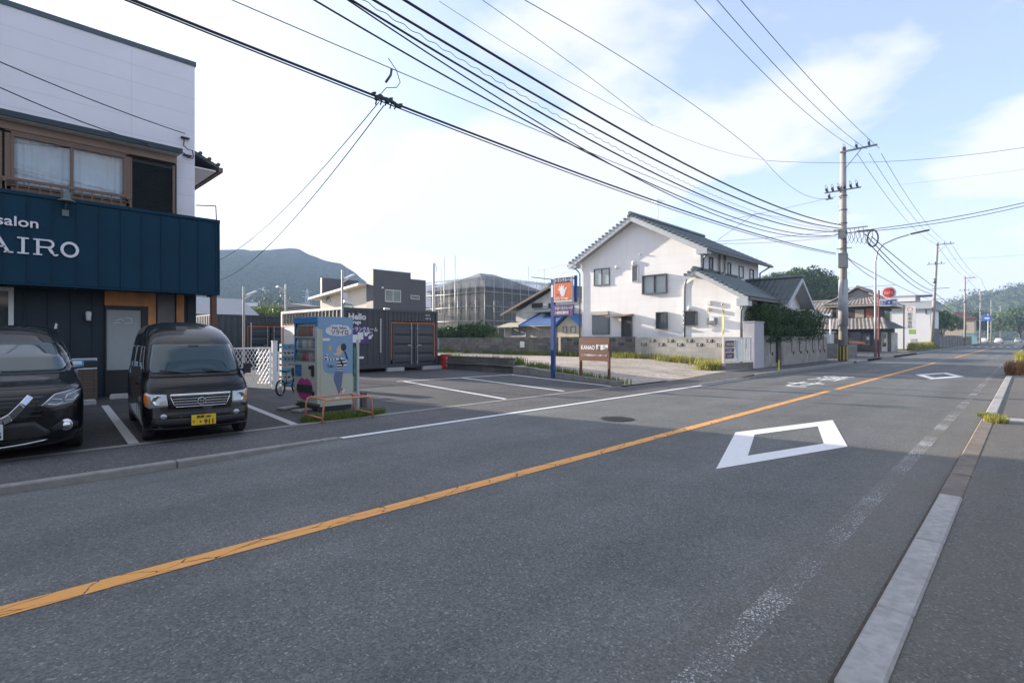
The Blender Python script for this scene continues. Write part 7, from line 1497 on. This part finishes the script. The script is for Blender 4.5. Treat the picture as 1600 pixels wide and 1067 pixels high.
# ================= UTILITY POLES
pconc=M('pole_concrete',(.33,.315,.295),.85,0,.10,2,dirt=.3,dcol=(.20,.19,.18),streak=True)
insm=M('insulator_dark',(.06,.08,.085),.3,0,.1); cabm=M('cable_black',(.018,.028,.036),.55,0,.1,3); cabr=M('cable_matt',(.03,.035,.04),1,spec=0); cabg=M('cable_grey',(.10,.12,.13),.6)
galv=M('galvanised_arm',(.20,.22,.23),.5,.6,.1,4)
def utility_pole(name,label,u,v,h,r0=.19,lean=(0,0),detail=2,arm=1.75,stripe=True,top=1):
    r=thing(name,label,'utility pole',(u,v,0),0,'concrete utility poles along the road'); lx,ly=lean
    P=lambda z,dx=0,dy=0:Vector((lx*z/h+dx,ly*z/h+dy,z))
    m=MB(); m.tube([P(0),P(h*.5),P(h)],[r0,r0*.80,r0*.62],16); m.build('shaft',pconc,r)
    def crossarm(z,a,b2,n,brace=True,name='cross_arm',s=.045):
        m=MB(); m.bar(P(z,-.16,a),P(z,-.16,b2),s*2,s*2)
        if brace: m.bar(P(z-.05,-.16,b2*.55),P(z-1.15,-.10,0),.035,.035)
        ca=m.build(name,galv,r)
        for k in range(n):
            y=a+(b2-a)*(k+.35)/n if n>1 else (a+b2)/2
            m=MB(); m.lathe([(0,0),(.03,0),(.03,.05),(.075,.07),(.045,.11),(.075,.14),(.04,.18),(.05,.24),(0,.25)],P(z,-.16,y)+Vector((0,0,.04)),10)
            if detail>1: m.tube([P(z+.15,-.42,y),P(z+.12,-.30,y),P(z+.1,-.2,y)],.045,8); m.tube([P(z+.15,.12,y),P(z+.1,.02,y),P(z+.1,-.1,y)],.04,8); m.tube([P(z+.15,-.4,y),P(z+.42,-.3,y+.05),P(z+.48,-.16,y+.05),P(z+.4,0,y),P(z+.12,.1,y)],.012,5)
            m.build('insulator',insm,ca)
        return ca
    if top: crossarm(h-.30,.12,-arm,3)
    crossarm(h*.80,.95,-.95,6 if detail>1 else 3,False,s=.035)
    if detail>1:
        crossarm(h*.795-.35,.5,.9,1,False,s=.03)
        m=MB(); 
        for z in (10.05,9.2,8.4,7.9,6.9,6.3,5.9): m.lathe([(r0*.86,-.03),(r0*.9,-.03),(r0*.9,.03),(r0*.86,.03)],P(z),14)
        m.build('steel_band',galv,r)
        m=MB(); m.bar(P(8.0,-.2,.45),P(8.0,-.2,-1.3),.06,.06); m.bar(P(7.75,-.2,.35),P(7.75,-.2,-1.6),.05,.05); m.bar(P(6.85,-.2,.3),P(6.85,-.2,-.5),.05,.05); m.build('cable_bracket',galv,r)
        m=MB(); m.box(-.33,-.18,-.2,.2,7.45,7.95); m.build('terminal_box',MATS.get('terminal_grey') or M('terminal_grey',(.14,.16,.17),.5),r); m=MB(); m.obox(P(6.15,-.02,0),(1,0,0),(0,1,0),(0,0,1),.24,.22,.45); m.build('terminal_box',M('terminal_grey',(.14,.16,.17),.5),r,bevel=.02)
        m=MB(); rg=random.Random(3)
        for k in range(6):
            y0=-.15-k*.22; m.tube([P(8.0,-.25,y0+.2),P(7.5-.1*k,-.3,y0),P(7.15-.05*k,-.3,y0-.12),P(7.4,-.3,y0-.3),P(7.75,-.25,y0-.25)],.016,5)
        for j in range(3): m.tube([P(7.25+.45*math.sin(q*math.pi/8)*(1+.05*j),-.3,-1.55+.24*math.cos(q*math.pi/8)*(1+.08*j)) for q in range(17)],.022,5)
        m.tube([P(7.8,-.2,-.2),P(5.0,-.23,-.05),P(2.2,-.22,0)],.02,6); m.build('cable_loops',cabm,r)
        for z in range(4,24):
            m=MB(); s_=1 if z%2 else -1; m.tube([P(z*.45,0,s_*.1),P(z*.45,0,s_*.33)],.009,5)
            m.build('step_bolt',galv,r)
        m=MB(); m.lathe([(r0*1.02,2.2),(r0*1.06,2.2),(r0*.97,5.0),(r0*.95,5.0)],(0,0,0),18); m.build('guard_sheet',M('guard_grey',(.36,.37,.39),.6,.1,.05),r)
    else:
        m=MB(); m.bar(P(h*.57,-.15,.3),P(h*.57,-.15,-1.5),.07,.07); m.bar(P(h*.47,-.15,.3),P(h*.47,-.15,-1.0),.06,.06); m.build('cable_bracket',galv,r); m=MB(); m.lathe([(0,0),(.2,0),(.2,.6),(0,.6)],P(h*.62,-.35,.0),12); m.build('transformer',galv,r)
    if stripe:
        yl=M('stripe_yellow',(.62,.47,.05),.5,0,.1,8); m=MB(); m.lathe([(r0*1.07,.15),(r0*1.07,1.05)],(0,0,0),18); so2=m.build('warning_wrap',M('wrap_dark',(.06,.055,.04),.6),r)
        for k in range(9):
            a=2*math.pi*k/9; c_,s_=math.cos(a),math.sin(a); m=MB(); m.obox((c_*r0*1.08,s_*r0*1.08,.6),(-s_,c_,0),(c_,s_,0),(0,0,1),.028,.004,.42); m.build('yellow_stripe',yl,so2)
    return r
utility_pole('utility_pole','nearest concrete utility pole with a yellow striped foot and tangled cable loops',36.85,7.98,12.95,.25,(0,.0))
utility_pole('utility_pole','second concrete utility pole, leaning slightly before the white building',88,9.05,13.9,.22,(.3,-.6),detail=1)
utility_pole('utility_pole','third concrete utility pole rising over the dark trees by the grey wall',139,9.0,13.7,.20,detail=1)
utility_pole('utility_pole','fourth utility pole just left of the far beige house',187,9.0,13.9,.2,detail=1,stripe=False)
utility_pole('utility_pole','fifth utility pole beside the far blue route sign',228,8.4,13.8,.18,detail=1,stripe=False)
utility_pole('utility_pole','farthest thin utility pole at the end of the street',300,8.2,15.0,.2,detail=1,stripe=False)
# ================= CABLES: each hangs in its own upright plane, sag fitted through measured points
def cable(label,A,B,pts,r,mat=None,ext=(0,0),n=40,group=None,name='power_cable',wob=0,cat='cable'):
    mat=mat or cabm; A=Vector(A);B=Vector(B); d=(B-A); Lh=d.length; d.normalize(); nrm=Vector((-d.y,d.x)); ss=[];zz_=[]
    for x,y in pts:
        q=ray(x,y); w=Vector((q[0],q[1])); t_=nrm.dot(A)/nrm.dot(w); P=w*t_; ss.append((P-A).dot(d)); zz_.append(CH+q[2]*t_)
    deg=min(2,len(pts)-1); co=np.polyfit(ss,zz_,deg); s0=min(ss)-ext[0]; s1=max(ss)+ext[1]; P=[]
    for k in range(n+1):
        s=s0+(s1-s0)*k/n; z=float(np.polyval(co,s)); 
        P.append((A.x+d.x*s+nrm.x*wob*math.sin(k*.9),A.y+d.y*s+nrm.y*wob*math.sin(k*.9),z+wob*math.cos(k*.9)))
    m=MB(); m.tube(P,r,6); o=m.build(name,mat,None,fix=False); tag(o,label,cat,group); return o
GR='cables along the road from the nearest utility pole'
PL=Vector((36.7,7.9))
def rc(label,v,pts,r,**k): return cable(label,(0,v),(36,v),pts,r,ext=(4,0),group=GR,**k)
rc('upper of the three top wires, farthest from the pole',6.35,[(1157,0),(1290,150),(1374,232)],.012); rc('middle wire of the three at the top crossarm',6.95,[(1120,0),(1250,143),(1354,233)],.012); rc('top wire closest to the pole at the top crossarm',7.6,[(1085,0),(1210,131),(1338,233)],.012)
rc('thick black cable at the top of the bundle crossing the sky',7.45,[(631,0),(975,205),(1316,352)],.026); rc('second thick black cable in the bundle, just under the top one',7.6,[(583,0),(940,206),(1314,357)],.023)
rc('third thick black cable of the bundle, beside the spiral wire',7.75,[(548,0),(900,207),(1313,362)],.020); 
m_=rc('thin looping spiral wire between the thick cables of the bundle',7.68,[(566,0),(920,208),(1314,359)],.006,n=700,wob=.014); rc('thinner cable running just beneath the looping spiral wire',7.9,[(553,7),(880,215),(1312,366)],.014)
rc('single dark cable hanging below the bundle',8.05,[(490,0),(850,204),(1306,368)],.016)
cable('lowest thick cable with a clamp cluster, from the top left to the pole',(0,8.4),(36,8.4),[(205,0),(605,157),(1000,306),(1306,396)],.021,ext=(3,0),group=GR); cable('thin cable strapped under the lowest thick cable',(0,8.45),(36,8.45),[(196,0),(605,163),(1000,310),(1306,398)],.012,ext=(3,0),group=GR)
cable('faint grey wire above the lowest thick cable',(0,8.2),(36,8.2),[(362,0),(612,108),(830,200),(1150,330)],.008,cabg,ext=(3,3),group=GR)
cable('faint wire from the sky top to the knot above the white house',(0,9.0),(36,9.0),[(753,0),(900,105),(1020,197)],.008,cabg,ext=(2,0),group=GR); cable('faint wire continuing from the sky top to the right hand knot',(0,7.4),(36,7.4),[(819,0),(1000,108),(1194,250)],.009,cabg,ext=(2,0),group=GR)
cable('faint second wire crossing behind the bundle',(0,9.4),(36,9.4),[(686,4),(860,108),(1020,197),(1195,250)],.006,cabg,group=GR)
# cluster on the lowest cable and drop wires
cl_=thing('cable_clamps','dark cluster of clamps on the lowest thick cable','clamps',(0,8.4,0)); cl_.location=(Vp(605,157,8.4)[0],8.4,Vp(605,157,8.4)[1]); m=MB(); rg=random.Random(2)
for k in range(9): x=-.28+k*.07; m.obox((x,0,-x*.02+rg.uniform(-.03,.03)),(1,0,rg.uniform(-.4,.4)),(0,1,0),(0,0,1),.035,.03,rg.uniform(.02,.05))
for k in range(5): x=-.2+k*.1; m.tube([(x,0,0),(x-.03,.02,-.1-rg.random()*.08)],.014,5)
m.build('clamp',cabm,cl_); m=MB(); m.tube([(-.15,0,.05),(-.02,.0,.22),(.2,0,.30),(.28,0,.42),(.2,0,.62),(.02,0,.78)],.008,5); m.build('jumper_loop',cabg,cl_)
p_=Vp(612,108,8.2); m=MB(); m.tube([(p_[0],8.2,p_[1]),(p_[0]-.02,8.2,p_[1]-.12),(p_[0]-.12,8.2,p_[1]-.28)],.022,6); o=m.build('strain_insulator',insm,None); tag(o,'small dark insulator hanging from the faint grey wire','insulator')
c0=Vector((Vp(600,163,8.4)[0],8.4)); 
cable('drop wire falling from the clamp cluster to the left behind the canopy',c0,(8.5,27),[(600,165),(470,330),(345,437)],.010,cabr,ext=(0,3)); cable('second drop wire falling beside the first behind the canopy',c0,(8,27),[(592,160),(480,290),(345,405)],.009,cabr,ext=(0,3))
cable('upper service wire running to the bracket on the salon wall',(Vp(288,209,16.7)[0],16.7),(-10,8.4),[(289,209),(140,155),(0,97)],.012,ext=(0,6)); cable('lower service wire running to the bracket on the salon wall',(Vp(288,240,16.7)[0],16.7),(-10,8.4),[(289,240),(140,195),(0,137)],.012,ext=(0,6))
# wires to the right and onwards
def cp(px,Z): p=Dp(px[0],px[1],Z); return Vector((p.x,p.y))
PZ=37*CT+7.9*ST
def free(label,a,Za,b,Zb,mid,r,mat=None,ext=(0,0),group='cables beyond the nearest utility pole',**k):
    A=cp(a,Za);B=cp(b,Zb); return cable(label,A,B,[a]+mid+[b],r,mat,ext,group=group,**k)
free('single wire from the knot past the pole top to the right frame edge',(1197,251),30,(1600,231),26,[(1331,255),(1460,247)],.010,cabg,ext=(0,4)); free('upper of two parallel cables going from the pole to the right edge',(1338,361),PZ,(1600,317),30,[(1470,343)],.020,ext=(0,4)); free('lower of two parallel cables going from the pole to the right edge',(1338,363),PZ,(1600,322),30.2,[(1470,348)],.018,ext=(0,4))
free('faint wire to the right edge below the single wire',(1395,290),60,(1600,265),50,[(1500,278)],.008,cabg,ext=(0,4))
free('curved jumper wire from the knot to the middle crossarm',(1194,250),28,(1302,309),PZ,[(1245,298)],.010); free('straight jumper wire rising to the middle crossarm from the left',(1132,345),28,(1306,307),PZ,[(1220,327)],.009,cabg)
free('service wire from the pole past the white house eave',(1108,378),27,(1312,360),PZ,[(1175,335)] if 0 else [(1210,371)],.010); free('lower service wire to the white house roof edge',(1122,381),26.8,(1314,369),PZ,[(1220,378)],.009,cabg)
free('thin drop wire with a loop beside the white house roof',(1122,375),26.5,(1180,334),24,[(1150,355)],.010); free('thin wire from the drop loop up to the bundle',(1180,334),24,(1300,362),PZ,[(1235,343)],.008,cabg)
for k,(a,b) in enumerate((((1339,240),(1463,381)),((1358,240),(1478,383)),((1377,240),(1489,384)))): free(['left','middle','right'][k]+' of the three top wires running on to the second pole',a,PZ,b,69,[((a[0]+b[0])/2-8,(a[1]+b[1])/2+6)],.013)
for k,(a,b,m_) in enumerate((((1352,366),(1459,455),(1405,420)),((1356,378),(1457,459),(1400,424)),((1362,370),(1461,449),(1412,412)),((1322,402),(1452,468),(1390,440)),((1325,404),(1368,436),(1347,423)))): free(['thick cable sagging from the cable loops to the second pole','second thick cable sagging on towards the second pole','uppermost cable sagging on towards the second pole','lowest cable from the nearest pole to the second pole','short cable from the pole to the street lamp'][k],a,PZ,b,69 if k<4 else 39,[m_],.030 if k<3 else .02)
for k,(a,b) in enumerate((((1464,382),(1511,434)),((1478,384),(1522,434)),((1489,385),(1533,435)),((1461,458),(1510,482)),((1459,466),(1510,492)))): free('wire between the second and the third pole, '+['leftmost at the crossarm','middle at the crossarm','rightmost at the crossarm','thick upper telephone run','thick lower telephone run'][k],a,69,b,106,[((a[0]+b[0])/2-2,(a[1]+b[1])/2+4)],.018 if k<3 else .035)
for k,(a,b) in enumerate((((1511,435),(1535,456)),((1533,436),(1545,457)),((1511,485),(1534,496)))): free('wire between the third and the fourth pole, '+['left top','right top','thick lower'][k],a,106,b,141,[((a[0]+b[0])/2-1,(a[1]+b[1])/2+2)],.022)
free('faint wire crossing the right sky low over the hill',(1470,405),90,(1600,398),90,[(1530,403)],.012,cabg,ext=(0,5)); free('dark cable crossing behind the old shop sign',(1270,452),50,(1400,445),60,[(1340,449)],.02)
free('upper reddish cable behind the storage sign',(838,424),45,(893,411),40,[(865,418)],.015,M('cable_red',(.4,.1,.08),.6),group=None); free('lower reddish cable behind the storage sign',(860,434),45,(909,417),40,[(885,426)],.015,MATS['cable_red'],group=None)
m=MB(); p=Vp(1194,250,7.4); 
# ================= HAZE
hz=MB(); hz.box(-220,1210,-220,1160,-1.1,118); ho_=hz.build('haze',None if 0 else M('tmp',(1,1,1)),None)
hm_=bpy.data.materials.new('haze_air'); hm_.use_nodes=True; t=hm_.node_tree; t.nodes.remove(t.nodes['Principled BSDF']); pv=N(t,'ShaderNodeVolumePrincipled'); pv.inputs['Color'].default_value=(.50,.69,1,1); pv.inputs['Density'].default_value=.00055; pv.inputs['Anisotropy'].default_value=.0
L(t,pv.outputs[0],t.nodes['Material Output'].inputs['Volume']); ho_.data.materials.clear(); ho_.data.materials.append(hm_); ho_['kind']='stuff'
